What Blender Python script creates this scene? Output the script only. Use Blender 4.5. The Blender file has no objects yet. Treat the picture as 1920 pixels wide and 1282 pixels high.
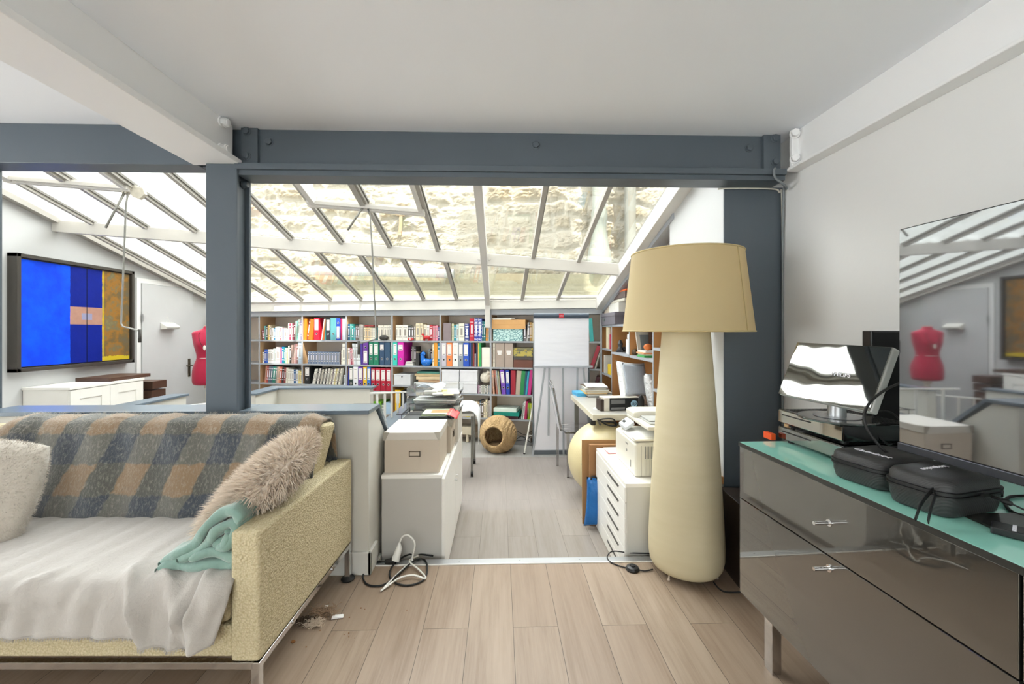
import bpy, bmesh, math, random
import numpy as np
from mathutils import Vector, Matrix, noise
random.seed(7)
sc = bpy.context.scene
COL = sc.collection

# ------------------------------------------------------------------ camera, light, exposure
PSI = 0.02875            # the camera looks this much to the right of the room's long axis
F = 800.0                # focal length in pixels of a 1920 wide frame
HZ = 619.0               # row of the horizon
H0 = 1.269               # camera height over the near floor
FAR = -0.18              # level of the lower floor beyond the step
cd = bpy.data.cameras.new('camera'); cam = bpy.data.objects.new('camera', cd); COL.objects.link(cam)
cam.location = (0, 0, H0); cam.rotation_euler = (math.pi/2, 0, -PSI)
cd.sensor_width = 36; cd.lens = F/1920*36; cd.shift_y = -22/1920; cd.clip_start = .02
sc.camera = cam
sc.view_settings.view_transform = 'Standard'; sc.view_settings.look = 'None'
sc.view_settings.gamma = 1; sc.view_settings.use_curve_mapping = False
sc.view_settings.exposure = 0.82
sc.cycles.max_bounces = 10; sc.cycles.diffuse_bounces = 5; sc.cycles.glossy_bounces = 4
sc.cycles.transparent_max_bounces = 16; sc.cycles.caustics_reflective = False; sc.cycles.caustics_refractive = False
sc.cycles.use_denoising = True; sc.cycles.sample_clamp_indirect = 6

w = bpy.data.worlds.new('world'); sc.world = w; w.use_nodes = True
wn = w.node_tree.nodes; wl = w.node_tree.links; bg = wn['Background']; bg.inputs[0].default_value = (.97, .985, 1.0, 1)
# bright hazy sky, brightest to the north above the stone wall
wtc = wn.new('ShaderNodeTexCoord'); wsp = wn.new('ShaderNodeSeparateXYZ'); wmr = wn.new('ShaderNodeMapRange'); wmr.interpolation_type = 'SMOOTHSTEP'
wl.new(wtc.outputs['Generated'], wsp.inputs[0]); wl.new(wsp.outputs['Y'], wmr.inputs['Value'])
wmr.inputs['From Min'].default_value = -.25; wmr.inputs['From Max'].default_value = .75; wmr.inputs['To Min'].default_value = 3.6; wmr.inputs['To Max'].default_value = 7.0
wl.new(wmr.outputs['Result'], bg.inputs[1])

def aim(o, d): o.rotation_euler = Vector(d).to_track_quat('-Z', 'Y').to_euler()
sun = bpy.data.lights.new('sun', 'SUN'); sun.energy = 7.5; sun.angle = .009; sun.color = (1, .95, .86)
so = bpy.data.objects.new('sun', sun); COL.objects.link(so); aim(so, (-.20, .42, -.92))
# added fill lamps for the near room, set at made-up rear and left windows
def fill_light(name, loc, d, sx, sy, e):
    l = bpy.data.lights.new(name, 'AREA'); l.shape = 'RECTANGLE'; l.size = sx; l.size_y = sy; l.energy = e; l.color = (.95, .975, 1)
    o = bpy.data.objects.new(name, l); COL.objects.link(o); o.location = loc; aim(o, d); return o
fill_light('window_daylight', (-.9, -2.55, 1.25), (0.05, 1, 0), 3.2, 1.9, 8)
fill_light('side_window_daylight', (-5.05, .75, 1.25), (1, .25, .22), 2.2, 1.7, 27)

# ------------------------------------------------------------------ unprojection of measured pixels
cS, sS = math.cos(PSI), math.sin(PSI)
def P(px, py, D):
    u = (px-960)/F; v = (HZ-py)/F
    return Vector((u*D*cS + D*sS, D*cS - u*D*sS, H0+v*D))
def at_z(px, py, z): return P(px, py, (z-H0)/((HZ-py)/F))
def at_X(px, py, X): return P(px, py, X/((px-960)/F*cS+sS))
def at_Y(px, py, Y): return P(px, py, Y/(cS-(px-960)/F*sS))
def cw(x, d, z=0): return Vector((x*cS+d*sS, d*cS-x*sS, z))      # camera axes -> world
R90 = math.pi/2

# ------------------------------------------------------------------ materials
def srgb(h):
    if isinstance(h, str):
        c = [int(h[i:i+2], 16)/255 for i in (0, 2, 4)]
        return tuple(x/12.92 if x <= .04045 else ((x+.055)/1.055)**2.4 for x in c)
    return tuple(h)
_mc = {}
def mat(name, col, rough=.5, metal=0, spec=.5, bump=None, var=None, coat=0, alpha=None, sheen=0):
    """bump=(scale, strength, distance) ; var=(scale, amount) soft variation of colour"""
    if name in _mc: return _mc[name]
    m = bpy.data.materials.new(name); m.use_nodes = True; nt = m.node_tree; N = nt.nodes; L = nt.links
    b = N['Principled BSDF']; c = srgb(col)
    b.inputs['Base Color'].default_value = (*c, 1); b.inputs['Roughness'].default_value = rough
    b.inputs['Metallic'].default_value = metal; b.inputs['Specular IOR Level'].default_value = spec
    b.inputs['Coat Weight'].default_value = coat
    if sheen: b.inputs['Sheen Weight'].default_value = sheen
    if alpha is not None: b.inputs['Alpha'].default_value = alpha
    tc = N.new('ShaderNodeTexCoord')
    if var is None: var = (6, .04)
    n = N.new('ShaderNodeTexNoise'); n.inputs['Scale'].default_value = var[0]; n.inputs['Detail'].default_value = 4
    L.new(tc.outputs['Object'], n.inputs['Vector'])
    mx = N.new('ShaderNodeMix'); mx.data_type = 'RGBA'
    a = var[1]
    mx.inputs[6].default_value = (*[max(0, x*(1-a)) for x in c], 1); mx.inputs[7].default_value = (*[min(1, x*(1+a)) for x in c], 1)
    L.new(n.outputs['Fac'], mx.inputs[0]); L.new(mx.outputs[2], b.inputs['Base Color'])
    if bump:
        n2 = N.new('ShaderNodeTexNoise'); n2.inputs['Scale'].default_value = bump[0]; n2.inputs['Detail'].default_value = 3
        L.new(tc.outputs['Object'], n2.inputs['Vector'])
        bp = N.new('ShaderNodeBump'); bp.inputs['Strength'].default_value = bump[1]; bp.inputs['Distance'].default_value = bump[2]
        L.new(n2.outputs['Fac'], bp.inputs['Height']); L.new(bp.outputs['Normal'], b.inputs['Normal'])
    _mc[name] = m; return m

class NT:
    def __init__(s, name):
        s.m = bpy.data.materials.new(name); s.m.use_nodes = True; s.N = s.m.node_tree.nodes; s.L = s.m.node_tree.links
        s.b = s.N['Principled BSDF']; s.tc = s.N.new('ShaderNodeTexCoord')
    def n(s, t, **kw):
        x = s.N.new('ShaderNode'+t)
        for k, v in kw.items(): setattr(x, k, v)
        return x
    def link(s, a, b): s.L.new(a, b)
    def math(s, op, a, b=None, c=None):
        x = s.N.new('ShaderNodeMath'); x.operation = op
        for i, v in enumerate((a, b, c)):
            if v is None: continue
            if isinstance(v, (int, float)): x.inputs[i].default_value = v
            else: s.L.new(v, x.inputs[i])
        return x.outputs[0]
    def mix(s, f, a, b, bt='MIX'):
        x = s.N.new('ShaderNodeMix'); x.data_type = 'RGBA'; x.blend_type = bt
        if isinstance(f, (int, float)): x.inputs[0].default_value = f
        else: s.L.new(f, x.inputs[0])
        for i, v in ((6, a), (7, b)):
            if isinstance(v, (tuple, str)): x.inputs[i].default_value = (*srgb(v), 1)
            else: s.L.new(v, x.inputs[i])
        return x.outputs[2]
    def noise(s, scale, vec=None, detail=4, rough=.5):
        x = s.N.new('ShaderNodeTexNoise'); x.inputs['Scale'].default_value = scale; x.inputs['Detail'].default_value = detail
        x.inputs['Roughness'].default_value = rough
        s.L.new(vec if vec is not None else s.tc.outputs['Object'], x.inputs['Vector']); return x.outputs['Fac']
    def ramp(s, f, stops):
        x = s.N.new('ShaderNodeValToRGB'); e = x.color_ramp.elements
        while len(e) < len(stops): e.new(.5)
        for i, (p, c) in enumerate(stops): e[i].position = p; e[i].color = (*srgb(c), 1)
        s.L.new(f, x.inputs[0]); return x.outputs[0]
    def bump(s, h, st, d, nrm=None):
        x = s.N.new('ShaderNodeBump'); x.inputs['Strength'].default_value = st; x.inputs['Distance'].default_value = d
        s.L.new(h, x.inputs['Height'])
        if nrm is not None: s.L.new(nrm, x.inputs['Normal'])
        return x.outputs['Normal']
    def mapping(s, vec, loc=(0,0,0), rot=(0,0,0), sca=(1,1,1)):
        x = s.N.new('ShaderNodeMapping'); s.L.new(vec, x.inputs['Vector'])
        x.inputs['Location'].default_value = loc; x.inputs['Rotation'].default_value = rot; x.inputs['Scale'].default_value = sca
        return x.outputs['Vector']

def floor_mat(name, c1, c2, seam, grain, oy, rough=.42, mort=.0011):
    t = NT(name); geo = t.n('NewGeometry')
    sep = t.n('SeparateXYZ'); t.link(geo.outputs['Position'], sep.inputs[0])
    cmb = t.n('CombineXYZ')
    t.link(t.math('ADD', sep.outputs['Y'], oy), cmb.inputs[0]); t.link(t.math('ADD', sep.outputs['X'], -.0575+1.92), cmb.inputs[1])
    br = t.n('TexBrick'); br.offset = .5; br.squash = 1.0; t.link(cmb.outputs[0], br.inputs['Vector'])
    br.inputs['Scale'].default_value = 1; br.inputs['Brick Width'].default_value = 1.285; br.inputs['Row Height'].default_value = .192
    br.inputs['Mortar Size'].default_value = mort; br.inputs['Mortar Smooth'].default_value = .1; br.inputs['Bias'].default_value = 0
    br.inputs['Color1'].default_value = (0, 0, 0, 1); br.inputs['Color2'].default_value = (1, 1, 1, 1); br.inputs['Mortar'].default_value = (.5, .5, .5, 1)
    # grain runs with the planks and shifts from plank to plank
    off = t.n('VectorMath', operation='MULTIPLY_ADD'); t.link(br.outputs['Color'], off.inputs[0]); off.inputs[1].default_value = (7, 3, 5)
    t.link(geo.outputs['Position'], off.inputs[2])
    v = t.mapping(off.outputs[0], sca=(9, .9, 1)); g1 = t.noise(1.6, v, 6, .62)
    v2 = t.mapping(off.outputs[0], sca=(40, 1.3, 1)); g2 = t.noise(2.2, v2, 4, .6)
    v3 = t.mapping(off.outputs[0], sca=(2.2, .8, 1)); g3 = t.noise(1.7, v3, 3, .5)
    base = t.mix(br.outputs['Color'], c1, c2)
    gr = t.math('ADD', t.math('MULTIPLY', g1, .65), t.math('MULTIPLY', g2, .35))
    gm = t.ramp(gr, [(.36, (1, 1, 1)), (.49, (.35, .35, .35)), (.60, (0, 0, 0))])
    base = t.mix(t.math('MULTIPLY', gm, .75), base, grain)
    base = t.mix(t.math('MULTIPLY', t.ramp(g3, [(.42, (0,0,0)), (.7, (1,1,1))]), .25), base, grain)
    col = t.mix(br.outputs['Fac'], base, seam)
    t.link(col, t.b.inputs['Base Color']); t.b.inputs['Roughness'].default_value = rough; t.b.inputs['Specular IOR Level'].default_value = .35
    t.link(t.bump(t.math('SUBTRACT', 1, br.outputs['Fac']), .4, .002, t.bump(g2, .08, .001)), t.b.inputs['Normal'])
    return t.m

M = {}
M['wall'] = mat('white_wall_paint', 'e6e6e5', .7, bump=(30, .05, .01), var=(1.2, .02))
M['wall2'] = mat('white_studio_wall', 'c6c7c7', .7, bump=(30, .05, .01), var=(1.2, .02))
M['steels'] = mat('white_glazing_steel', 'd0cdc8', .45, bump=(14, .08, .01), var=(3, .06))
M['ceil'] = mat('white_ceiling_paint', 'f3f6fb', .75, bump=(12, .05, .01), var=(.8, .02))
M['steelw'] = mat('white_painted_steel', 'f0f0f0', .45, bump=(14, .08, .01), var=(3, .03))
M['blue'] = mat('blue_grey_steel_paint', '515a62', .42, bump=(25, .06, .01), var=(3, .05))
M['capb'] = mat('blue_grey_cap_paint', '5d6a75', .28, bump=(18, .05, .01), var=(3, .05))
M['greige'] = mat('greige_parapet_paint', 'cfcdc5', .6, bump=(20, .05, .01), var=(2, .03))
M['skirt'] = mat('white_skirting', 'd9d7d0', .5)
M['chrome'] = mat('chrome', 'd8d8d8', .12, 1)
M['alu'] = mat('aluminium', 'b4b6b8', .35, .9)
M['steel'] = mat('grey_steel', '8a8984', .4, .6)
M['black'] = mat('black_plastic', '161616', .45)
M['rubber'] = mat('black_rubber', '121212', .6)
M['white'] = mat('white_lacquer', 'eceae4', .4)
M['whitep'] = mat('white_plastic', 'e6e4dd', .38)
M['paper'] = mat('paper_white', 'eeede8', .7)
M['shelfg'] = mat('grey_shelf_edge', 'a3a7ad', .5)
M['shelfw'] = mat('brown_shelf_side', 'c8a27a', .55, var=(5, .12))
M['shelfb'] = mat('beige_shelf_back', 'e2d6c6', .6, var=(3, .05))
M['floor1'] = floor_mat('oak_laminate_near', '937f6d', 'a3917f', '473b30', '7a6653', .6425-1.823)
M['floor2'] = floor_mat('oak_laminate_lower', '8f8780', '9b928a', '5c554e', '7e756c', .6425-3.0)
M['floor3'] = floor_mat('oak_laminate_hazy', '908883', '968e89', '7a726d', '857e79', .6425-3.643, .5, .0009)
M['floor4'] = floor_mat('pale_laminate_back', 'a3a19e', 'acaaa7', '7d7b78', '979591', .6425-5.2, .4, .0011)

def glass_mat(name, haze, tint, gloss, col='d8dcd6', rough=.02):
    t = NT(name); N = t.N; N.remove(t.b)
    tr = N.new('ShaderNodeBsdfTransparent'); tr.inputs[0].default_value = (*tint, 1)
    gl = N.new('ShaderNodeBsdfGlossy'); gl.inputs['Roughness'].default_value = rough; gl.inputs[0].default_value = (1, 1, 1, 1)
    df = N.new('ShaderNodeBsdfDiffuse'); df.inputs[0].default_value = (*srgb(col), 1)
    fr = N.new('ShaderNodeFresnel'); fr.inputs[0].default_value = 1.45
    a = N.new('ShaderNodeMixShader'); c = N.new('ShaderNodeMixShader')
    hz = t.math('MULTIPLY', t.ramp(t.noise(3, None, 5, .6), [(.3, (.45,)*3), (.7, (1.,)*3)]), haze)
    t.link(hz, a.inputs[0]); t.link(tr.outputs[0], a.inputs[1]); t.link(df.outputs[0], a.inputs[2])
    t.link(t.math('MULTIPLY', fr.outputs[0], gloss), c.inputs[0]); t.link(a.outputs[0], c.inputs[1]); t.link(gl.outputs[0], c.inputs[2])
    t.link(c.outputs[0], N['Material Output'].inputs[0]); return t.m
M['glass'] = glass_mat('roof_glass', .035, (.97, .985, .97), .18)
M['acrylic'] = glass_mat('clear_acrylic', .07, (.975, .98, .98), .9, 'e8ecec')
M['ghost'] = glass_mat('smoky_clear_plastic', .24, (.80, .79, .79), 1.5, 'a9a4a2')

# ------------------------------------------------------------------ mesh building
class MB:
    def __init__(s): s.v = []; s.f = []; s.mi = []; s.uv = None; s.T = None
    def add(s, vs, fs, mi=0):
        o = len(s.v)
        s.v += [tuple((s.T @ Vector(p)) if s.T is not None else p) for p in vs]
        s.f += [tuple(i+o for i in f) for f in fs]; s.mi += [mi]*len(fs); return s
    def box(s, a, b, mi=0):
        x0, y0, z0 = a; x1, y1, z1 = b
        return s.add([(x0,y0,z0),(x1,y0,z0),(x1,y1,z0),(x0,y1,z0),(x0,y0,z1),(x1,y0,z1),(x1,y1,z1),(x0,y1,z1)],
                     [(0,3,2,1),(4,5,6,7),(0,1,5,4),(1,2,6,5),(2,3,7,6),(3,0,4,7)], mi)
    def hexa(s, p, mi=0):      # 8 points, bottom ring then top ring
        return s.add(p, [(0,3,2,1),(4,5,6,7),(0,1,5,4),(1,2,6,5),(2,3,7,6),(3,0,4,7)], mi)
    def prism(s, poly, h0, h1, axis='z', mi=0):
        n = len(poly)
        def q(a, b, h): return {'z': (a, b, h), 'y': (a, h, b), 'x': (h, a, b)}[axis]
        vs = [q(a, b, h0) for a, b in poly]+[q(a, b, h1) for a, b in poly]
        fs = [tuple(range(n))[::-1], tuple(range(n, 2*n))]+[(i, (i+1) % n, (i+1) % n+n, i+n) for i in range(n)]
        return s.add(vs, fs, mi)
    def bar(s, p, q, wx, wz, mi=0, up=(0,0,1)):
        p = Vector(p); q = Vector(q); d = (q-p).normalized(); u = Vector(up)
        r = d.cross(u)
        if r.length < 1e-4: r = d.cross(Vector((1,0,0)))
        r.normalize(); t = r.cross(d).normalized(); r = r*wx/2; t = t*wz/2
        return s.hexa([p-r-t, p+r-t, q+r-t, q-r-t, p-r+t, p+r+t, q+r+t, q-r+t], mi)
    def cyl(s, p, q, r0, r1=None, n=16, cap=True, mi=0):
        if r1 is None: r1 = r0
        p = Vector(p); q = Vector(q); d = (q-p).normalized(); a = d.orthogonal().normalized(); b = d.cross(a)
        vs = []
        for c, r in ((p, r0), (q, r1)):
            for i in range(n): t = 2*math.pi*i/n; vs.append(c+(a*math.cos(t)+b*math.sin(t))*r)
        fs = [(i, (i+1) % n, (i+1) % n+n, i+n) for i in range(n)]
        if cap: fs += [tuple(range(n))[::-1], tuple(range(n, 2*n))]
        return s.add(vs, fs, mi)
    def tube(s, pts, r, n=8, mi=0, closed=False):
        pts = [Vector(p) for p in pts]; m = len(pts); vs = []; fs = []
        prev = None
        for i, p in enumerate(pts):
            d = (pts[(i+1) % m if closed else min(i+1, m-1)]-pts[(i-1) % m if closed else max(i-1, 0)]).normalized()
            if prev is None: a = d.orthogonal().normalized()
            else:
                a = prev-d*prev.dot(d)
                a = a.normalized() if a.length > 1e-5 else d.orthogonal().normalized()
            prev = a; b = d.cross(a)
            rr = r[i] if isinstance(r, (list, tuple)) else r
            for k in range(n): t = 2*math.pi*k/n; vs.append(p+(a*math.cos(t)+b*math.sin(t))*rr)
        for i in range(m if closed else m-1):
            j = (i+1) % m
            fs += [(i*n+k, i*n+(k+1) % n, j*n+(k+1) % n, j*n+k) for k in range(n)]
        if not closed: fs += [tuple(range(n))[::-1], tuple(range((m-1)*n, m*n))]
        return s.add(vs, fs, mi)
    def lathe(s, prof, n=32, c=(0,0,0), mi=0, sx=1, sy=1):
        vs = []; m = len(prof)
        for r, z in prof:
            for k in range(n): t = 2*math.pi*k/n; vs.append((c[0]+r*sx*math.cos(t), c[1]+r*sy*math.sin(t), c[2]+z))
        fs = [(i*n+k, i*n+(k+1) % n, (i+1)*n+(k+1) % n, (i+1)*n+k) for i in range(m-1) for k in range(n)]
        return s.add(vs, fs, mi)
    def sphere(s, c, r, n=24, m=14, sx=1, sy=1, sz=1, mi=0):
        prof = [(max(1e-5, r*math.sin(math.pi*i/m)), -r*math.cos(math.pi*i/m)*sz) for i in range(m+1)]
        return s.lathe(prof, n, c, mi, sx, sy)
    def grid(s, fn, nu, nv, mi=0, thick=None, uv=False):
        vs = [Vector(fn(i/nu, j/nv)) for j in range(nv+1) for i in range(nu+1)]
        fs = [(j*(nu+1)+i, j*(nu+1)+i+1, (j+1)*(nu+1)+i+1, (j+1)*(nu+1)+i) for j in range(nv) for i in range(nu)]
        return s.add(vs, fs, mi)
    def build(s, name, m, parent=None, bevel=0, smooth=False, seg=2, loc=None, rotz=None, sub=0, weld=False):
        me = bpy.data.meshes.new(name); me.from_pydata(s.v, [], s.f); me.validate()
        ms = m if isinstance(m, (list, tuple)) else [m]
        for x in ms: me.materials.append(x)
        if len(ms) > 1: me.polygons.foreach_set('material_index', s.mi[:len(me.polygons)])
        if smooth: me.polygons.foreach_set('use_smooth', [True]*len(me.polygons))
        bm = bmesh.new(); bm.from_mesh(me)
        if weld: bmesh.ops.remove_doubles(bm, verts=bm.verts, dist=1e-4)
        bmesh.ops.recalc_face_normals(bm, faces=bm.faces); bm.to_mesh(me); bm.free()
        if smooth == 'auto': me.set_sharp_from_angle(angle=math.radians(40))
        o = bpy.data.objects.new(name, me); COL.objects.link(o)
        if parent is not None: o.parent = parent
        if loc is not None: o.location = loc
        if rotz is not None: o.rotation_euler = (0, 0, rotz)
        if bevel:
            b = o.modifiers.new('bevel', 'BEVEL'); b.width = bevel; b.segments = seg; b.limit_method = 'ANGLE'; b.angle_limit = math.radians(50)
        if sub:
            b = o.modifiers.new('sub', 'SUBSURF'); b.levels = sub; b.render_levels = sub
        return o
def B(a, b): return MB().box(a, b)
def tag(o, label, cat, group=None):
    o['label'] = label; o['category'] = cat
    if group: o['group'] = group
    return o
def thing(name, label, cat, loc=(0,0,0), rotz=0, group=None):
    o = bpy.data.objects.new(name, None); COL.objects.link(o); o.empty_display_size = .05
    o.location = loc; o.rotation_euler = (0, 0, rotz); return tag(o, label, cat, group)
def struct(o): o['kind'] = 'structure'; return o
def catmull(pts, n=8, closed=False):
    pts = [Vector(p) for p in pts]; out = []; m = len(pts)
    rng = range(m) if closed else range(m-1)
    for i in rng:
        if closed: p0, p1, p2, p3 = pts[(i-1) % m], pts[i], pts[(i+1) % m], pts[(i+2) % m]
        else: p0, p1, p2, p3 = pts[max(i-1, 0)], pts[i], pts[i+1], pts[min(i+2, m-1)]
        for k in range(n):
            t = k/n
            out.append(.5*((2*p1)+(p2-p0)*t+(2*p0-5*p1+4*p2-p3)*t*t+(3*p1-p0-3*p2+p3)*t**3))
    if not closed: out.append(pts[-1])
    return out
def text_part(name, s, size, m, parent, matrix, depth=.0006, shear=0, ax='CENTER'):
    c = bpy.data.curves.new(name, 'FONT'); c.body = s; c.size = size; c.extrude = depth; c.align_x = ax; c.align_y = 'CENTER'; c.shear = shear
    c.resolution_u = 3
    o = bpy.data.objects.new('tmp', c); COL.objects.link(o)
    me = bpy.data.meshes.new_from_object(o.evaluated_get(bpy.context.evaluated_depsgraph_get()))
    bpy.data.objects.remove(o); me.name = name; me.materials.clear(); me.materials.append(m)
    r = bpy.data.objects.new(name, me); COL.objects.link(r); r.parent = parent; r.matrix_local = matrix; return r
def fur(src_pts, name, m, parent, count, length, width, seedv=1, droop=.4, jitter=.6, loc=None):
    """thin tapered strands rooted on (point, normal) pairs"""
    rnd = random.Random(seedv); b = MB()
    for i in range(count):
        p, n = src_pts[rnd.randrange(len(src_pts))]
        d = (n+Vector((rnd.uniform(-1,1), rnd.uniform(-1,1), rnd.uniform(-1,1)))*jitter); d.z -= droop*.5; d.normalize()
        L = length*rnd.uniform(.6, 1.2); s1 = d.cross(Vector((rnd.uniform(-1,1), rnd.uniform(-1,1), rnd.uniform(-1,1))))
        if s1.length < 1e-3: continue
        s1 = s1.normalized()*width/2; mid = p+d*L*.55; tip = p+d*L+Vector((0, 0, -droop*L*.5))
        b.add([p-s1, p+s1, mid+s1*.8, mid-s1*.8, tip], [(0,1,2,3), (3,2,4)])
    return b.build(name, m, parent, loc=loc)
def surf_samples(o_or_mb, n, seedv=3, flt=None):
    rnd = random.Random(seedv); V = [Vector(v) for v in o_or_mb.v]; out = []; A = []; T = []
    for f in o_or_mb.f:
        for k in range(1, len(f)-1):
            a, b, c = V[f[0]], V[f[k]], V[f[k+1]]; nn = (b-a).cross(c-a)
            if nn.length > 1e-9: A.append(nn.length); T.append((a, b, c, nn.normalized()))
    for a, b, c, nn in rnd.choices(T, A, k=n):
        u, v = rnd.random(), rnd.random()
        if u+v > 1: u, v = 1-u, 1-v
        p = a+(b-a)*u+(c-a)*v
        if flt is None or flt(p, nn): out.append((p, nn))
    return out

# ================================================================== THE SETTING
def roofz(X, Y): return 3.177 - .2780*Y - .0727*X
WX = 1.57; CZ = 2.31; TY = 2.362
XL = -4.22; XR = 1.24
def S(name, a, b, m, bevel=0): return struct(B(a, b).build(name, m, bevel=bevel))
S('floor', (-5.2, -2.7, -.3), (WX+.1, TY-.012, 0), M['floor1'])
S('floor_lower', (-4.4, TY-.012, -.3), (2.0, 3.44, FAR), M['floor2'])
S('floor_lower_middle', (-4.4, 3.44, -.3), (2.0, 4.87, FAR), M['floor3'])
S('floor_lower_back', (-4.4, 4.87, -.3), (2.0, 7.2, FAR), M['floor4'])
b = MB(); b.box((-.683, TY-.045, 0), (1.24, TY+.006, .004)); b.box((-.683, TY-.012, -.028), (1.24, TY+.006, 0))
for k in range(6): b.cyl((-.55+k*.33, TY-.014, .004), (-.55+k*.33, TY-.014, .0055), .005, n=10)
b.box((-.683, TY-.049, 0), (1.24, TY-.044, .0055), 1)
struct(b.build('trim_1', [M['alu'], M['white']]))
S('ceiling', (-5.2, -2.7, CZ), (WX+.1, 2.33, CZ+.3), M['ceil'])
S('wall_right', (WX, -2.7, 0), (WX+.12, 2.34, CZ), M['wall'])
b = MB(); b.box((-5.3, -2.7, 0), (-5.2, 2.34, .38)); b.box((-5.3, -2.7, 2.12), (-5.2, 2.34, CZ)); b.box((-5.3, -2.7, .38), (-5.2, -.37, 2.12)); b.box((-5.3, 1.87, .38), (-5.2, 2.34, 2.12)); struct(b.build('wall_left', M['wall']))
b = MB()
for q in (-.37, .73, 1.81): b.box((-5.28, q, .38), (-5.22, q+.06, 2.12))
for q in (.38, 2.06): b.box((-5.275, -.37, q), (-5.225, 1.87, q+.06))
f = struct(b.build('window_90', M['white'])); B((-5.252, -.35, .4), (-5.248, 1.85, 2.1)).build('pane', M['glass'], f)  # left window made up to go with the added side lamp
# rear wall, unseen; its two window openings are added to let daylight in
b = MB(); 
for x0, x1 in ((-5.2, -2.6), (-.98, -.82), (.8, 1.6)): b.box((x0, -2.8, 0), (x1, -2.68, CZ))
b.box((-2.6, -2.8, 0), (.8, -2.68, .28)); b.box((-2.6, -2.8, 2.2), (.8, -2.68, CZ)); struct(b.build('wall_rear', M['wall']))
for k, (x0, x1) in enumerate(((-2.6, -.98), (-.82, .8))):
    b = MB()
    for q in (x0, (x0+x1)/2-.03, x1-.06): b.box((q, -2.76, .28), (q+.06, -2.72, 2.2))
    for q in (.28, 2.14): b.box((x0, -2.755, q), (x1, -2.725, q+.06))
    f = struct(b.build('window_%d' % (k+1), M['white']))
    g = B((x0, -2.742, .3), (x1, -2.738, 2.18)).build('pane', M['glass'], f)
# unseen upper storeys with taller blocks added and sized to shade studio and stone
M['facade'] = mat('pale_facade', 'c4c0b8', .8)
struct(MB().box((-8, -2.9, 2.62), (2.2, 2.42, 8.9)).box((-8, -2.9, 8.8), (-1.45, 2.42, 11.2)).box((1.75, -2.9, 2.62), (3.7, 2.42, 14.5)).build('facade_upper', M['facade']))
struct(B((-5.2, 2.33, CZ), (2.0, 2.42, 2.75)).build('wall_over_beam', M['wall']))
# skylit room: side walls under the sloping roof
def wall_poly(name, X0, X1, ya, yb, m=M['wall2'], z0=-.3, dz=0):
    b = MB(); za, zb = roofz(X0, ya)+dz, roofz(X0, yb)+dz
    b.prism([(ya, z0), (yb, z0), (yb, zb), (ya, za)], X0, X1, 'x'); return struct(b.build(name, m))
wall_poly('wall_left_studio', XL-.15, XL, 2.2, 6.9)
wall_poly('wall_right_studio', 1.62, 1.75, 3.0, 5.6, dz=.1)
struct(B((-5.3, 2.2, -.3), (XL-.14, 2.34, 2.7)).build('wall_front_left', M['wall']))
# pier between the rooms: blue-grey in front, white on its flank
b = MB(); b.box((XR, 2.332, -.3), (WX+.12, 3.08, 2.75)); b.box((XR+.001, 2.324, 0), (WX, 2.333, 2.06), 1)
struct(b.build('wall_pier', [M['wall2'], M['blue']]))

# I-beams
def bolt(b, p, d, r=.017, h=.016, mi=0):
    p = Vector(p); d = Vector(d); b.cyl(p, p+d*h*.25, r*1.25, n=16, mi=mi); b.cyl(p+d*h*.25, p+d*h, r, n=6, mi=mi)
b = MB()
b.box((-1.33, 2.25, 2.10), (1.497, 2.27, CZ)); b.box((-1.335, 2.185, 2.082), (1.50, 2.335, 2.113)); b.box((-1.33, 2.20, 2.056), (1.50, 2.33, 2.083))
b.box((-1.33, 2.232, 2.10), (-1.245, 2.25, CZ)); b.box((1.405, 2.232, 2.10), (1.497, 2.25, CZ))
for x, z in ((-1.30, 2.29), (-1.30, 2.165), (1.465, 2.29), (1.465, 2.165)): bolt(b, (x, 2.232, z), (0,-1,0), .018)
for x, z in ((-1.195, 2.245), (.19, 2.245), (1.335, 2.245)): bolt(b, (x, 2.25, z), (0,-1,0), .018)
struct(b.build('trim_2', M['blue'], bevel=.003))
b = MB(); b.box((-5.2, 2.215, 2.11), (-1.54, 2.335, CZ)); b.box((-1.54, 2.255, 2.11), (-1.33, 2.335, CZ)); struct(b.build('trim_3', M['blue'], bevel=.003))
b = MB(); b.box((-1.555, -2.7, 2.108), (-1.315, 2.215, 2.135)); b.box((-1.54, -2.7, 2.12), (-1.36, 2.215, CZ))
for z in (2.285, 2.155): bolt(b, (-1.36, 2.12, z), (1,0,0), .02, .03); bolt(b, (-1.345, 2.13, z), (1,0,0), .02, .02)
struct(b.build('trim_4', M['steelw'], bevel=.006))
b = MB(); b.box((1.50, -2.7, 2.100), (WX, 2.20, 2.114)); b.box((1.548, -2.7, 2.11), (WX, 2.20, CZ)); b.box((1.515, 2.17, 2.114), (1.55, 2.19, CZ))
for z in (2.285, 2.155): bolt(b, (1.53, 2.17, z), (-.5,-1,0), .02, .03)
struct(b.build('trim_5', M['steelw'], bevel=.003))
# columns
b = MB(); x0, x1 = -1.477, -1.323
b.box((x0, 2.188, 0), (x1, 2.206, 2.108)); b.box((x0, 2.296, -.18), (x1, 2.312, 2.108)); b.box(((x0+x1)/2+.045, 2.2, 0), ((x0+x1)/2+.055, 2.3, 2.108)); b.box(((x0+x1)/2-.055, 2.2, 0), ((x0+x1)/2-.045, 2.3, 2.108))
bolt(b, ((x0+x1)/2+.055, 2.27, 2.03), (1,0,0), .016, .03)
struct(b.build('trim_6', M['blue'], bevel=.003))
b = MB(); b.box((-2.9, 2.2, 0), (-2.625, 2.33, 2.11)); struct(b.build('trim_7', M['blue'], bevel=.003))
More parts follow.
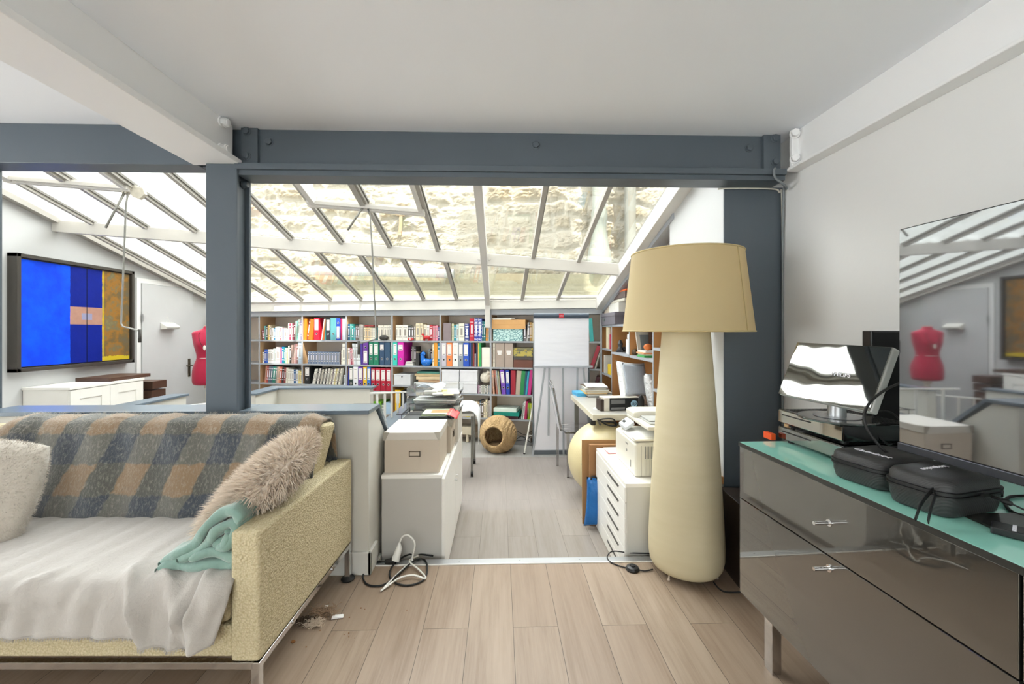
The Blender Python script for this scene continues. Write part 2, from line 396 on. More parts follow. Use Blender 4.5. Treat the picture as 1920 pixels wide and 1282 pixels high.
# conduit round the pier head and down its edge
pts = [(1.20, 2.315, 2.045), (1.26, 2.315, 2.05), (1.50, 2.315, 2.05), (1.545, 2.315, 2.03), (1.56, 2.315, 1.97), (1.562, 2.315, 1.2), (1.562, 2.315, .02)]
cb = MB().tube(catmull(pts, 6), .0045, 8).build('cable', mat('cream_cable', 'cfcbc0', .5), smooth=True)
tag(cb, 'cream cable following the top and right edge of the blue-grey pier', 'cable')
cb = MB().tube(catmull([(1.44, 2.19, 2.115), (1.425, 2.18, 2.10), (1.43, 2.175, 2.06), (1.48, 2.19, 2.035), (1.54, 2.25, 2.03), (1.557, 2.3, 1.98), (1.558, 2.308, 1.2), (1.558, 2.308, .1)], 8), .006, 8).build('cable', mat('grey_cable', '7a7f82', .5), smooth=True)
tag(cb, 'grey cable looping round the right end of the big blue-grey beam', 'cable')

# parapets round the stairwell
b = MB(); b.box((-2.60, 2.245, -.18), (-.683, 2.37, .838))
b.prism([(2.37, -.18), (4.05, -.18), (4.05, .618), (2.615, .618), (2.37, .832)], -.80, -.683, 'x')
struct(b.build('wall_parapet', M['greige']))
b = MB(); b.box((-2.62, 2.20, .838), (x0, 2.40, .86)); b.box((x1, 2.20, .838), (-.668, 2.40, .86)); b.box((x0, 2.315, .838), (x1, 2.40, .86))
b.hexa([(-.815, 2.395, .838), (-.668, 2.395, .838), (-.668, 2.62, .62), (-.815, 2.62, .62), (-.815, 2.40, .862), (-.668, 2.40, .862), (-.668, 2.63, .642), (-.815, 2.63, .642)])
b.box((-.815, 2.62, .62), (-.668, 4.07, .642)); struct(b.build('trim_8', M['capb'], bevel=.003))
struct(MB().box((-2.60, 2.230, 0), (-.668, 2.246, .118)).box((-.684, 2.230, 0), (-.668, 2.36, .118)).box((-.684, 2.36, -.18), (-.668, 2.46, .0)).build('baseboard_1', M['skirt'], bevel=.003))
b = MB(); b.box((-2.53, 4.72, -.18), (-1.42, 4.84, .625)); b.box((-2.53, 4.3, -.18), (-2.42, 4.72, .625)); struct(b.build('wall_parapet_back', M['greige']))
struct(MB().box((-2.56, 4.70, .625), (-1.39, 4.87, .645)).box((-2.56, 4.28, .625), (-2.40, 4.71, .645)).build('trim_9', M['capb'], bevel=.003))
struct(B((-3.2, 2.42, -.18), (-3.08, 4.28, .625)).build('wall_parapet_left', M['greige']))
struct(B((-3.22, 2.42, .625), (-3.06, 4.30, .645)).build('trim_10', M['capb'], bevel=.003))
def railing(name, label, p, q, n, zb, zb2=None):
    t = thing(name, label, 'railing', (p[0], p[1], zb)); o = Vector((p[0], p[1], zb))
    p = Vector(p)-o; q = Vector(q)-o
    MB().bar(p, q, .034, .012).build('handrail', M['whitep'], t, bevel=.003)
    for i in range(n):
        f = (i+.5)/n; a = p.lerp(q, f); MB().bar((a.x, a.y, 0 if zb2 is None else (zb2-zb)*f), a, .013, .013, up=(0,1,0)).build('baluster', M['whitep'], t)
    return t
railing('stair_railing', 'white metal railing standing on the low sloping parapet beside the trays', (-.775, 2.63, .885), (-.775, 3.72, .735), 6, .642)
railing('stair_railing', 'short white metal railing left of the red dress form', (-3.10, 4.33, .52), (-2.53, 4.62, .555), 5, FAR)

# ------------------------------------------------------------------ bookcase wall frame
AL = math.atan(.2016)
def camD(px): return 5.37/(1+.2016*(px-960)/F)
O3 = P(487, 619, camD(487)); O3.z = 0
ES = cw(math.cos(AL), -math.sin(AL)); ET = cw(math.sin(AL), math.cos(AL)); RZ = math.atan2(ES.y, ES.x)
def s_of(px): v = P(px, 619, camD(px)); v.z = 0; return (v-O3).dot(ES)
def z_of(px, py): return P(px, py, camD(px)).z
def bk(s, t, z): return O3+ES*s+ET*t+Vector((0, 0, z))
MBK = Matrix.Translation(O3) @ Matrix.Rotation(RZ, 4, 'Z')
def wall_line(X): # Y of the bookcase front plane at world X
    return O3.y + (X-O3.x)*ES.y/ES.x
SR = s_of(1127)+.02
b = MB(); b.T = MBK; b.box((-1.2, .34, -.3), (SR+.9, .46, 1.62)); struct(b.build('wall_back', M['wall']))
b = MB(); b.T = MBK
def rz_s(s): v = bk(s, 0, 0); return roofz(v.x, v.y)
b.hexa([(-.75, -.035, 1.535), (SR+.03, -.035, 1.535), (SR+.03, .4, 1.535), (-.75, .4, 1.535), (-.75, -.035, rz_s(-.75)-.03), (SR+.03, -.035, rz_s(SR)-.03), (SR+.03, .4, rz_s(SR)-.05), (-.75, .4, rz_s(-.75)-.05)])
b.box((-.75, -.055, rz_s(0)-.045), (SR+.03, .1, rz_s(0)-.02))
struct(b.build('trim_11', mat('white_fascia', 'dcdad4', .5), bevel=.004))

# ------------------------------------------------------------------ glass roof
YP = 4.17
def Xp(px): return P(px, 450, YP+.0).x
def bar_on_roof(b, X, y0, y1, wd, h, off=0, mi=0):
    vs = []
    for zz in (-h, 0):
        for (x, y) in ((X-wd/2, y0), (X+wd/2, y0), (X+wd/2, y1), (X-wd/2, y1)): vs.append((x, y, roofz(x, y)+zz+off))
    b.hexa(vs, mi)
UP = [198, 293, 381, 467, 553, 645, 733, 822, 999, 1084]; LO = [160, 244, 328, 411, 494, 580, 663, 746, 830, 990, 1073]
M['rafter'] = mat('pale_grey_glazing_bar', 'a8a49d', .45, var=(4, .06)); M['putty'] = mat('dark_glazing_edge', '7d7a74', .5)
for k, px in enumerate(UP):
    b = MB(); bar_on_roof(b, Xp(px), 2.40, YP, .034, .045); bar_on_roof(b, Xp(px)+.022, 2.40, YP, .012, .02, 0, 1); struct(b.build('trim_%d' % (20+k), [M['rafter'], M['putty']]))
for k, px in enumerate(LO):
    X = Xp(px); b = MB(); bar_on_roof(b, X, YP, wall_line(X)-.02, .034, .045); bar_on_roof(b, X+.022, YP, wall_line(X)-.02, .012, .02, 0, 1); struct(b.build('trim_%d' % (40+k), [M['rafter'], M['putty']]))
X = Xp(908); b = MB(); bar_on_roof(b, X, 2.40, wall_line(X)-.04, .062, .12)
for dx in (-.05, .05): b.cyl((X+dx, YP-.045, roofz(X, YP)-.075), (X+dx, YP-.057, roofz(X, YP)-.075), .013, n=8)
yy = wall_line(X)-.07; b.box((X-.035, yy-.02, 1.30), (X+.03, yy+.04, roofz(X, yy)-.02)); struct(b.build('trim_60', M['steels'], bevel=.003))
b = MB()
for (xa, xb) in ((XL, X-.03), (X+.03, XR)):
    b.hexa([(xa, YP-.03, roofz(xa, YP)-.125), (xb, YP-.03, roofz(xb, YP)-.125), (xb, YP+.03, roofz(xb, YP)-.125), (xa, YP+.03, roofz(xa, YP)-.125),
            (xa, YP-.03, roofz(xa, YP)-.012), (xb, YP-.03, roofz(xb, YP)-.012), (xb, YP+.03, roofz(xb, YP)-.012), (xa, YP+.03, roofz(xa, YP)-.012)])
struct(b.build('trim_61', M['steels'], bevel=.004))
b = MB(); bar_on_roof(b, XL+.035, 2.40, wall_line(XL), .07, .05); struct(b.build('trim_62', M['rafter']))
b = MB(); bar_on_roof(b, XR-.015, 2.40, wall_line(XR)+.02, .13, .13, -.02); bar_on_roof(b, XR-.05, 2.40, wall_line(XR), .03, .03, .02, 1)
struct(b.build('trim_63', [M['steels'], M['putty']], bevel=.003))
b = MB(); bar_on_roof(b, XR+.045, 3.0, wall_line(XR)+.02, .11, .04, -.15); struct(b.build('trim_64', M['shelfg'], bevel=.002))
b = MB(); bar_on_roof(b, (XR+1.75)/2+.08, 2.98, 5.75, .5, .03, -.12); struct(b.build('ceiling_alcove', M['wall']))
# panes
xs = sorted([Xp(p) for p in UP+[908]]+[XL, XR-.05]); n = 0
for rows, ya, yb in ((UP, 2.40, YP), (LO, YP, None)):
    xs = sorted([Xp(p) for p in rows+[908]]+[XL, XR-.05])
    for i in range(len(xs)-1):
        a, c = xs[i], xs[i+1]; b = MB(); y1 = lambda x: yb if yb else wall_line(x)+.05
        vs = [(a, ya, roofz(a, ya)+.002), (c, ya, roofz(c, ya)+.002), (c, y1(c), roofz(c, y1(c))+.002), (a, y1(a), roofz(a, y1(a))+.002)]
        b.hexa(vs+[(x, y, z+.006) for x, y, z in vs]); n += 1
        struct(b.build('window_%d' % (n+2), M['glass']))
# opening lights in the roof with their winding gear
def vent(pa, pb, pm, py, name, label):
    xa, xb = Xp(pa), Xp(pb); X = Xp(pm); Y = 3.44
    t = thing(name, label, 'roof window', (X, Y, roofz(X, Y)))
    def loc(v): return Vector(v)-t.location
    def rb(b, x, y, x2, y2, wd, h, off):
        b.bar(loc((x, y, roofz(x, y)+off)), loc((x2, y2, roofz(x2, y2)+off)), wd, h)
    b = MB(); rb(b, xa, Y, xb, Y, .045, .06, -.05); rb(b, xa, Y-.03, xb, Y-.03, .03, .03, -.06)
    rb(b, xa+.05, Y, xa+.05, 2.42, .04, .06, -.05); rb(b, xb-.03, Y, xb-.03, 2.42, .03, .05, -.05); b.build('sash_frame', M['steels'], t, bevel=.003)
    b = MB(); rb(b, X-.02, Y, X-.02, 2.42, .035, .03, -.05); b.build('glazing_bar', M['rafter'], t)
    return t
vent(198, 381, 293, 348, 'roof_vent', 'white framed opening roof light over the blue painting')
vent(645, 822, 733, 385, 'roof_vent', 'white framed opening roof light below the main stone wall view')
def crank(pg, D, parm, pts_rod, label, big=False):
    g = P(*pg, D); t = thing('window_crank', label, 'crank', g)
    b = MB(); r = .032
    b.cyl((-.01, -.03, 0), (.02, .02, 0), r, n=20); b.box((-.06, -.03, -.012), (-.02, .01, .035)); b.box((-.04, -.045, -.05), (-.005, -.005, .02))
    if big: b.prism([(.01, .03), (.11, .0), (.125, -.05), (.08, -.09), (.03, -.07), (-.01, -.02)], -.03, .0, 'y')
    else: b.cyl((-.02, -.03, -.045), (.03, .02, -.045), .024, n=16)
    b.build('gearbox', mat('worn_cream_metal', 'cfc9bb', .6, bump=(60, .4, .01), var=(30, .25)), t, bevel=.004)
    a = P(*parm, D-.12)-g; MB().cyl((-.015, -.03, -.01), a, .0085, n=10).build('strut', M['steel'], t, smooth=True)
    pts = [P(x, y, d)-g for x, y, d in pts_rod]; MB().tube(pts, .0065, 10).build('rod', M['steel'], t, smooth=True)
    q = pts[-1]; MB().cyl(q+Vector((0, 0, .028)), q-Vector((0, 0, .075)), .011, n=12).build('grip', mat('dark_grip', '3c3a36', .5), t, smooth=True)
    return t
crank((247, 354), 3.38, (198, 427), [(240, 362, 3.34), (236, 385, 3.33), (234, 440, 3.33), (230, 540, 3.33), (227, 606, 3.33), (230, 612, 3.33), (250, 617, 3.33), (260, 620, 3.33), (262, 624, 3.33)], 'grey crank rod and gearbox hanging in front of the blue painting', True)
crank((692, 380), 3.42, (652, 431), [(690, 392, 3.38), (694, 402, 3.37), (698, 470, 3.36), (702, 560, 3.36), (706, 632, 3.36), (703, 636, 3.36), (690, 640, 3.33), (676, 643, 3.30), (673, 646, 3.30)], 'grey crank rod and gearbox hanging in front of the bookcase')

# ------------------------------------------------------------------ outside
def stone_wall():
    x0, x1, z0, z1 = -4.4, 3.4, 1.3, 4.35; st = .018; nx = int((x1-x0)/st); nz = int((z1-z0)/st)
    xs = np.linspace(x0, x1, nx); zs = np.linspace(z0, z1, nz); Xg, Zg = np.meshgrid(xs, zs)
    rng = np.random.RandomState(4)
    def vn(fx, fz, oct=4, sd=0):
        out = np.zeros_like(Xg); amp = 1
        for o in range(oct):
            r = np.random.RandomState(sd+o); G = r.rand(400, 400); u = Xg*fx*2**o+37.3; v = Zg*fz*2**o+11.7
            iu = np.floor(u).astype(int); iv = np.floor(v).astype(int); fu = u-iu; fv = v-iv; fu = fu*fu*(3-2*fu); fv = fv*fv*(3-2*fv)
            g = lambda a, b: G[a % 400, b % 400]
            out += amp*((g(iu, iv)*(1-fu)+g(iu+1, iv)*fu)*(1-fv)+(g(iu, iv+1)*(1-fu)+g(iu+1, iv+1)*fu)*fv-.5); amp *= .5
        return out
    # rubble courses: stones of varying width in wavy courses
    Zw = Zg+.13*vn(1.6, 1.6, 3, 90); Xw = Xg+.12*vn(1.8, 2.5, 3, 70)
    hgt = .27; row = np.floor(Zw/hgt); fr = Zw/hgt-row
    H = np.zeros_like(Xg); idn = np.zeros_like(Xg)
    for r in range(int(row.min()), int(row.max())+1):
        rr = np.random.RandomState(r+500); e = [x0-.6]
        while e[-1] < x1+.6: e.append(e[-1]+rr.uniform(.2, .62))
        e = np.array(e); m = row == r; k = np.searchsorted(e, Xw[m])-1; k = np.clip(k, 0, len(e)-2)
        wdt = e[k+1]-e[k]; fx = (Xw[m]-e[k])/wdt; dx = np.minimum(fx, 1-fx)*wdt; dz = np.minimum(fr[m], 1-fr[m])*hgt
        d = np.minimum(dx, dz); hh = 1/(1+np.exp(-(d-.055+.035*rr.rand(len(e))[k])*70)); depth = rr.uniform(.3, 1, len(e))[k]
        H[m] = hh*depth; idn[m] = (rr.rand(len(e)))[k]
    rough = vn(9, 14, 5, 10); rough2 = vn(3, 3, 3, 30)
    Yg = 7.5-.06*H*(1+.7*rough2)-.055*np.abs(rough)*(.4+H)-.03*rough2
    V = np.stack([Xg, Yg, Zg], -1).reshape(-1, 3)
    i = np.arange(nx*nz).reshape(nz, nx); Fc = np.stack([i[:-1, :-1], i[:-1, 1:], i[1:, 1:], i[1:, :-1]], -1).reshape(-1, 4)
    me = bpy.data.meshes.new('stone_wall'); me.from_pydata(V.tolist(), [], Fc.tolist())
    at = me.attributes.new('stone', 'FLOAT', 'POINT'); at.data.foreach_set('value', (H*(.5+.5*idn)).reshape(-1).astype(np.float32))
    t = NT('rubble_stone'); a = t.n('Attribute'); a.attribute_name = 'stone'
    n1 = t.noise(4, None, 6, .65); n2 = t.noise(23, None, 4, .6)
    c = t.mix(a.outputs['Fac'], 'a39e92', t.ramp(n1, [(.3, '665338'), (.5, '857658'), (.7, '726859')]))
    c = t.mix(t.math('MULTIPLY', n2, .35), c, 'a39e92'); t.link(c, t.b.inputs['Base Color']); t.b.inputs['Roughness'].default_value = .9
    t.link(t.bump(t.noise(60, None, 4, .7), .6, .01), t.b.inputs['Normal'])
    me.materials.append(t.m); o = bpy.data.objects.new('wall_stone', me); COL.objects.link(o); return struct(o)
stone_wall()
M['plaster'] = mat('exterior_white_plaster', '9c9e9c', .85, bump=(8, .1, .02), var=(1, .05))
S('wall_outside_white', (-11, 7.36, -.3), (-4.52, 7.7, 4.35), M['plaster'])
struct(B((-4.54, 7.30, 1.2), (-4.36, 7.6, 4.35)).build('trim_70', mat('pale_blue_downpipe_casing', 'b4c6d0', .5), bevel=.02))
M['render'] = mat('weathered_render', '8f8a74', .9, bump=(14, .5, .03), var=(3, .2))
b = MB(); b.box((-3.05, 7.16, 1.2), (3.4, 7.45, 2.22)); b.box((-3.1, 7.05, 1.2), (3.4, 7.16, 1.92)); struct(b.build('wall_outside_base', M['render'], bevel=.01))
S('ground_outside', (-11, 6.75, 1.0), (3.6, 7.5, 1.76), mat('pale_gravel_roof', 'a3a19b', .9))
S('wall_outside_right', (3.4, 2.4, -.3), (3.6, 7.6, 4.9), M['plaster'])
o = MB().cyl((-3.1, 7.02, 2.24), (-.75, 7.02, 2.20), .075, n=24).build('gutter_pipe', mat('white_pipe', '9c9e9c', .4), smooth='auto')
tag(o, 'thick white horizontal pipe along the foot of the stone wall outside', 'pipe')
pA = P(1124, 347, 7.25); 
prof = [(.115, 5.2), (.115, 3.30), (.135, 3.29), (.135, 3.13), (.125, 3.11), (.118, 2.95), (.15, 2.75), (.19, 2.6), (.21, 2.4), (.2, 2.3)]
o = MB().lathe([(r, z) for r, z in prof], 28, (pA.x, 7.22, 0)).build('downpipe', mat('cream_downpipe', '83877f', .5), smooth='auto')
tag(o, 'wide cream downpipe with a collar against the stone wall outside', 'pipe')
pB = P(1182, 347, 7.25)
o = MB().cyl((pB.x, 7.2, 2.22), (pB.x, 7.2, 5.2), .095, n=24).build('downpipe', mat('grey_downpipe', '76756d', .6, var=(3, .15)), smooth='auto')
tag(o, 'grey weathered downpipe right of the cream one on the stone wall', 'pipe')
pv = P(386, 512, 7.3); t = thing('air_vent', 'small double air vent grille in the white wall outside', 'vent', (pv.x, 7.35, pv.z))
MB().box((-.17, -.01, -.13), (-.01, .0, .11)).box((.01, -.01, -.13), (.17, .0, .11)).build('grille_frame', mat('vent_grey', 'aab0b2', .6), t)
b = MB()
for s in (-1, 1):
    for k in range(7): b.box((s*.09-.07, -.016, -.11+k*.03), (s*.09+.07, -.009, -.095+k*.03))
b.build('slats', mat('vent_light', 'd0d2d0', .6), t)
pc = P(752, 403, 7.3); o = MB().bar((pc.x, 7.36, pc.z), (pc.x-.02, 7.36, pc.z-.35), .05, .05).box((pc.x-.07, 7.33, pc.z-.01), (pc.x+.05, 7.44, pc.z+.04)).build('wall_bracket', mat('rusty_bracket', '8f7f66', .8))
tag(o, 'short rusty bracket fixed to the sunlit stone wall outside', 'bracket')

# ================================================================== BOOKCASE
BX = [487-1, 566.5, 649, 735, 825.5, 920, 1001.5, 1127]      # pixel of each upright's left edge
SB = [s_of(p) for p in BX]; SB = [SB[0]-(SB[1]-SB[0])]+SB
T2 = .011; DEP = .30; ZT = 1.475
R3 = {0: .52, 1: .52, 2: .52, 3: .455, 4: .54, 5: .457, 6: .457, 7: .457}
RZ4 = [1.132, .80, None, .15]
def bkbox(b, s0, s1, t0, t1, z0, z1, mi=0): b.box((s0, t0, z0), (s1, t1, z1), mi)
case = thing('bookcase', 'wall-wide grey-edged open bookcase full of books and binders', 'bookcase', O3+Vector((0, 0, FAR)), RZ)
ZO = FAR
def cpart(b, name, m, **k): return b.build(name, m, case, **k)
for i, s in enumerate(SB):
    b = MB(); b.box((s-T2, 0, 0), (s+T2, .004, ZT-ZO)); b.box((s-T2, .004, 0), (s+T2, DEP, ZT-ZO), 1); cpart(b, 'upright', [M['shelfg'], M['shelfw']])
b = MB(); b.box((SB[0], DEP, 0), (SB[-1], DEP+.01, ZT-ZO)); cpart(b, 'back_panel', M['shelfb'])
b = MB(); b.box((SB[0]-T2, -.004, ZT-ZO-.01), (SB[-1]+.06, DEP, ZT-ZO+.058)); cpart(b, 'top_board', M['shelfg'])
for i in range(8):
    for r in range(4):
        z = R3[i] if r == 2 else RZ4[r]
        b = MB(); b.box((SB[i]+T2, 0.001, z-.021-ZO), (SB[i+1]-T2, DEP, z-ZO)); cpart(b, 'shelf', M['shelfg'])

_cm = {}
def cmat(h, rough=.45):
    k = (h, rough)
    if k not in _cm: _cm[k] = mat('cover_'+h+('_%d' % int(rough*100)), h, rough, var=(14, .10))
    return _cm[k]
M['pages'] = mat('book_pages', 'e6e0d0', .8, var=(60, .06)); M['label'] = mat('label_paper', 'e9e5e2', .6, var=(40, .03)); M['ring'] = mat('ring_metal', 'c9c9c9', .3, .9); M['hole'] = mat('dark_hole', '0c0c0c', .8)
M['ink'] = mat('ink', '3a3a40', .6); M['inkw'] = mat('white_print', 'eceaf0', .5)
CN = {'r': 'red'}
def cname(h):
    r, g, b = [int(h[i:i+2], 16)/255 for i in (0, 2, 4)]; mx, mn = max(r, g, b), min(r, g, b); d = mx-mn; L = (mx+mn)/2
    if d < .085:
        return 'black' if L < .2 else 'dark grey' if L < .4 else 'grey' if L < .68 else 'pale grey' if L < .84 else 'white'
    h_ = ((g-b)/d % 6 if mx == r else (b-r)/d+2 if mx == g else (r-g)/d+4)*60; sat = d/mx
    if L > .78 and sat < .22: return 'cream' if 20 < h_ < 75 else 'off-white'
    nm = 'red' if h_ < 12 or h_ > 348 else 'orange' if h_ < 36 else 'yellow' if h_ < 64 else 'green' if h_ < 160 else 'teal' if h_ < 196 else 'blue' if h_ < 248 else 'purple' if h_ < 292 else 'magenta' if h_ < 335 else 'pink'
    if nm == 'orange' and sat < .5: nm = 'tan' if L > .5 else 'brown'
    if nm == 'red' and L < .3: return 'dark red'
    if nm in ('pink', 'red') and L > .62: return 'pink'
    return ('dark ' if L < .3 else 'pale ' if L > .7 else '')+nm
ORD = ['first', 'second', 'third', 'fourth', 'fifth', 'sixth', 'seventh', 'eighth', 'ninth', 'tenth', 'eleventh', 'twelfth', 'thirteenth', 'fourteenth', 'fifteenth', 'sixteenth', 'seventeenth', 'eighteenth', 'nineteenth', 'twentieth', 'twenty-first', 'twenty-second', 'twenty-third', 'twenty-fourth', 'twenty-fifth', 'twenty-sixth', 'twenty-seventh', 'twenty-eighth', 'twenty-ninth', 'thirtieth']
ROWN = ['top', 'second', 'third', 'bottom']
BAYN = {1: 'leftmost bay', 2: 'orange folder bay', 3: 'red binder bay', 4: 'blue figurine bay', 5: 'white boxes bay', 6: 'bay beside the flipchart', 7: 'bay behind the flipchart'}
cnt = {}
def place(name, label, cat, s, z, rz=0, lean=0, t=.02, group=None):
    o = thing(name, label, cat, bk(s, t, z), 0, group)
    o.matrix_world = Matrix.Translation(bk(s, t, z)) @ Matrix.Rotation(RZ, 4, 'Z') @ Matrix.Rotation(lean, 4, 'Y')
    return o
def single(name, m, s, z, b, lean, t, label, cat, group):
    o = b.build(name, m)
    o.matrix_world = Matrix.Translation(bk(s, t, z)) @ Matrix.Rotation(RZ, 4, 'Z') @ Matrix.Rotation(lean, 4, 'Y')
    return tag(o, label, cat, group)
rb = random.Random(11)
def book_mb(w, h, d, b=None):
    b = b or MB(); c = min(.003, w*.16)
    b.box((0, 0, 0), (w, .004, h)); b.box((0, .004, 0), (c, d, h)); b.box((w-c, .004, 0), (w, d, h))
    b.box((c, .004, .004), (w-c, d-.005, h-.004), 1)
    if w > .012:
        for f in (.82, .2): b.box((w*.12, -.0008, h*f), (w*.88, 0, h*f+.008), 2)
        b.box((w*.3, -.0008, h*.32), (w*.7, 0, h*.72), 2)
    return b
def put_book(s, w, h, z, col, lean, lab, grp, t=.015):
    d = min(.26, h*.72*rb.uniform(.92, 1.02))
    ds = sum(srgb(col))/3; ink = M['inkw'] if ds < .25 else M['ink2']
    return single('book', [cmat(col), M['pages'], ink], s, z, book_mb(w-.0008, h, d), lean, t, lab, 'book', grp)
M['ink2'] = mat('soft_print', '9a948c', .6)
def binder(s, w, h, z, col, lean, lab, grp, style='t', t=.0):
    o = place('ring_binder', lab, 'binder', s, z, 0, lean, t, grp)
    b = MB(); b.box((0, 0, 0), (w-.001, .005, h)); b.box((0, .005, 0), (.003, .275, h)); b.box((w-.004, .005, 0), (w-.001, .275, h)); b.build('cover', cmat(col), o, bevel=.0015)
    MB().box((.006, .02, .012), (w-.008, .26, h-.02)).build('pages', M['pages'], o)
    if style in ('t', 'b', 's'):
        z0, z1 = {'t': (h*.46, h*.93), 'b': (h*.08, h*.62), 's': (h*.66, h*.9)}[style]
        x0, x1 = w*.14, w*.84
        b = MB(); b.box((x0, -.0012, z0), (x1, 0, z1)); b.box((x0+.008, -.0018, z1-.02), (x1-.008, -.001, z1-.015), 1); b.box((x0+.008, -.0018, z0+.012), (x1-.008, -.001, z0+.018), 1)
        b.build('spine_label', [M['label'], M['ink']], o)
    zh = h*(.28 if style != 'b' else .78)
    pts = [(w/2+.013*math.cos(a), -.001, zh+.013*math.sin(a)) for a in [k*math.pi/8 for k in range(16)]]
    MB().tube(pts, .0026, 6, closed=True).build('finger_ring', M['ring'], o, smooth=True)
    MB().cyl((w/2, -.0006, zh), (w/2, .0002, zh), .0115, n=16).build('finger_hole', M['hole'], o)
    return o

CROPS = {'A': (480, 580, 8.544), 'B': (645, 580, 8.27), 'C': (820, 580, 8.01), 'F': (840, 700, 8.01), 'D': (680, 700, 6.41)}
def row(bay, r, crop, base, items, basez=None):
    """items: x0,x1,ytop,colour[,kind[,lean_px]] in crop pixels"""
    ox, oy, sc_ = CROPS[crop]; z = (R3[bay] if r == 2 else RZ4[r])+.0005; k = 0
    for it in items:
        x0, x1, yt, col = it[:4]; kind = it[4] if len(it) > 4 else 'k'; lean = (it[5] if len(it) > 5 else 0)
        pa, pb = ox+x0/sc_, ox+x1/sc_; sa, sb = s_of(pa), s_of(pb); pm = (pa+pb)/2
        mpp = camD(pm)/F; h = (base-yt)/sc_*mpp; w = sb-sa; k += 1
        lean_ = math.radians(lean)
        if lean: w = w*math.cos(lean_); h = h/math.cos(lean_)
        zb = z; z_ = z + (w*math.sin(lean_) if lean > 0 else 0)
        lo = SB[bay]+T2+.0015; hi = SB[bay+1]-T2-.0015
        hh = max(0, h*math.sin(lean_)); lo2 = lo+max(0, -h*math.sin(lean_))
        zn = (ZT-.012 if r == 0 else (RZ4[r-1] if r-1 != 2 else R3[bay])-.022); zmx = zn-z-.004-(w*math.sin(lean_) if lean > 0 else 0); h = min(h, zmx/max(.8, math.cos(lean_)) if lean <= 0 else (zmx)/math.cos(lean_))
        if lean < 0: h = min(h, (zmx-w*math.sin(-lean_))/math.cos(lean_))
        if sa < lo2: w -= min(lo2-sa, w*.5); sa = lo2
        if sa+w+hh > hi and bay != 7: over = sa+w+hh-hi; cut = min(over, w*.4); w -= cut; sa -= over-cut
        sz = 'slim' if w < .022 else 'thick' if w > .045 else 'medium'
        if h > .29: sz += ' tall'
        where = '%s shelf, %s' % (ROWN[r], BAYN[bay])
        ordn = ORD[k-1]; 
        tt = .14 if (bay == 4 and r == 1 and yt >= 572) else .015
        if kind == 'k': put_book(sa, w, h, z_, col, lean_, '%s %s book, %s from left %s' % (sz.split()[0], cname(col), ordn, where), 'books in the wall bookcase', tt)
        elif kind[0] == 'b': binder(sa, w, h, z_, col, lean_, '%s ring binder, %s from left %s' % (cname(col), ordn, where), 'ring binders in the wall bookcase', kind[1:] or 't')
        elif kind == 'm': single('magazine', [cmat(col), M['pages'], M['ink2']], sa, z_, book_mb(w-.0008, h, .22), lean_, .01, '%s magazine, %s from left %s' % (cname(col), ordn, where), 'magazine', 'magazines in the wall bookcase')
        elif kind == 'f': single('box_file', [cmat(col), M['pages'], M['ink2']], sa, z_, MB().box((0, 0, 0), (w-.001, .24, h)), lean_, .01, '%s box file, %s from left %s' % (cname(col), ordn, where), 'box file', None)
        elif kind[0] == 'R':
            o = put_book(sa, w, h, z_, col, lean_, '%s dictionary with big white lettering, %s from left %s' % (cname(col), ordn, where), 'big dictionaries')
            text_part('spine_title', 'LE ROBERT', .062 if h > .28 else .052, M['inkw'], o, Matrix.Translation((w*.5, -.0012, h*.46)) @ Matrix.Rotation(-R90, 4, 'Y') @ Matrix.Rotation(R90, 4, 'X'))
# leftmost bay
row(1, 0, 'A', 490, [(92,128,330,'8a4a50','k',-6),(128,150,268,'5fa0a0','k',-3),(150,175,255,'3a4a40'),(175,195,258,'d8b040'),(195,215,250,'e8d8b0'),(215,235,256,'9a8a70'),(235,272,300,'dfe8ea'),(272,298,300,'2a78a0'),(298,325,280,'e8eef0'),(325,350,275,'b8d4dc'),(350,375,282,'f0f0ee'),(375,392,300,'c84858'),(392,412,305,'f2f0f0'),(412,432,305,'8090b8'),(432,450,300,'e8e4e6'),(450,475,312,'f0e0e0'),(475,500,325,'f4f2f0'),(500,520,222,'efe6e0'),(520,548,228,'b84a68'),(548,568,225,'e0c8cc'),(568,592,225,'8a2f40'),(592,620,210,'604048'),(620,640,185,'cfe6d0'),(640,664,182,'80c8b8'),(664,684,160,'e0e8e4'),(684,702,155,'e8e6e0'),(702,724,175,'7868a0'),(724,742,165,'dfe6ee')])
row(1, 1, 'A', 865, [(90,120,690,'e8e4d8'),(120,150,645,'2850b0'),(150,180,645,'3868c8'),(180,215,642,'eceae6'),(215,245,640,'e0e2e2'),(245,265,656,'f0f0f0'),(265,290,630,'a8b4b8'),(290,312,632,'b8c4c4'),(312,340,605,'e6dcdc'),(340,368,608,'e8dadc'),(368,402,612,'d070a0'),(402,435,598,'1878a8'),(435,460,610,'2a9080'),(460,482,615,'c8e0d0'),(482,505,614,'e8dca0'),(505,525,582,'f0ece0'),(525,555,575,'4a4840'),(555,576,566,'c8a8a0'),(576,600,570,'b49088'),(600,618,552,'e0c8c4'),(618,640,548,'b07078'),(640,665,545,'8a7068'),(668,728,512,'b4c6d4','m')])
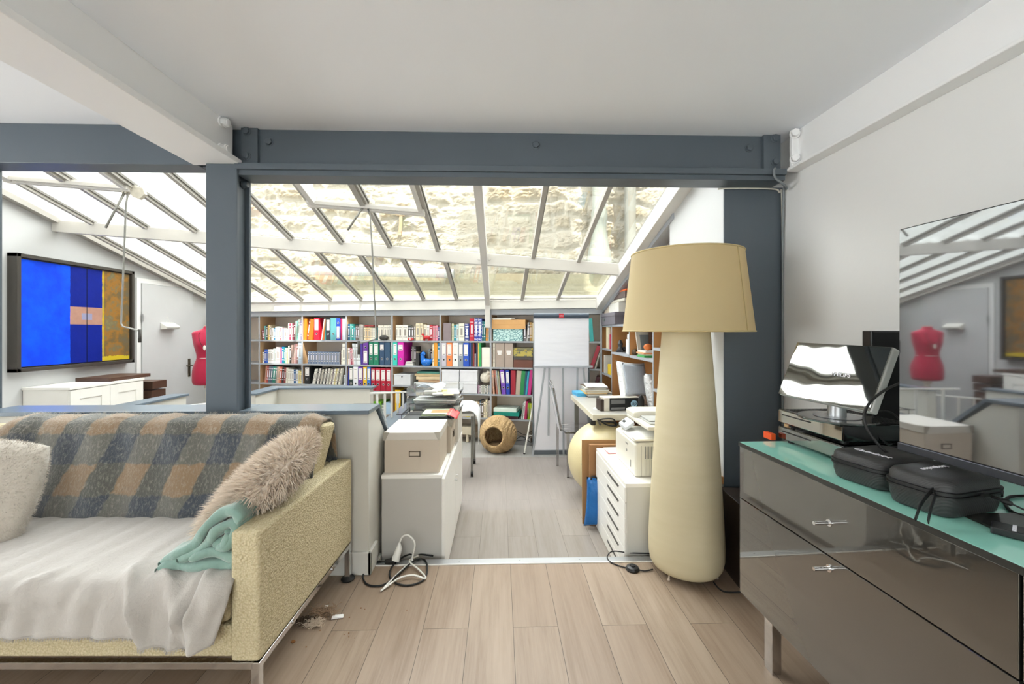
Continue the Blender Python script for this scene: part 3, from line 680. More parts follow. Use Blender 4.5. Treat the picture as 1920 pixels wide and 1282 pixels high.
row(1, 2, 'A', 1178, [(122,150,905,'c88870','k',5),(150,178,905,'a84840','k',5),(178,212,908,'606878','k',5),(212,245,912,'505c70','k',5),(245,290,910,'2a8070','k',5),(290,312,912,'606a68','k',5),(312,335,915,'c8b0a0','k',5),(335,358,915,'d8a890','k',5),(358,395,915,'c06048','k',4),(395,430,920,'302c2c','k',4),(430,462,925,'8a3a38','k',3),(462,492,928,'e0ddd0','k',3),(500,530,950,'e8e6dc'),(530,560,950,'dcdad4'),(560,592,952,'e6e4e0'),(592,628,955,'2c5888'),(628,665,955,'d6dde4'),(668,698,975,'e8d890'),(700,726,985,'ecdc9c')])
# orange folder bay
row(2, 0, 'A', 490, [(758,800,145,'f08828','f',2),(802,826,150,'8a4038','k',8),(828,895,160,'e87020','f',8),(928,1012,136,'c82038','b'),(1034,1052,150,'b8bcc0','f',9),(1054,1088,155,'d87838','f',8),(1090,1118,145,'40a0a0','f',2),(1120,1188,140,'2c3034','b'),(1192,1282,135,'5ea0a8','bn'),(1286,1345,135,'2848b0','bb'),(1348,1374,140,'b02858','f'),(1376,1400,142,'c8d0e0','f'),(1402,1425,145,'dfe4ee','f')])
row(2, 1, 'A', 872, [(818+i*21.6, 818+(i+1)*21.6, 676, ['6c7c98','7d8ba2','62728e','8a94a4'][i % 4]) for i in range(24)]+[(1340,1352,680,'50383c'),(1354,1374,640,'e8e2cc'),(1376,1420,537,'ecebe0','m')])
for_cols = ['e4e2da','d8d6ce','2e2e30','e8e6de','3c3a3a','cfc8b8','4a4c48','e2e0d8','383638','dedcd4','8c8a80','e6e2d0','6a5c68','e8e6dc','c8b87a','e0dccc','504c48','dcd8c8','a0a098','2c2c2c']
row(2, 2, 'A', 1198, [(778,862,915,'242628','b')]+[(893+i*24.5, 893+(i+1)*24.5, 962-(i % 5)*4-(18 if i > 14 else 0), for_cols[i], 'm', 12-i*.1) for i in range(19)]+[(1398,1428,1040,'c8d4e0','m')])
# red binder bay
row(3, 0, 'B', 466, [(50,82,213,'205880'),(84,108,215,'70b8b0'),(108,138,215,'309088'),(140,168,272,'60b8c8'),(170,198,235,'706058'),(198,225,238,'605850'),(226,255,222,'a8a49c'),(255,285,222,'b8b4b0'),(297,325,270,'e8d8b8'),(325,360,266,'d8b888'),(360,400,266,'dcc49c'),(400,422,274,'e8dcc0'),(422,440,274,'e0d8c8'),(440,474,274,'ece8da'),(475,492,262,'4898a0'),(520,552,232,'ece6d8'),(552,606,232,'e8e0d2'),(610,656,232,'ebe5d8'),(660,690,232,'e8e2d6'),(696,724,226,'dcdad2')])
row(3, 1, 'B', 860, [(48,74,602,'f0ece4'),(75,98,602,'e4c8cc','k',-2),(99,122,600,'a8485c','k',-4),(123,148,612,'e4b4b8','k',-5),(150,176,532,'dfe6ea','m',-6),(176,200,535,'c8ccd0','m',-6),(200,226,535,'e6eaec','m',-5),(226,252,530,'dde4ea','m',-4),(258,290,532,'4a3890','f',-3),(292,372,502,'6a3898','bb'),(386,452,505,'10785a','b'),(456,536,505,'14805e','b'),(552,626,505,'284868','bs'),(630,712,505,'2a4a68','bn'),(716,732,510,'cfe6ec','k')])
row(3, 2, 'B', 1255, [(40,74,893,'2038a0','f',3),(78,140,893,'2a3c38','b',0),(142,216,893,'e2e4ea','b'),(220,292,893,'6a3ca0','b'),(296,354,893,'e8b818','b'),(358,412,893,'2070c8','b'),(420,484,905,'b01030','b'),(488,566,905,'b01030','b'),(570,648,905,'b01030','b'),(652,728,905,'b01030','b')])
row(3, 3, 'D', 520, [(125,220,380,'6cb020','f'),(255,335,390,'a8c4dc','f')])
# blue figurine bay
row(4, 0, 'B', 466, [(795,828,225,'ece6da'),(830,900,225,'eae5dc'),(902,980,225,'ebe6dd'),(986,1034,235,'3a3c38'),(1036,1074,236,'504c44'),(1076,1104,232,'8a8070'),(1106,1168,195,'e4d8b8'),(1172,1214,195,'e0d4b4'),(1226,1274,216,'e8dcc4'),(1276,1318,226,'eef0e8'),(1320,1368,220,'b83038'),(1370,1414,235,'d88090'),(1416,1448,232,'e890a8'),(1450,1474,250,'504880')])
row(4, 1, 'B', 868, [(750,826,505,'30c8b8','b'),(832,925,503,'d010a8','bs'),(970,990,575,'504c48'),(990,1010,578,'c8c8c4'),(1012,1034,576,'6a6a66'),(1034,1050,578,'3a3834'),(1052,1078,655,'b0a890'),(1080,1108,660,'8c8878'),(1112,1160,672,'2a2826','f'),(1245,1275,612,'a8b0b4'),(1277,1306,612,'4a3830'),(1308,1340,616,'9ca4a4'),(1364,1388,530,'f0e4c8'),(1390,1446,500,'e09828','f'),(1448,1480,510,'1878a0')])
row(4, 3, 'D', 500, [(388,452,208,'e8b820','b'),(456,478,215,'2c4048','f'),(480,506,230,'283038','f'),(508,550,230,'3a3a30','f')])
# white boxes bay
row(5, 0, 'C', 458, [(86,200,190,'8a7c80','f'),(210,242,200,'c8c8a8'),(245,275,226,'2090a0'),(280,314,210,'c0d8dc'),(318,400,196,'f0ead8'),(406,474,200,'283c88','R'),(481,546,120,'c01838'),(551,608,120,'1c3cb0','R'),(611,664,120,'1c40b0','R'),(666,690,160,'306878'),(692,718,166,'208080'),(722,750,232,'d89030','k',2),(752,772,240,'c8a890','k',2),(774,792,250,'4898a8','k',2)])
row(5, 1, 'C', 855, [(62,134,490,'c4c0cc','b'),(140,224,490,'f08848','b'),(230,312,490,'e8e9ea','b'),(316,388,490,'9098a0','b'),(390,474,492,'1850c0','b'),(476,500,494,'2048a0','f'),(502,530,495,'303030','f'),(532,553,495,'883028','f'),(555,574,660,'c8c0c4','k'),(576,604,495,'302c50','f'),(606,624,495,'e0c060','f'),(626,650,492,'30a860','f'),(665,788,562,'ece8dc','f')])
row(5, 3, 'F', 640, [(146,164,425,'2a2a2c'),(164,182,428,'e6e6e8'),(182,200,432,'3c3438'),(201,226,424,'d8c0b0'),(227,258,420,'d8b8a8'),(262,318,428,'d8c820'),(322,348,432,'e0dccc'),(349,374,430,'e4e0d0'),(376,412,402,'dcd6c8'),(414,442,400,'e0d4c0'),(444,468,402,'d0b090'),(469,492,385,'405868'),(493,528,390,'544838'),(530,558,400,'e8dcc0'),(560,588,366,'e4d8b8'),(590,606,362,'484440'),(606,624,378,'b8b0a8'),(624,640,380,'585450')])
# bay beside the flipchart
row(6, 0, 'C', 458, [(1292,1330,212,'6a6468'),(1335,1356,176,'a09c9c','k',4),(1358,1384,180,'504c48'),(1386,1404,172,'b08848'),(1406,1424,170,'9c7840'),(1426,1442,180,'d8c8a0')])
row(6, 1, 'C', 858, [(832,864,490,'cfc8b8','m'),(868,1000,495,'a8988c','f'),(1006,1134,495,'a8988c','f')])
row(6, 2, 'C', 1258, [(832,858,905,'d8a890','m',-3),(884,908,900,'b06858','m',-6),(910,930,905,'a8b4b0','m',-6),(932,950,912,'b0b088','m',-5),(968,1034,896,'7848b8','b',-5),(1036,1092,896,'2040b0','b',-2),(1100,1172,896,'a01830','f'),(1172,1246,898,'b8a898','f',3),(1232,1292,900,'208848','f',5),(1292,1318,900,'204868','f',5),(1318,1348,904,'30a0b8','f',6),(1352,1400,880,'c02880','f',6)])
row(6, 3, 'F', 678, [(1092,1112,425,'b8c4c0','m',8),(1120,1140,400,'e8e8e4','m',6),(1142,1178,405,'b8285c','f',5),(1192,1222,432,'98c020'),(1230,1252,432,'b8c820'),(1254,1268,440,'c8b890')])
# behind the flipchart
row(7, 0, 'C', 458, [(2290,2350,110,'38a8a8','f',-4)])
row(7, 1, 'C', 858, [(2290,2345,520,'a82038','f',18),(2360,2385,600,'b8b4a8','m',16)])
row(7, 2, 'C', 1258, [(2320,2372,960,'4a1a20','f',14)])

# loose things on the shelves
def simple(name, label, cat, s, z, b, m, t=.02, group=None, rot=0, **k):
    o = b.build(name, m, **k); o.matrix_world = Matrix.Translation(bk(s, t, z)) @ Matrix.Rotation(RZ+rot, 4, 'Z'); return tag(o, label, cat, group)
def crs(c, x): ox, oy, q = CROPS[c]; return s_of(ox+x/q)
def crz(c, x, y): ox, oy, q = CROPS[c]; return z_of(ox+x/q, oy+y/q)
simple('carrier_bag', 'crumpled clear and white bag between the orange folders and the red binder', 'bag', crs('A', 862), 1.133, MB().sphere((0, .06, .052), .052, 16, 10, sx=1.35, sy=.9), mat('crumpled_film', 'cfcac4', .35, bump=(28, 1, .03), var=(20, .3)), smooth=True)
simple('flat_book', 'dark red book lying flat atop the cream paperbacks', 'book', crs('B', 300), crz('B', 400, 264), MB().box((0, 0, 0), (.13, .18, .016)), cmat('a03a38'), t=.03)
simple('black_pouch', 'small black leather pouch before the pale encyclopedias on the top shelf', 'pouch', crs('B', 625), 1.133, MB().sphere((0, -.01, .036), .036, 18, 10, sx=1.9, sy=.8), mat('black_leather', '33302c', .45, bump=(40, .6, .01)), smooth=True, t=.0)
simple('toy_crab', 'small red and white toy lying before the dark books', 'toy', crs('B', 1045), 1.133, MB().sphere((0, -.02, .018), .022, 16, 8, sx=1.9).sphere((.028, -.02, .022), .012, 10, 8).sphere((-.028, -.02, .022), .012, 10, 8).sphere((.0, -.035, .018), .012, 10, 8, mi=1), [cmat('c03838'), cmat('e8d8d0')], smooth=True, t=.0)
b = MB()
for dx in (-.035, .03): 
    for dy in (-.03, 0): b.cyl((dx, dy, 0), (dx*.9, dy, .03), .007, n=8)
b.sphere((0, -.015, .042), .024, 14, 8, sx=1.9); b.cyl((-.035, -.015, .05), (-.05, -.015, .078), .01, n=10); b.sphere((-.055, -.015, .08), .014, 12, 8, sx=1.4); b.cyl((.04, -.015, .045), (.065, -.015, .075), .005, n=8)
simple('toy_dog', 'red toy animal standing before the white and red books', 'toy', crs('B', 1290), 1.133, b, cmat('c02028'), t=.0, smooth='auto')
# blue speckled hen figurine
t_blue = NT('blue_speckled_glaze'); vor = t_blue.n('TexVoronoi'); vor.inputs['Scale'].default_value = 34; t_blue.link(t_blue.tc.outputs['Object'], vor.inputs['Vector'])
t_blue.link(t_blue.mix(t_blue.ramp(vor.outputs['Distance'], [(.16, (1,1,1)), (.2, (0,0,0))]), '1470d0', 'cfe8f8'), t_blue.b.inputs['Base Color']); t_blue.b.inputs['Roughness'].default_value = .2
b = MB(); b.lathe([(.001, 0), (.03, .0), (.045, .012), (.058, .035), (.06, .055), (.048, .08), (.02, .095), (.001, .098)], 24, (0, 0, 0), sx=1.25, sy=.9)
b.tube(catmull([(-.035, 0, .06), (-.05, 0, .10), (-.052, 0, .135), (-.045, 0, .155)], 5), [.034]*5+[.028]*5+[.024]*6, 14); b.sphere((-.043, 0, .158), .03, 16, 10); b.cyl((-.06, 0, .155), (-.09, 0, .148), .008, .002, n=8)
b.cyl((-.04, 0, .18), (-.04, 0, .205), .006, .002, n=8); b.tube(catmull([(.05, 0, .06), (.075, 0, .08), (.085, 0, .10)], 5), [.02]*5+[.012]*6, 10)
simple('hen_figurine', 'bright blue speckled hen figurine on the second shelf', 'figurine', crs('B', 1268), .8005, b, t_blue.m, t=.02, smooth='auto')
for i in range(4): simple('flat_book', ['lowest', 'second', 'third', 'topmost'][i]+' thin book in the flat pile by the magenta binder', 'book', crs('B', 945+i*4), .8005+i*.0135, MB().box((0, 0, 0), (.115-i*.008, .16, .012)), cmat(['d8dcd8','e6e2dc','b8b8b4','dcd8d4'][i]), t=.005, group='flat pile of thin books')
# white storage box, papers and folded cloths on the third shelf
def lidbox(name, label, s, z, w, d, h, col, group=None, lid=.03, t=.0, holder=None, knob=False, cat='box', rot=0):
    o = thing(name, label, cat, bk(s, t, z), RZ+rot, group); m = cmat(col, .6)
    MB().box((.003, .003, 0), (w-.003, d-.003, h-lid*.5)).build('box_body', m, o, bevel=.002); MB().box((0, 0, h-lid), (w, d, h)).build('lid', m, o, bevel=.003)
    if holder: MB().box((w/2-.03, -.003, h*.3), (w/2+.03, .001, h*.3+.03)).build('label_holder', M['ring'], o)
    if knob: MB().cyl((w/2, -.004, h*.78), (w/2, .002, h*.78), .009, n=14).build('finger_hole', M['hole'], o)
    return o
lidbox('storage_box', 'pale grey lidded storage box with a finger hole on the third shelf', crs('B', 768), .541, crs('B', 1030)-crs('B', 768), .27, .142, 'd6d8dc', knob=True, lid=.012)
def slab_stack(s, z, w, items, t0=.02, group=None, dep=.22):
    for i, (col, h, dw, dx, lab, nm, cat, wav) in enumerate(items):
        b = MB(); n = 10; W = w-dw
        def fn(u, v, top, W=W, dx=dx, h=h, i=i):
            return (dx+u*W, v*dep, (h if top else 0)+wav*math.sin(u*5+i*1.7)*.5+wav*.4*math.sin(v*6+i))
        b.grid(lambda u, v: fn(u, v, 0), n, 4); b.grid(lambda u, v: fn(u, v, 1), n, 4)
        for k in range(n):
            for v in (0, 1): b.add([fn(k/n, v, 0), fn((k+1)/n, v, 0), fn((k+1)/n, v, 1), fn(k/n, v, 1)], [(0,1,2,3)])
        for u in (0, 1):
            for k in range(4): b.add([fn(u, k/4, 0), fn(u, (k+1)/4, 0), fn(u, (k+1)/4, 1), fn(u, k/4, 1)], [(0,1,2,3)])
        o = b.build(nm, cmat(col, .75), weld=True, bevel=min(.004, h*.3)); o.matrix_world = Matrix.Translation(bk(s, t0, z+wav)) @ Matrix.Rotation(RZ, 4, 'Z'); tag(o, lab, cat, group); z += h+wav*.9
W4 = crs('B', 1480)-crs('B', 1085)
slab_stack(crs('B', 1085), .541, W4, [('e4e8ee', .032, .0, -.01, 'crumpled white plastic folder at the bottom of the folder heap', 'plastic_folder', 'folder', .006),
  ('b89878', .030, .05, .05, 'brown kraft envelope above the white plastic folder', 'kraft_envelope', 'envelope', .004), ('d8c4a0', .042, .02, .02, 'thick tan kraft envelope in the middle of the folder heap', 'kraft_envelope', 'envelope', .005),
  ('c8b088', .032, .0, .0, 'tan kraft envelope below the green folder', 'kraft_envelope', 'envelope', .004), ('4a8478', .026, .04, .03, 'dark green folder atop the envelope heap', 'paper_folder', 'folder', .003)])
# four white boxes
w5 = crs('C', 326)-crs('C', 60)
for i, (x, z, q) in enumerate(((60, .458, 'lower left'), (330, .458, 'lower right'), (60, .458+.151, 'upper left'), (330, .458+.151, 'upper right'))):
    lidbox('storage_box', '%s white cardboard box of the block of four on the third shelf' % q, crs('C', x)+(.004 if i > 1 else 0), z, w5-.004, .28, .149, 'e2e3e8', 'white cardboard boxes', lid=.032)
simple('cloth_bundle', 'round bundle of white patterned cloth stuffed above small books', 'cloth', crs('C', 712), .66, MB().sphere((0, .06, 0), .07, 20, 12, sx=1.08, sy=.8).sphere((.035, .05, .065), .03, 12, 8), mat('white_patterned_cloth', 'dcd6c8', .8, bump=(30, 1, .02), var=(30, .25)), t=.0, smooth=True)
for k, c in enumerate(['c890b8','8c8480','e0e0dc','a0a898','d8d4cc','606858','e4e0d8','8898a8','dcd8d0']):
    x = 606+k*21.5; put_book(crs('C', x), crs('C', x+20)-crs('C', x), .105, .4575, c, 0, 'small %s booklet, %s from left under the cloth bundle' % (cname(c), ORD[k]), 'small booklets under the cloth bundle')
# patterned box and wooden box
tp = NT('patterned_paper'); v = tp.n('TexVoronoi', feature='DISTANCE_TO_EDGE'); v.inputs['Scale'].default_value = 22; tp.link(tp.mapping(tp.tc.outputs['Object'], sca=(1, 1, 1.4)), v.inputs['Vector'])
tp.link(tp.mix(tp.ramp(v.outputs['Distance'], [(.04, (1,1,1)), (.08, (0,0,0))]), 'c4e2e0', '3c8088'), tp.b.inputs['Base Color']); tp.b.inputs['Roughness'].default_value = .6
wb = crs('C', 1280)-crs('C', 835)
simple('patterned_box', 'light blue box with a teal vine pattern under the wooden tray box', 'box', crs('C', 835), 1.133, MB().box((0, 0, 0), (wb, .25, .15)), tp.m, t=.01, bevel=.002)
M['pine'] = mat('light_wood', 'd2a268', .5, bump=(40, .1, .004), var=(8, .12))
b = MB(); b.box((0, 0, 0), (wb+.045, .25, .118)); b.box((-.002, -.002, .055), (wb+.047, .25, .059))
simple('wooden_box', 'light wooden box standing on the patterned blue box', 'box', crs('C', 823), 1.284, b, M['pine'], t=.0, bevel=.002)
simple('paper_sheaf', 'white sheaf of papers lying on the light wooden box', 'paper', crs('C', 830), 1.403, MB().box((0, 0, 0), (.24, .2, .012)).box((-.01, .01, .013), (.28, .2, .02)), M['paper'], t=.01)
# map boxes
w6 = crs('C', 1428)-crs('C', 1140)
def mapmat(n, a, b_, sc_=16):
    t = NT(n); r = t.ramp(t.noise(sc_, None, 5, .7), [(.45, a), (.5, b_)]); t.link(r, t.b.inputs['Base Color']); return t.m
for z0, h, m, lab, nm in ((0, .096, mat('brown_case_leather', '6a3c2c', .4, var=(18, .25)), 'brown leatherette case at the bottom of the stack of boxes', 'brown_case'), (.097, .042, cmat('46403c'), 'dark grey flat box between the brown case and the printed box', 'flat_box'),
    (.14, .07, mapmat('printed_box_grey', '5c625c', 'b8a850'), 'grey box printed with yellow lettering, second from top of its stack', 'printed_box'), (.211, .036, mapmat('printed_box_yellow', 'c8b040', '6c6a50'), 'yellow printed box atop the stack by the flipchart', 'printed_box')):
    simple(nm, lab, 'box', crs('C', 1142), .8005+z0, MB().box((0, 0, 0), (w6, .24, h)), m, t=.01, bevel=.002)
for x in (868, 1006):
    cx = (crs('C', x)+crs('C', x+130))/2
    simple('label_holder', 'paper label in the holder of the %s taupe magazine file' % ('left' if x < 900 else 'right'), 'label', cx, .985, MB().box((-.03, -.004, 0), (.03, 0, .028)).box((-.024, -.005, -.028), (.024, 0, 0)), M['label'], t=.009)
# stack on bottom shelf
w7 = crs('F', 1050)-crs('F', 684)
for z0, h, c, dw, lab in ((0, .035, '3a1a24', .0, 'dark maroon flat box at the bottom of the green box stack'), (.036, .05, '109080', -.01, 'green lidded flat box in the middle of its stack'), (.087, .045, 'e4f2ea', .02, 'white flat box atop the green box')):
    simple('flat_box', lab, 'box', crs('F', 684), .1505+z0, MB().box((0, 0, 0), (w7-dw, .24, h)), cmat(c), t=.0, bevel=.002)
for k in range(7):
    simple('magazine', ['lowest', 'second', 'third', 'fourth', 'fifth', 'sixth', 'topmost'][k]+' magazine in the flat pile on the bottom shelf behind the railing', 'magazine', crs('D', 168)+(k % 3)*.008, .1505+k*.019, MB().box((0, 0, 0), (.21, .27, .0175)), cmat(['c8ccd0','e2e2e0','8890a0','dcd8dc','b0a8b0','e4e6e6','606468'][k]), t=.02, group='magazine pile on the bottom shelf')
for k in range(6):
    simple('magazine', ['lowest', 'second', 'third', 'fourth', 'fifth', 'topmost'][k]+' paper bundle in the pile at the far left foot of the bookcase', 'magazine', s_of(490), .16+k*.032, MB().box((0, 0, 0), (.15, .25, .028)), cmat(['3c3c40','c4ccd0','e2e2e0','a89888','dcd8dc','d0c8c0'][k]), t=.0, group='paper bundles at the far left')
# clutter under the bottom shelf
b = MB(); b.box((0, 0, 0), (.24, .16, .05)); b.box((.03, -.01, .05), (.22, .12, .09)); simple('metal_rack', 'grey folded metal rack lying on the floor under the bookcase', 'rack', s_of(962), FAR, b, mat('dull_metal', '9c9c9c', .45, .3), t=.03, bevel=.004)
b = MB(); b.box((0, 0, .1), (.42, .2, .2)); 
for x in (.04, .34): b.cyl((x, .02, 0), (x, .02, .1), .018, n=10)
simple('low_drawer_unit', 'low cream wooden unit on wheels under the bookcase', 'drawer unit', s_of(827)+.005, FAR, b, cmat('cfc4ae'), t=.02, bevel=.004)
for k, (pp, r) in enumerate((([(970, 808), (985, 815), (1000, 806), (990, 822), (968, 826)], .004), ([(960, 830), (978, 818), (996, 829), (1003, 816)], .005))):
    pts = [P(x, y, camD(x)+.02) for x, y in pp]; o = MB().tube(catmull(pts, 6), r, 6).build('loose_cable', M['rubber'], smooth=True); tag(o, ['upper', 'lower'][k]+' black cable tangled on the metal rack under the bookcase', 'cable')

# ================================================================== SHELVING IN THE RIGHT ALCOVE
def Yx(px): return at_X(px, 619, XR).y
YS = [Yx(1127)-.04, Yx(1147), Yx(1180), Yx(1225), 3.10]
al = thing('alcove_shelving', 'brown and grey shelving unit in the alcove behind the floor lamp', 'shelving', (XR, YS[0], FAR))
def al_part(name, bxs, m, **k):
    b = MB()
    for a, c in bxs: b.box((a[0]-XR, a[1]-YS[0], a[2]-FAR), (c[0]-XR, c[1]-YS[0], c[2]-FAR))
    return b.build(name, m, al, **k)
M['woodside'] = mat('warm_shelf_side', 'b07c48', .5, var=(6, .12))
XB = 1.60
def side(y, zt, zb=FAR):
    b = MB(); b.box((.004, y-YS[0], zb-FAR), (XB-XR, y-YS[0]+.02, zt-FAR)); b.box((0, y-YS[0], zb-FAR), (.004, y-YS[0]+.02, zt-FAR), 1)
    b.build('side_panel', [M['woodside'], M['shelfg']], al)
def zt_at(y): return roofz(XR, y)-.26
for y in (YS[0], YS[3]): side(y, zt_at(y))
side(YS[1], 1.308)
side(YS[2], zt_at(YS[2]), 1.03)
def shelf(y0, y1, z): al_part('shelf', [((XR, y1+.02, z-.022), (XB, y0, z))], M['shelfg'])
shelf(YS[0], YS[1], 1.33); shelf(YS[1], YS[2], 1.33); shelf(YS[2], YS[3], 1.33)
shelf(YS[0], YS[1], 1.055); shelf(YS[0], YS[1], .76); shelf(YS[0], YS[1], .45); shelf(YS[1], YS[2], 1.03); shelf(YS[2], YS[3], 1.03); shelf(YS[3]-.02+.02, YS[4], 1.13); shelf(YS[3], YS[4], .8)
shelf(YS[1], YS[2], .54); shelf(YS[3], YS[4], 1.75); al_part('back_panel', [((XB, YS[4], FAR), (XB+.01, YS[0]+.02, 1.6))], M['woodside'])
def alx(px, py, depth=.02, hh=None): return at_X(px, py, XR+depth)
def albox(name, label, cat, px0, px1, z0, z1, m, dep=.25, x0=.01, group=None, bevel=.002):
    ya, yb = at_X(px0, 619, XR+x0).y, at_X(px1, 619, XR+x0).y
    o = B((0, 0, 0), (dep, ya-yb, z1-z0)).build(name, m, bevel=bevel); o.location = (XR+x0, yb, z0); return tag(o, label, cat, group)
# big grey box projecting past the end of the unit
t = thing('archive_box', 'dark grey lidded archive box on the upper alcove shelf beside the flipchart', 'box', (XR-.02, YS[1]-.19, 1.3305))
MB().box((.004, .004, 0), (.33, .616, .12)).build('box_body', cmat('6e6a72', .6), t, bevel=.003); MB().box((0, 0, .095), (.334, .62, .135)).build('lid', cmat('77737b', .6), t, bevel=.003)
MB().box((-.003, .42, .045), (.0, .48, .075)).build('label_holder', M['ring'], t)
albox('paper_box', 'small beige box above the dark grey archive box, left of the white one', 'box', 1133, 1141, 1.466, 1.55, cmat('cfc2b0', .6), .2)
albox('white_box', 'small white box above the dark grey archive box', 'box', 1141.5, 1160, 1.466, 1.565, cmat('e2e0da', .6), .2)
albox('brown_carton', 'taupe carton higher up under the sloping glass edge', 'box', 1141, 1172, 1.60, 1.665, cmat('6f5f5c', .6), .28)
albox('paper_stack', 'loose stack of papers between the white box and the taupe carton', 'paper', 1139, 1170, 1.566, 1.599, cmat('d8d4c8', .7), .22, bevel=.01)
albox('orange_folder', 'bright orange folder lying on the taupe carton', 'folder', 1158, 1174, 1.666, 1.682, cmat('f07030', .5), .2)
albox('cream_carton', 'cream carton on the top alcove shelf just above the lampshade', 'box', 1232, 1258, 1.7505, 1.83, cmat('e0d4b4', .6), .22)
albox('crumpled_sack', 'crumpled paper bag on the cream carton above the lampshade', 'bag', 1233, 1255, 1.832, 1.89, mat('kraft_crumpled', 'c8b090', .8, bump=(30, 1, .02)), .18, bevel=.02)
for k, (a, b_, z1, c) in enumerate(((1136.5, 1139.5, 1.31, 'e8dcb8'), (1139.6, 1142.4, 1.30, 'd8c8b0'), (1142.5, 1145.6, 1.22, 'b02848'))):
    albox('book', ['cream book at the left of the alcove shelf by the flipchart', 'tan book beside the cream one by the flipchart', 'crimson book right of the tan one by the flipchart'][k], 'book', a, b_, 1.0555, z1, cmat(c), .2)
albox('greeting_card', 'large white card standing on the narrow alcove shelf by the flipchart', 'card', 1132, 1133.5, .7605, .97, cmat('e0dcd4', .6), .22)
o = albox('toy_blocks', 'small pile of yellow, green and red toy pieces in front of the white card', 'toy', 1139, 1145, .7605, .88, [cmat('e8c830')], .08, bevel=.01)
albox('mirror_box', 'pale framed box standing behind the ornaments on the alcove shelf', 'box', 1151, 1172, 1.0305, 1.235, cmat('b8a890', .4), .03, x0=.20)
v = at_X(1163, 655, XR+.08); b = MB(); b.lathe([(.03, 0), (.035, .03), (.02, .06), (.03, .09), (.012, .13)], 16); b.sphere((.05, .02, .03), .028, 12, 8); b.box((-.05, -.04, 0), (.02, .0, .02))
o = b.build('ornament', mat('dark_ornament', '3a3c40', .35, var=(40, .3)), smooth='auto'); o.location = (v.x, v.y, 1.0305); tag(o, 'cluster of small dark ornaments before the pale framed box', 'ornament')
o = b = MB().box((0, 0, 0), (.09, .09, .15)).box((.01, .01, .15), (.08, .08, .20)).build('white_canister', mat('white_ceramic', 'e6e6e4', .3), bevel=.008); v = at_X(1177, 655, XR+.02); o.location = (v.x, v.y-.02, 1.0305); tag(o, 'white square canister standing right of the dark ornaments', 'canister')
# framed picture leaning in the next bay
t = thing('picture_frame', 'white picture frame leaning back on the alcove shelf', 'picture frame', (XR+.05, at_X(1199, 665, XR+.05).y+.02, 1.031), 0)
t.rotation_euler = (math.radians(-14), 0, math.radians(12))
MB().box((0, 0, 0), (.17, .012, .25)).build('frame', cmat('dcd8ce', .4), t, bevel=.002); MB().box((.035, -.002, .05), (.135, .0, .2)).build('picture', cmat('8a9498', .3), t)
albox('framed_picture', 'dark brown frame standing behind the white picture frame', 'picture frame', 1216, 1222, 1.0305, 1.27, cmat('5a3c2c', .4), .02, x0=.16)
v = at_X(1203, 672, XR+.03); 
for k, (c, h, dx) in enumerate((('3ca050', .018, 0), ('d8e0c8', .012, .01), ('f0a070', .012, -.005), ('e8e4dc', .015, .01))):
    o = B((0, 0, 0), (.14-dx, .2, h)).build('notebook', cmat(c), bevel=.002); o.location = (v.x+dx-.02, v.y-.13, 1.0305+[0, .0185, .031, .0435][k]); tag(o, ['green notebook at the bottom of the pile before the picture frame', 'pale green notebook, second from bottom before the picture frame', 'orange notebook, third from bottom before the picture frame', 'white notebook atop the pile before the picture frame'][k], 'notebook', None)
o = MB().sphere((0, 0, .03), .03, 16, 10, sx=1.3).build('orange_pouch', cmat('d87838', .5), smooth=True); o.location = (v.x+.05, v.y-.02, 1.09); tag(o, 'small orange pouch lying on the notebooks', 'pouch')
o = MB().sphere((0, 0, .03), .03, 16, 10).build('round_tin', cmat('5a4630', .4), smooth=True); v2 = at_X(1190, 660, XR+.05); o.location = (v2.x, v2.y, 1.031); tag(o, 'small brown round tin left of the green notebook', 'tin')

# ================================================================== DESK AREA
yd0, yd1 = 3.57, 4.68; xd = .785; zd = .56
t = thing('desk', 'pale grey desk with a cream edge against the alcove', 'desk', (xd, yd0, FAR))
MB().box((0, 0, zd-FAR-.03), (XR-xd-.01, yd1-yd0, zd-FAR)).build('desktop', mat('grey_desktop', 'b4b1aa', .35), t, bevel=.003)
MB().box((-.004, -.006, zd-FAR-.05), (0.0, yd1-yd0, zd-FAR-.002)).box((-.004, -.010, zd-FAR-.05), (XR-xd-.01, -.001, zd-FAR-.002)).build('edge_band', mat('cream_edge', 'ddd6bf', .4), t, bevel=.001)
for x, y in ((.05, yd1-yd0-.06), (.42, yd1-yd0-.06)): MB().box((x-.02, y-.02, 0), (x+.02, y+.02, zd-FAR-.03)).build('leg', M['steel'], t)
MB().bar((.03, .05, zd-FAR-.03), (.12, .1, zd-FAR-.16), .012, .012).build('brace', M['steel'], t); 
MB().box((-.01, .03, zd-FAR-.10), (.03, .10, zd-FAR-.055)).build('clamp', M['black'], t, bevel=.006)
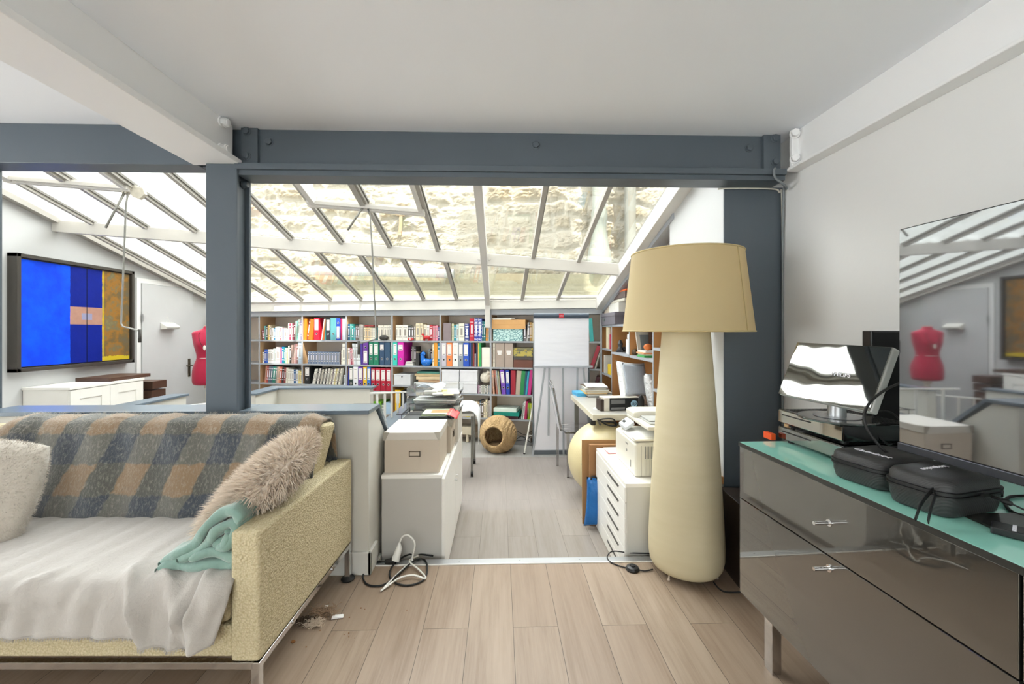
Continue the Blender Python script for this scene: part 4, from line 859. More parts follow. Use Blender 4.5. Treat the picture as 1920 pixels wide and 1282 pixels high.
# papers on the desk
v = at_z(1112, 741, zd); rp = random.Random(5); z = zd+.0005
pl = [('5a5a5c', .012, .24), ('cfd0cc', .014, .26), ('a8a4a0', .008, .25), ('e0b868', .007, .24), ('e6e2d4', .012, .26), ('c8b898', .010, .24), ('e8e6dc', .014, .25), ('b8b4a8', .008, .24), ('dcd8cc', .012, .23), ('6a5848', .005, .22), ('e8e8e8', .012, .22)]
nmz = ['dark folder at the bottom', 'pale file above the dark folder', 'grey sheaf third from the bottom', 'mustard folder', 'cream sheaf above the mustard folder', 'tan folder in the middle', 'white sheaf above the tan folder', 'grey sheaf near the top', 'cream sheaf near the top', 'thin brown folder', 'white sheaf at the top']
for k, (c, h, w_) in enumerate(pl):
    o = MB().box((-w_/2, -.16, 0), (w_/2, .16, h-.0008)).build('document', cmat(c, .7), bevel=.001); o.location = (v.x+.02+rp.uniform(-.015, .015), v.y+.02, z); o.rotation_euler = (0, 0, rp.uniform(-.12, .12)); z += h; tag(o, nmz[k]+' of the desk pile', 'document', 'document pile on the desk')
o = MB().box((-.09, -.11, 0), (.06, .11, .014)).box((-.09, -.105, .016), (.05, .105, .04)).build('blue_folder', cmat('58b4e4'), bevel=.002); vb = at_z(1086, 741, zd); o.location = (vb.x+.04, vb.y+.02, zd+.0005); o.rotation_euler = (0, 0, .1); tag(o, 'light blue folder sticking out left of the desk pile', 'folder')
# toner carton
v0 = at_z(1136, 771, zd); t = thing('toner_carton', 'black and white toner carton with a round blue logo on the desk', 'carton', (v0.x-.015, v0.y+.005, zd+.0005), .10)
MB().box((0, 0, 0), (.33, .13, .115)).build('carton_body', [cmat('d9d2c4', .5)], t, bevel=.002)
MB().box((.05, -.0015, .002), (.328, 0, .113)).build('front_print', cmat('1c1e20', .4), t)
MB().box((-.03, .0, .0), (.0, .12, .10)).build('open_end', cmat('3a2c24', .6), t)
MB().box((.065, -.003, .062), (.19, -.001, .098)).box((.065, -.003, .012), (.19, -.001, .03)).build('printed_panel', cmat('787878', .5), t)
MB().cyl((.275, -.001, .06), (.275, -.0035, .06), .031, n=28).build('logo_disc', cmat('a8d0e8', .4), t)
text_part('logo', 'hp', .045, cmat('1a3a58', .5), t, Matrix.Translation((.275, -.004, .062)) @ Matrix.Rotation(R90, 4, 'X'), shear=.3)
o = MB().box((0, 0, 0), (.14, .08, .002)).build('envelope', M['paper']); o.location = (v0.x-.09, v0.y+.10, zd+.0005); o.rotation_euler = (0, 0, -.3); tag(o, 'white envelope lying left of the toner carton', 'envelope')
# silver padded bag
tb = NT('silver_padded_foil'); tb.b.inputs['Metallic'].default_value = .55; tb.b.inputs['Roughness'].default_value = .32; tb.b.inputs['Base Color'].default_value = (.78, .79, .80, 1)
tb.link(tb.bump(tb.noise(26, None, 5, .7), .9, .02), tb.b.inputs['Normal'])
def pillow_mb(w, h, d, n=18, pinch=.55, e=3.2, rd=0):
    b = MB()
    def fn(sg):
        def g(u, v):
            x, y = 2*u-1, 2*v-1; k = max(0, 1-abs(x)**e)*max(0, 1-abs(y)**e); pull = 1-.07*(1-abs(x)**2)*abs(y)**3; pull2 = 1-.07*(1-abs(y)**2)*abs(x)**3
            return (x*w/2*pull2*(1-rd*y*y), sg*d/2*k**pinch, y*h/2*pull*(1-rd*x*x))
        return g
    b.grid(fn(1), n, n); b.grid(fn(-1), n, n); return b
ov = at_z(1182, 753, zd)
o = pillow_mb(.34, .42, .10, pinch=.45).build('padded_bag', tb.m, smooth=True, weld=True)
o.matrix_world = Matrix.Translation(Vector((XR-.0, 3.93, zd+.215))) @ Matrix.Rotation(math.radians(24), 4, 'Z') @ Matrix.Rotation(math.radians(-20), 4, 'X') @ Matrix.Rotation(math.radians(7), 4, 'Y'); tag(o, 'silver padded bag with a clear document sleeve leaning on the desk', 'bag')
s_ = pillow_mb(.26, .30, .012).build('document_sleeve', mat('blueish_sleeve', 'c4ccd8', .25, bump=(30, .6, .01), var=(18, .1)), o, smooth=True, weld=True); s_.location = (-.01, -.052, .02)
o = pillow_mb(.24, .34, .12, pinch=.5).build('padded_bag', tb.m, smooth=True, weld=True); o.matrix_world = Matrix.Translation(Vector((XR+.12, 3.66, zd+.172))) @ Matrix.Rotation(math.radians(30), 4, 'Z') @ Matrix.Rotation(math.radians(-12), 4, 'X'); tag(o, 'second crumpled silver bag half behind the one with the sleeve', 'bag')
v = at_X(1222, 750, XR-.03)
o = pillow_mb(.05, .16, .05).build('black_bag', mat('black_nylon', '1a1a1c', .5, bump=(40, .4, .01)), smooth=True, weld=True); o.location = (XR-.035, 3.50, zd+.10-.0); o.rotation_euler = (0, 0, 1.2)
tag(o, 'small black bag at the right end of the desk by the lamp', 'bag')
o.location = (XR-.035, 3.60, zd+.083)
pts = [at_z(x, y, .545) for x, y in ()]
vv = [P(x, y, 3.5) for x, y in ((1120, 786), (1130, 790), (1150, 792), (1156, 798), (1140, 797), (1125, 788), (1135, 785), (1150, 786), (1155, 795), (1147, 799))]
o = MB().tube(catmull(vv, 6), .006, 8).build('coiled_cable', M['rubber'], smooth=True); tag(o, 'black coiled cable hanging under the desk edge above the ball', 'cable')
# exercise ball
R_ = .325; c = P(1134, 859, 3.76); c.z = FAR+R_
t = thing('exercise_ball', 'large cream exercise ball on the floor behind the drawer chest', 'exercise ball', (c.x, c.y, FAR))
tn = NT('satin_ball_vinyl'); tn.b.inputs['Base Color'].default_value = (*srgb('ddcfa2'), 1); tn.b.inputs['Roughness'].default_value = .33; tn.b.inputs['Coat Weight'].default_value = .2
wv = tn.n('TexWave'); wv.bands_direction = 'Z'; wv.inputs['Scale'].default_value = 18; tn.link(tn.tc.outputs['Object'], wv.inputs['Vector']); tn.link(tn.bump(wv.outputs['Fac'], .12, .003), tn.b.inputs['Normal'])
bo = MB().sphere((0, 0, 0), R_, 64, 40).build('ball', tn.m, t, smooth=True, loc=(0, 0, R_)); bo.rotation_euler = (.5, .3, 0)
MB().cyl((.1, .1, R_*1.9), (.1, .1, R_*1.93), .01).build('valve', M['black'], t)
d = (Vector((0, 0, H0))-c).normalized(); d = Vector((d.x-.62, d.y+.0, d.z-.27)).normalized()
q = d.to_track_quat('Z', 'Y').to_matrix().to_4x4()
text_part('printed_logo', 'ALEX', .035, M['ink'], t, Matrix.Translation(Vector((0, 0, R_))+d*(R_+.0003)) @ q @ Matrix.Rotation(-.5, 4, 'Z'), shear=.3)
# clear chair
v = at_z(1065, 895, FAR); tc_ = thing('clear_chair', 'transparent smoky plastic chair between the flipchart and the cream ball', 'chair', (v.x, v.y, FAR), 0)
for (x, y) in ((0, 0), (-.055, .36), (.40, .0), (.37, .36)):
    MB().cyl((x, y, 0), (x+(0 if x > .2 else .0), y, .45), .017, .021, n=4).build('leg', M['ghost'], tc_, bevel=.003)
MB().prism([(-.03, -.02), (.42, -.03), (.44, .2), (.40, .39), (-.07, .39)], .435, .455, 'z').build('seat', M['ghost'], tc_, bevel=.006)
b = MB()
def bk_(u, v):
    a = (v-.5)*1.7; r = .2
    top = .34+.14*math.cos(a*1.1)
    z = .45+u*max(.05, top)
    return (-.02-.10*u-.03*math.cos(a)-.018*(1-u), .18+(.19+.02*u)*math.sin(a)*1.0, z)
def bk2(u, v): p = bk_(u, v); return (p[0]-.008, p[1], p[2])
b.grid(bk_, 12, 18); b.grid(bk2, 12, 18)
rim = [bk_(1, k/18) for k in range(19)]
b.build('backrest', M['ghost'], tc_, smooth=True); MB().tube([Vector(bk_(k/8, 0)) for k in range(9)]+[Vector(p) for p in rim]+[Vector(bk_(1-k/8, 1)) for k in range(9)], .009, 8).build('backrest_rim', M['ghost'], tc_, smooth=True)

# flipchart
DF = 4.95; pf = P(1052, 853, DF); fl = thing('flipchart', 'grey flipchart easel with a blank white pad and lower whiteboard', 'flipchart', (pf.x, pf.y, FAR))
def fx(px, D=DF): return (px-1052)/F*D
def fz(py, D=DF): return H0+(HZ-py)/F*D-FAR
b = MB(); b.cyl((fx(1000), -.02, fz(592)), (fx(1103), -.02, fz(592)), .03, n=20); b.build('clamp_bar', mat('dark_blue_plastic', '3f4c5c', .4), fl, smooth='auto')
MB().box((fx(1047), -.053, fz(596)), (fx(1056), -.045, fz(588))).build('logo_tab', cmat('c02838', .4), fl, bevel=.002)
text_part('brand_print', 'nobo', .022, M['inkw'], fl, Matrix.Translation((fx(1051.5), -.0545, fz(592))) @ Matrix.Rotation(R90, 4, 'X')); 
tp_ = NT('flip_paper'); tp_.b.inputs['Base Color'].default_value = (*srgb('e6e8f0'), 1); tp_.b.inputs['Roughness'].default_value = .6; tp_.link(tp_.bump(tp_.noise(6, tp_.mapping(tp_.tc.outputs['Object'], sca=(.4, 1, 2)), 2), .3, .02), tp_.b.inputs['Normal'])
MB().box((fx(1002), -.025, fz(685)), (fx(1103.5), -.008, fz(594))).build('paper_pad', tp_.m, fl)
MB().box((fx(1000), -.06, fz(688.5)), (fx(1110), .01, fz(685))).build('pen_tray', M['shelfg'], fl, bevel=.002)
MB().box((fx(1003), -.006, fz(685)), (fx(1104), .0, fz(594))).build('backing_board', M['white'], fl)
for (a, a1, c_, c1, n_) in ((1021, 689, 998, 853, 1), (1029, 689, 1028, 815, 0), (1055, 689, 1056, 850, 0), (1082, 689, 1081, 800, 0), (1093, 689, 1108, 850, 1)):
    MB().bar((fx(a), -.03, fz(a1)), (fx(c_), -.05 if n_ else -.03, max(.012, fz(c1))), .02, .02, up=(0, 1, 0)).build('leg' if n_ else 'rail', M['shelfg'], fl, bevel=.002)
MB().bar((fx(1060), .04, fz(640)), (fx(1070), .33, .01), .02, .02, up=(0, 1, 0)).build('leg', M['shelfg'], fl)
wb_ = thing('whiteboard', 'lilac-white whiteboard standing on the floor behind the easel legs', 'whiteboard', (pf.x, pf.y+.05, FAR))
MB().box((fx(1001), -.01, .03), (fx(1107), .008, fz(690))).build('panel', mat('whiteboard_surface', 'f6f5fb', .35), wb_); 
b = MB(); b.box((fx(999), -.02, .0), (fx(1107), .01, .05)); b.box((fx(999), -.014, .05), (fx(1002), .01, fz(690))); b.box((fx(1104), -.014, .05), (fx(1107), .01, fz(690))); b.build('frame', mat('slate_grey_frame', '5f666c', .4), wb_, bevel=.002)
# folding stand left of the flipchart
v1, v2 = P(1002, 745, 5.05), at_z(983, 851, FAR)
t = thing('folded_airer', 'thin white folding stand leaning left of the flipchart', 'stand', (v2.x, v2.y, FAR)); o0 = t.location
MB().cyl((0, 0, 0), v1-o0, .010, n=10).build('leg', M['whitep'], t, smooth='auto'); MB().cyl((.13, .06, 0.0), (v1-o0)+Vector((-.02, .03, 0)), .009, n=10).build('leg', M['whitep'], t, smooth='auto'); MB().cyl((0.03, 0.01, .22), (.10, .05, .2), .006, n=8).build('crossbar', M['whitep'], t, smooth='auto')
MB().cyl((0, 0, 0), (0, 0, .012), .013, n=10).build('foot', M['rubber'], t)
# wicker pod
rp_ = .205; c = P(934, 806, 5.12); c.z = FAR+rp_*.96
t = thing('wicker_pod', 'round woven wicker pet pod with a dark opening', 'pet bed', (c.x, c.y, FAR))
tw = NT('woven_wicker'); wv = tw.n('TexWave'); wv.wave_type = 'RINGS'; wv.rings_direction = 'X'; wv.inputs['Scale'].default_value = 9; wv.inputs['Distortion'].default_value = 2.5; tw.link(tw.tc.outputs['Object'], wv.inputs['Vector'])
nn = tw.noise(55, None, 3, .7); tw.link(tw.mix(nn, 'bd915c', 'efd2a2'), tw.b.inputs['Base Color']); tw.b.inputs['Roughness'].default_value = .7
tw.link(tw.bump(tw.math('ADD', wv.outputs['Fac'], nn), 1, .02), tw.b.inputs['Normal'])
b = MB(); nr, na_ = 40, 192; prof = []
a0 = math.radians(36)
for i in range(nr+1):
    a = a0+(math.pi-a0)*i/nr; prof.append((a, rp_))
vs = []; fs = []
for i, (a, r) in enumerate(prof):
    for k in range(na_):
        th = 2*math.pi*k/na_; rr = rp_*(1+.022*(1 if ((k//4)+i//1) % 2 else -1)*(.5+.5*math.sin((k % 4+.5)*math.pi/4)))*(1-.05*math.cos(a)**2)*1.02
        vs.append((rr*math.sin(a)*math.cos(th), rr*math.sin(a)*math.sin(th), rr*math.cos(a)))
for i in range(nr):
    for k in range(na_): fs.append((i*na_+k, i*na_+(k+1) % na_, (i+1)*na_+(k+1) % na_, (i+1)*na_+k))
b.add(vs, fs)
md = Vector((-.30, -.93, .06)).normalized().to_track_quat('Z', 'Y').to_matrix().to_4x4()
o = b.build('woven_shell', tw.m, t, smooth=True); o.matrix_local = Matrix.Translation((0, 0, rp_*.985)) @ md
m_ = o.modifiers.new('sol', 'SOLIDIFY'); m_.thickness = -.014; 
ro = rp_*math.sin(a0)*1.0
rim = MB().tube([(ro*math.cos(k*math.pi/20), ro*math.sin(k*math.pi/20), rp_*math.cos(a0)+.004*math.sin(k*4)) for k in range(40)], .014, 10, closed=True).build('woven_rim', tw.m, t, smooth=True); rim.matrix_local = Matrix.Translation((0, 0, rp_*.985)) @ md
o = MB().sphere((0, 0, 0), .12, 20, 12, sz=.35).build('cushion', mat('brown_cushion', '8a7256', .9, bump=(20, .5, .02)), t, smooth=True, loc=(0, 0, .075))

# drawer chest with printer
xc, yc0, yc1, zc = .713, 2.40, 3.13, .40
ch = thing('drawer_chest', 'white six-drawer chest under the printer', 'drawer chest', (xc, yc0, FAR))
MB().box((.006, 0, 0), (.49, yc1-yc0, zc-FAR-.022)).build('carcass', M['greige'], ch, bevel=.002); MB().box((0, -.002, zc-FAR-.022), (.492, yc1-yc0, zc-FAR)).build('top_panel', M['white'], ch, bevel=.002)
hd = [.088, .088, .088, .088, .10, .10]; z = zc-FAR-.024
for k in range(6):
    z1 = z-hd[k]+.002; dr = B((-.004, .003, z1), (.008, yc1-yc0-.003, z)).build('drawer', M['white'], ch, bevel=.0015)
    MB().prism([(.12, z-.030), (.40, z-.030), (.385, z-.048), (.135, z-.048)], -.0048, -.0035, 'x').build('finger_pull', mat('slot_shadow_grey', '55534f', .6), dr); z -= hd[k]
# printer : white laser multifunction with scanner lid
xp, yp0, yp1 = .80, 2.50, 2.93
pr = thing('printer', 'off-white laser printer with scanner on the white drawer chest', 'printer', (xp, yp0, zc+.0005)); pm_ = mat('offwhite_plastic', 'd9d5c8', .4); pd = mat('grey_plastic_print', '8e8c86', .5)
MB().prism([(0, 0), (.0, .25), (.03, .262), (.12, .27), (.38, .27), (.38, 0)], 0, yp1-yp0, 'y').build('body', pm_, pr, bevel=.012, seg=3)
b = MB()
for k in range(11): b.box((.058+k*.0095, -.0015, .14), (.063+k*.0095, .001, .235))
b.build('vent_grille', mat('vent_slot_grey', '7c8080', .5), pr)
b = MB()
for k in range(14): b.box((.058+k*.0095, -.001, .01), (.0595+k*.0095, .001, .135))
b.box((.036, -.001, .005), (.038, .001, .24)); b.build('side_ribs', pd, pr)
MB().box((-.0015, .14, .20), (.0, .19, .212)).box((-.0015, .08, .045), (.0, .095, .10)).build('badge', pd, pr); MB().cyl((-.002, .17, .15), (.001, .17, .15), .012, n=16).build('power_button', pd, pr)
MB().prism([(.0, .0), (.0, .06), (.19, .06), (.19, .0)], .275, .29, 'z').add([(.02, .03, .264), (.15, .02, .278), (.16, .25, .283), (.03, .25, .268)], [(0,1,2,3)]).build('output_tray', pm_, pr)
MB().grid(lambda u, v: (.005+.19*u, .04+.27*v, .264+.035*math.sin(u*2.2)*(.4+.6*v)), 8, 6).build('printed_sheet', M['paper'], pr, smooth=True)
MB().prism([(.2, .27), (.2, .35), (.38, .35), (.38, .27)], .0, yp1-yp0, 'y').build('scanner_column', pm_, pr, bevel=.006)
MB().prism([(.075, .0), (.075, yp1-yp0), (.38, yp1-yp0), (.38, 0)], .355, .385, 'z').build('scanner_bed', pm_, pr, bevel=.008)
MB().prism([(.075, .385), (.075, .43), (.11, .44), (.38, .44), (.38, .385)], .27, yp1-yp0+.01, 'y').build('document_feeder', pm_, pr, bevel=.01)
MB().box((.11, .05, .388), (.37, .27, .396)).box((.12, .1, .40), (.36, .28, .405)).build('feeder_tray', cmat('b8b8b4', .4), pr)
MB().prism([(.015, .285), (.015, .31), (.07, .36), (.075, .33)], .24, .40, 'y').build('control_panel', cmat('c2c4c6', .4), pr, bevel=.003)
MB().prism([(.030, .326), (.045, .340), (.046, .3385), (.031, .3245)], .33, .38, 'y').build('display', M['black'], pr)
for k, (c, dz, lab) in enumerate((('e8e6e0', 0, 'white leaflet lying on the chest behind the printer'), ('c88078', .004, 'reddish leaflet sticking out behind the printer'), ('e4e6ea', .008, 'top white leaflet behind the printer'))):
    o = B((0, 0, 0), (.12, .14, .0035)).build('leaflet', cmat(c, .6)); o.location = (xc+.03+k*.012, 2.96, zc+.0008+dz); o.rotation_euler = (0, 0, -.15+k*.12); tag(o, lab, 'leaflet')
# cardboard and blue bag leaning behind the chest
o = MB().box((0, 0, 0), (.30, .012, .62)).build('cardboard_sheet', mat('cardboard', 'a87f52', .8, var=(8, .1))); o.location = (.62, 3.18, FAR); o.rotation_euler = (-.04, 0, 0); tag(o, 'tall brown cardboard sheet standing behind the white chest', 'cardboard')
o = MB().box((0, 0, 0), (.24, .03, .60)).build('cardboard_box', mat('cardboard_dark', '9a7048', .8, var=(8, .1)), bevel=.002); o.location = (.665, 3.145, FAR); tag(o, 'flattened cardboard box in front of the taller cardboard sheet', 'cardboard')
t = thing('blue_bag', 'bright blue plastic shopping bag at the end of the white chest', 'bag', (.665, 3.105, FAR))
o = pillow_mb(.28, .36, .06, pinch=.4).build('bag_body', mat('blue_bag_plastic', '1468b0', .35, bump=(16, .8, .02), var=(10, .12)), t, smooth=True, weld=True); o.location = (.10, 0, .19); o.rotation_euler = (0, .06, 0)
MB().tube(catmull([(.0, -.005, .35), (.01, -.01, .38), (.04, -.01, .375), (.05, -.005, .35)], 6), .006, 8).build('handle', M['rubber'], t, smooth=True)

# ================================================================== CABINET LEFT OF THE STEP
ca = thing('low_cabinet', 'long white low cabinet just beyond the floor step', 'cabinet', (-.664, 2.42, FAR))
wc, lc, hc = .335, 1.15, .634
MB().box((0, 0, .04), (wc, lc, hc-.02)).build('carcass', mat('grey_white_panel', 'b9b6b0', .5), ca, bevel=.0015); MB().box((-.002, -.004, hc-.02), (wc+.004, lc, hc)).build('top_panel', M['white'], ca, bevel=.002)
MB().box((.02, .02, 0), (wc-.02, lc-.02, .04)).build('plinth', M['skirt'], ca)
for k in range(2):
    y0 = k*lc/2+.003; d_ = B((wc, y0, .045), (wc+.018, y0+lc/2-.006, hc-.024)).build('door', M['white'], ca, bevel=.002)
    yk = y0+(lc/2-.05 if k == 0 else .05); MB().cyl((wc+.018, yk, .42), (wc+.036, yk, .42), .008, n=12).build('knob', M['chrome'], d_, smooth='auto')
ztp = FAR+hc+.0005
bc = mat('beige_card', 'c4b7a6', .65, bump=(80, .05, .002)); bl = mat('beige_card_lid', 'cdc7bd', .6, bump=(80, .05, .002))
def bigbox(loc, w_, d_, h_, label, rot=0, holder=True, hx=None):
    t = thing('storage_box', label, 'storage box', loc, rot)
    MB().box((.004, .004, 0), (w_-.004, d_-.004, h_-.01)).build('box_body', bc, t, bevel=.002)
    MB().box((0, 0, h_-.045), (w_, d_, h_)).build('lid', bl, t, bevel=.004)
    for x, q in ((-.0015, 1), (w_+.0015, -1)): MB().prism([(x, h_+.0005), (x+q*.034, h_+.0005), (x+q*.012, h_-.046), (x, h_-.046)], -.0015, .002, 'y').prism([(x, -.0015), (x+q*.03, -.0015), (x, .03)], h_-.001, h_+.001, 'z').build('corner_guard', mat('dull_corner_metal', 'a09a8e', .4, .5), t)
    if holder:
        hx = w_*.55 if hx is None else hx; b = MB()
        b.box((hx-.032, -.001, h_*.40), (hx+.032, .0042, h_*.40+.005)); b.box((hx-.032, -.001, h_*.40+.027), (hx+.032, .0042, h_*.40+.032)); b.box((hx-.032, -.001, h_*.40), (hx-.027, .0042, h_*.40+.032)); b.box((hx+.027, -.001, h_*.40), (hx+.032, .0042, h_*.40+.032))
        b.build('label_holder', mat('bronze_holder', '5d5244', .4, .6), t)
        MB().box((hx-.027, .001, h_*.40+.005), (hx+.027, .0041, h_*.40+.027)).build('label_card', bc, t)
    return t
bigbox((-.662, 2.45, ztp), .375-.055, .36, .232, 'large beige storage box with bronze label holder on the white cabinet')
t2 = bigbox((-.655, 2.83, ztp), .335, .34, .225, 'second beige storage box behind the large one', holder=False)
b = MB(); b.box((.336, .12, .08), (.3385, .19, .12)); b.build('label_holder', mat('bronze_holder', '5d5244', .4, .6), t2)
bar_h = thing('box_handle', 'x', 'x'); bpy.data.objects.remove(bar_h)
zb2 = ztp+.2255
# black wire tray with papers on the second box
t = thing('wire_tray', 'black wire letter tray lying on the beige boxes', 'letter tray', (-.645, 2.83, zb2+.001))
b = MB(); b.box((.0, .0, 0), (.34, .25, .003)); loop = lambda z, ins: [(ins, ins, z), (.34-ins, ins, z), (.34-ins, .25-ins, z), (ins, .25-ins, z)]
b.build('mesh_base', mat('dark_wire_mesh', '3a3c3c', .5), t)
b = MB(); b.tube(catmull([(-.03, -.01, .035), (.0, -.012, .035), (.25, -.012, .035), (.30, -.012, .028), (.335, -.012, .006)], 5), .003, 6); b.tube([(0, 0, .0), (0, .0, .036), (0, .25, .036), (0, .25, 0)], .003, 6)
b.tube(catmull([(-.0, .25, .06), (.24, .25, .06), (.30, .25, .045), (.335, .2, .02)], 5), .003, 6); b.tube([(0, -.01, .036), (.02, .1, .036), (0, .25, .06)], .003, 6); b.build('wire_rim', M['rubber'], t, smooth='auto')
def flat(nm, lab, cat, x, y, z, w_, d_, h_, col, rot=0, grp=None, rough=.6):
    o = MB().box((-w_/2, -d_/2, 0), (w_/2, d_/2, h_)).build(nm, cmat(col, rough), bevel=min(.002, h_*.3)); o.location = (x, y, z); o.rotation_euler = (0, 0, rot); return tag(o, lab, cat, grp)
flat('magazine', 'black and green magazine in the wire tray', 'magazine', -.445, 2.95, zb2+.005, .19, .22, .012, '2e3430', .05)
flat('magazine', 'pale green and orange magazine lying in the wire tray', 'magazine', -.43, 2.96, zb2+.018, .19, .21, .008, 'c4d0a4', .0)
flat('leaflet', 'orange leaflet atop the pale green magazine', 'leaflet', -.41, 2.965, zb2+.027, .12, .07, .003, 'c87848', .0)
o = MB().grid(lambda u, v: (.07*u, .24*v, .024-.03*u*u), 6, 3).build('red_folder', cmat('e05858', .5), smooth=True); o.location = (-.355, 2.84, zb2+.004); m_ = o.modifiers.new('s', 'SOLIDIFY'); m_.thickness = .002; tag(o, 'red plastic folder curling over the right edge of the wire tray', 'folder')
# clear letter trays further back
t = thing('letter_trays', 'tower of clear acrylic letter trays crammed with papers', 'letter tray', (-.665, 3.13, ztp+.001))
zt0 = [.0, .12, .24]
MB().box((.03, .0, 0), (.36, .34, .20)).build('tray_riser', cmat('d2cdc4', .6), t)
for k, z in enumerate((.205, .262, .335)):
    b = MB(); W_, D_ = .37, .35; x0 = -.015
    b.box((x0, 0, z), (W_, D_, z+.003)); b.box((x0, 0, z), (x0+.003, D_, z+.055)); b.box((x0, D_-.003, z), (W_, D_, z+.055)); b.box((x0, 0, z), (W_-.09, .003, z+.055)); b.prism([(W_-.003, z), (W_, z), (W_, z+.02), (W_-.003, z+.02)], 0, D_, 'y')
    b.build('tray', M['acrylic'], t)
for k, (z, h, c, x, w_, lab, rot) in enumerate(((.209, .03, 'ebe8de', .22, .26, 'thick rolled cream papers in the lowest clear tray', .03), (.266, .008, '6a6a6e', .17, .27, 'dark grey papers in the middle clear tray', .05), (.275, .006, 'c8c8c4', .19, .30, 'pale papers above the dark ones in the middle clear tray', -.03), (.282, .008, '8c8c8c', .20, .29, 'grey papers at mid height of the clear trays', .04), (.291, .01, 'e4e4e0', .19, .32, 'white papers curling out of the middle clear tray', -.05), (.34, .022, 'dcdad0', .15, .10, 'small pale cardboard box in the top clear tray', .02), (.34, .006, 'f0f0ec', .25, .2, 'white sheets in the top clear tray', .15), (.347, .006, 'e8d890', .27, .07, 'yellow note in the top clear tray', .2))):
    flat('papers' if 'paper' in lab or 'sheet' in lab else 'note' if 'note' in lab else 'small_box', lab, 'papers' if 'box' not in lab else 'box', -.665+x, 3.13+.17-(0.08 if k in (5, 7) else 0), ztp+z, w_, .28 if k != 5 else .08, h, c, rot)
o = MB().grid(lambda u, v: (.2*u-.1, .12*v-.06, .02*math.sin(u*6)*math.cos(v*4)+.03), 10, 6).build('crumpled_tissue', cmat('dfe6f2', .7), smooth=True); o.location = (-.52, 3.3, ztp+.36); m_ = o.modifiers.new('s', 'SOLIDIFY'); m_.thickness = .004; tag(o, 'crumpled pale blue tissue atop the clear trays', 'tissue')
flat('black_wallet', 'black case lying at the left of the lowest clear tray', 'case', -.58, 3.15, ztp+.209, .11, .05, .022, '1c1c1e', .05)
# white cloth covered trolley
v = at_z(885, 893, FAR); tr = thing('trolley', 'metal trolley on castors behind the white cabinet', 'trolley', (v.x, v.y, FAR))
for dx, dy in ((0, 0), (-.40, 0), (0, .40), (-.40, .40)): 
    l_ = MB().cyl((dx, dy, .05), (dx, dy, .598), .012, n=12).build('leg', M['steel'], tr, smooth='auto'); MB().cyl((dx-.012, dy, .028), (dx+.012, dy, .028), .027, n=20).build('castor', M['rubber'], l_, smooth='auto')
MB().box((-.42, -.02, .60), (.02, .42, .625)).build('top_shelf', M['white'], tr)
def cloth(u, v_):
    x = -.44+.50*u; y = -.05+.48*v_; z = .675+.02*math.sin(u*7+v_*3)+.012*math.sin(v_*11)
    e = max(0, (u-.82)/.18); 
    if e > 0: x = -.44+.50*.82+.10*math.sin(min(e*2.2, 1.57)); z -= .36*e*e*(1-.45*v_)+.02*e*math.sin(v_*9)
    return (x, y+.01*math.sin(u*13), z)
o = MB().grid(cloth, 30, 20).build('white_cloth', mat('white_cotton', 'ecedf0', .8, bump=(25, .3, .01)), smooth=True); o.location = tr.location; m_ = o.modifiers.new('s', 'SOLIDIFY'); m_.thickness = .006; tag(o, 'white cloth draped over the trolley behind the paper trays', 'cloth')

# ================================================================== LEFT SIDE OF THE STUDIO
# painting
pa, pb_ = at_X(31, 590, XL+.08), at_X(237, 590, XL+.01); y0, y1 = pa.y, pb_.y; z0, z1 = .905, 1.935
pt = thing('painting', 'large abstract painting in blue and ochre on the left wall', 'painting', (XL, y0, z0)); L_ = y1-y0+.02; Hh = z1-z0
b = MB(); fw = .055
b.box((0, 0, 0), (.085, fw*.6, Hh)); b.box((0, L_-fw*.6, 0), (.085, L_, Hh)); b.box((0, 0, 0), (.085, L_, fw*.6)); b.box((0, 0, Hh-fw*.6), (.085, L_, Hh)); b.box((0, .01, .01), (.05, L_-.01, Hh-.01))
b.build('frame', mat('dark_bronze_frame', '3c3833', .4, var=(9, .25)), pt, bevel=.003)
a = NT('abstract_canvas'); sp = a.n('SeparateXYZ'); a.link(a.tc.outputs['Generated'], sp.inputs[0]); gy, gz = sp.outputs['Y'], sp.outputs['Z']
nz_ = a.noise(5, None, 6, .65); nf = a.noise(14, None, 6, .7)
gyw = a.math('ADD', gy, a.math('MULTIPLY', a.math('SUBTRACT', nf, .5), .012))
blue = a.mix(a.ramp(nz_, [(.4, (0,0,0)), (.62, (1,1,1))]), '0a52f0', '0b3fd8'); navy = a.mix(nz_, '061a78', '0a2390')
ochre = a.ramp(a.math('ADD', a.math('MULTIPLY', nz_, .7), a.math('MULTIPLY', nf, .3)), [(.34, '5f5c50'), (.46, '6e5c3c'), (.54, '94682a'), (.60, '6f6850'), (.72, '9a8848')])
def step(x, t0): return a.math('GREATER_THAN', x, t0)
c_ = a.mix(step(gyw, .395), blue, navy)
mid = a.math('MULTIPLY', a.math('MULTIPLY', step(gyw, .395), a.math('LESS_THAN', gyw, .70)), a.math('MULTIPLY', step(gz, .40), a.math('LESS_THAN', gz, .585)))
c_ = a.mix(mid, c_, a.mix(nf, '9a7468', 'b98e7c'))
sq = a.math('MULTIPLY', a.math('MULTIPLY', step(gyw, .50), a.math('LESS_THAN', gyw, .60)), a.math('MULTIPLY', step(gz, .45), a.math('LESS_THAN', gz, .52)))
c_ = a.mix(a.math('MULTIPLY', sq, .6), c_, '7a98c8')
c_ = a.mix(step(gyw, .70), c_, ochre)
ye = a.math('MULTIPLY', step(gyw, .70), a.math('LESS_THAN', gyw, .722)); c_ = a.mix(a.math('MULTIPLY', ye, nf), c_, 'd8c020')
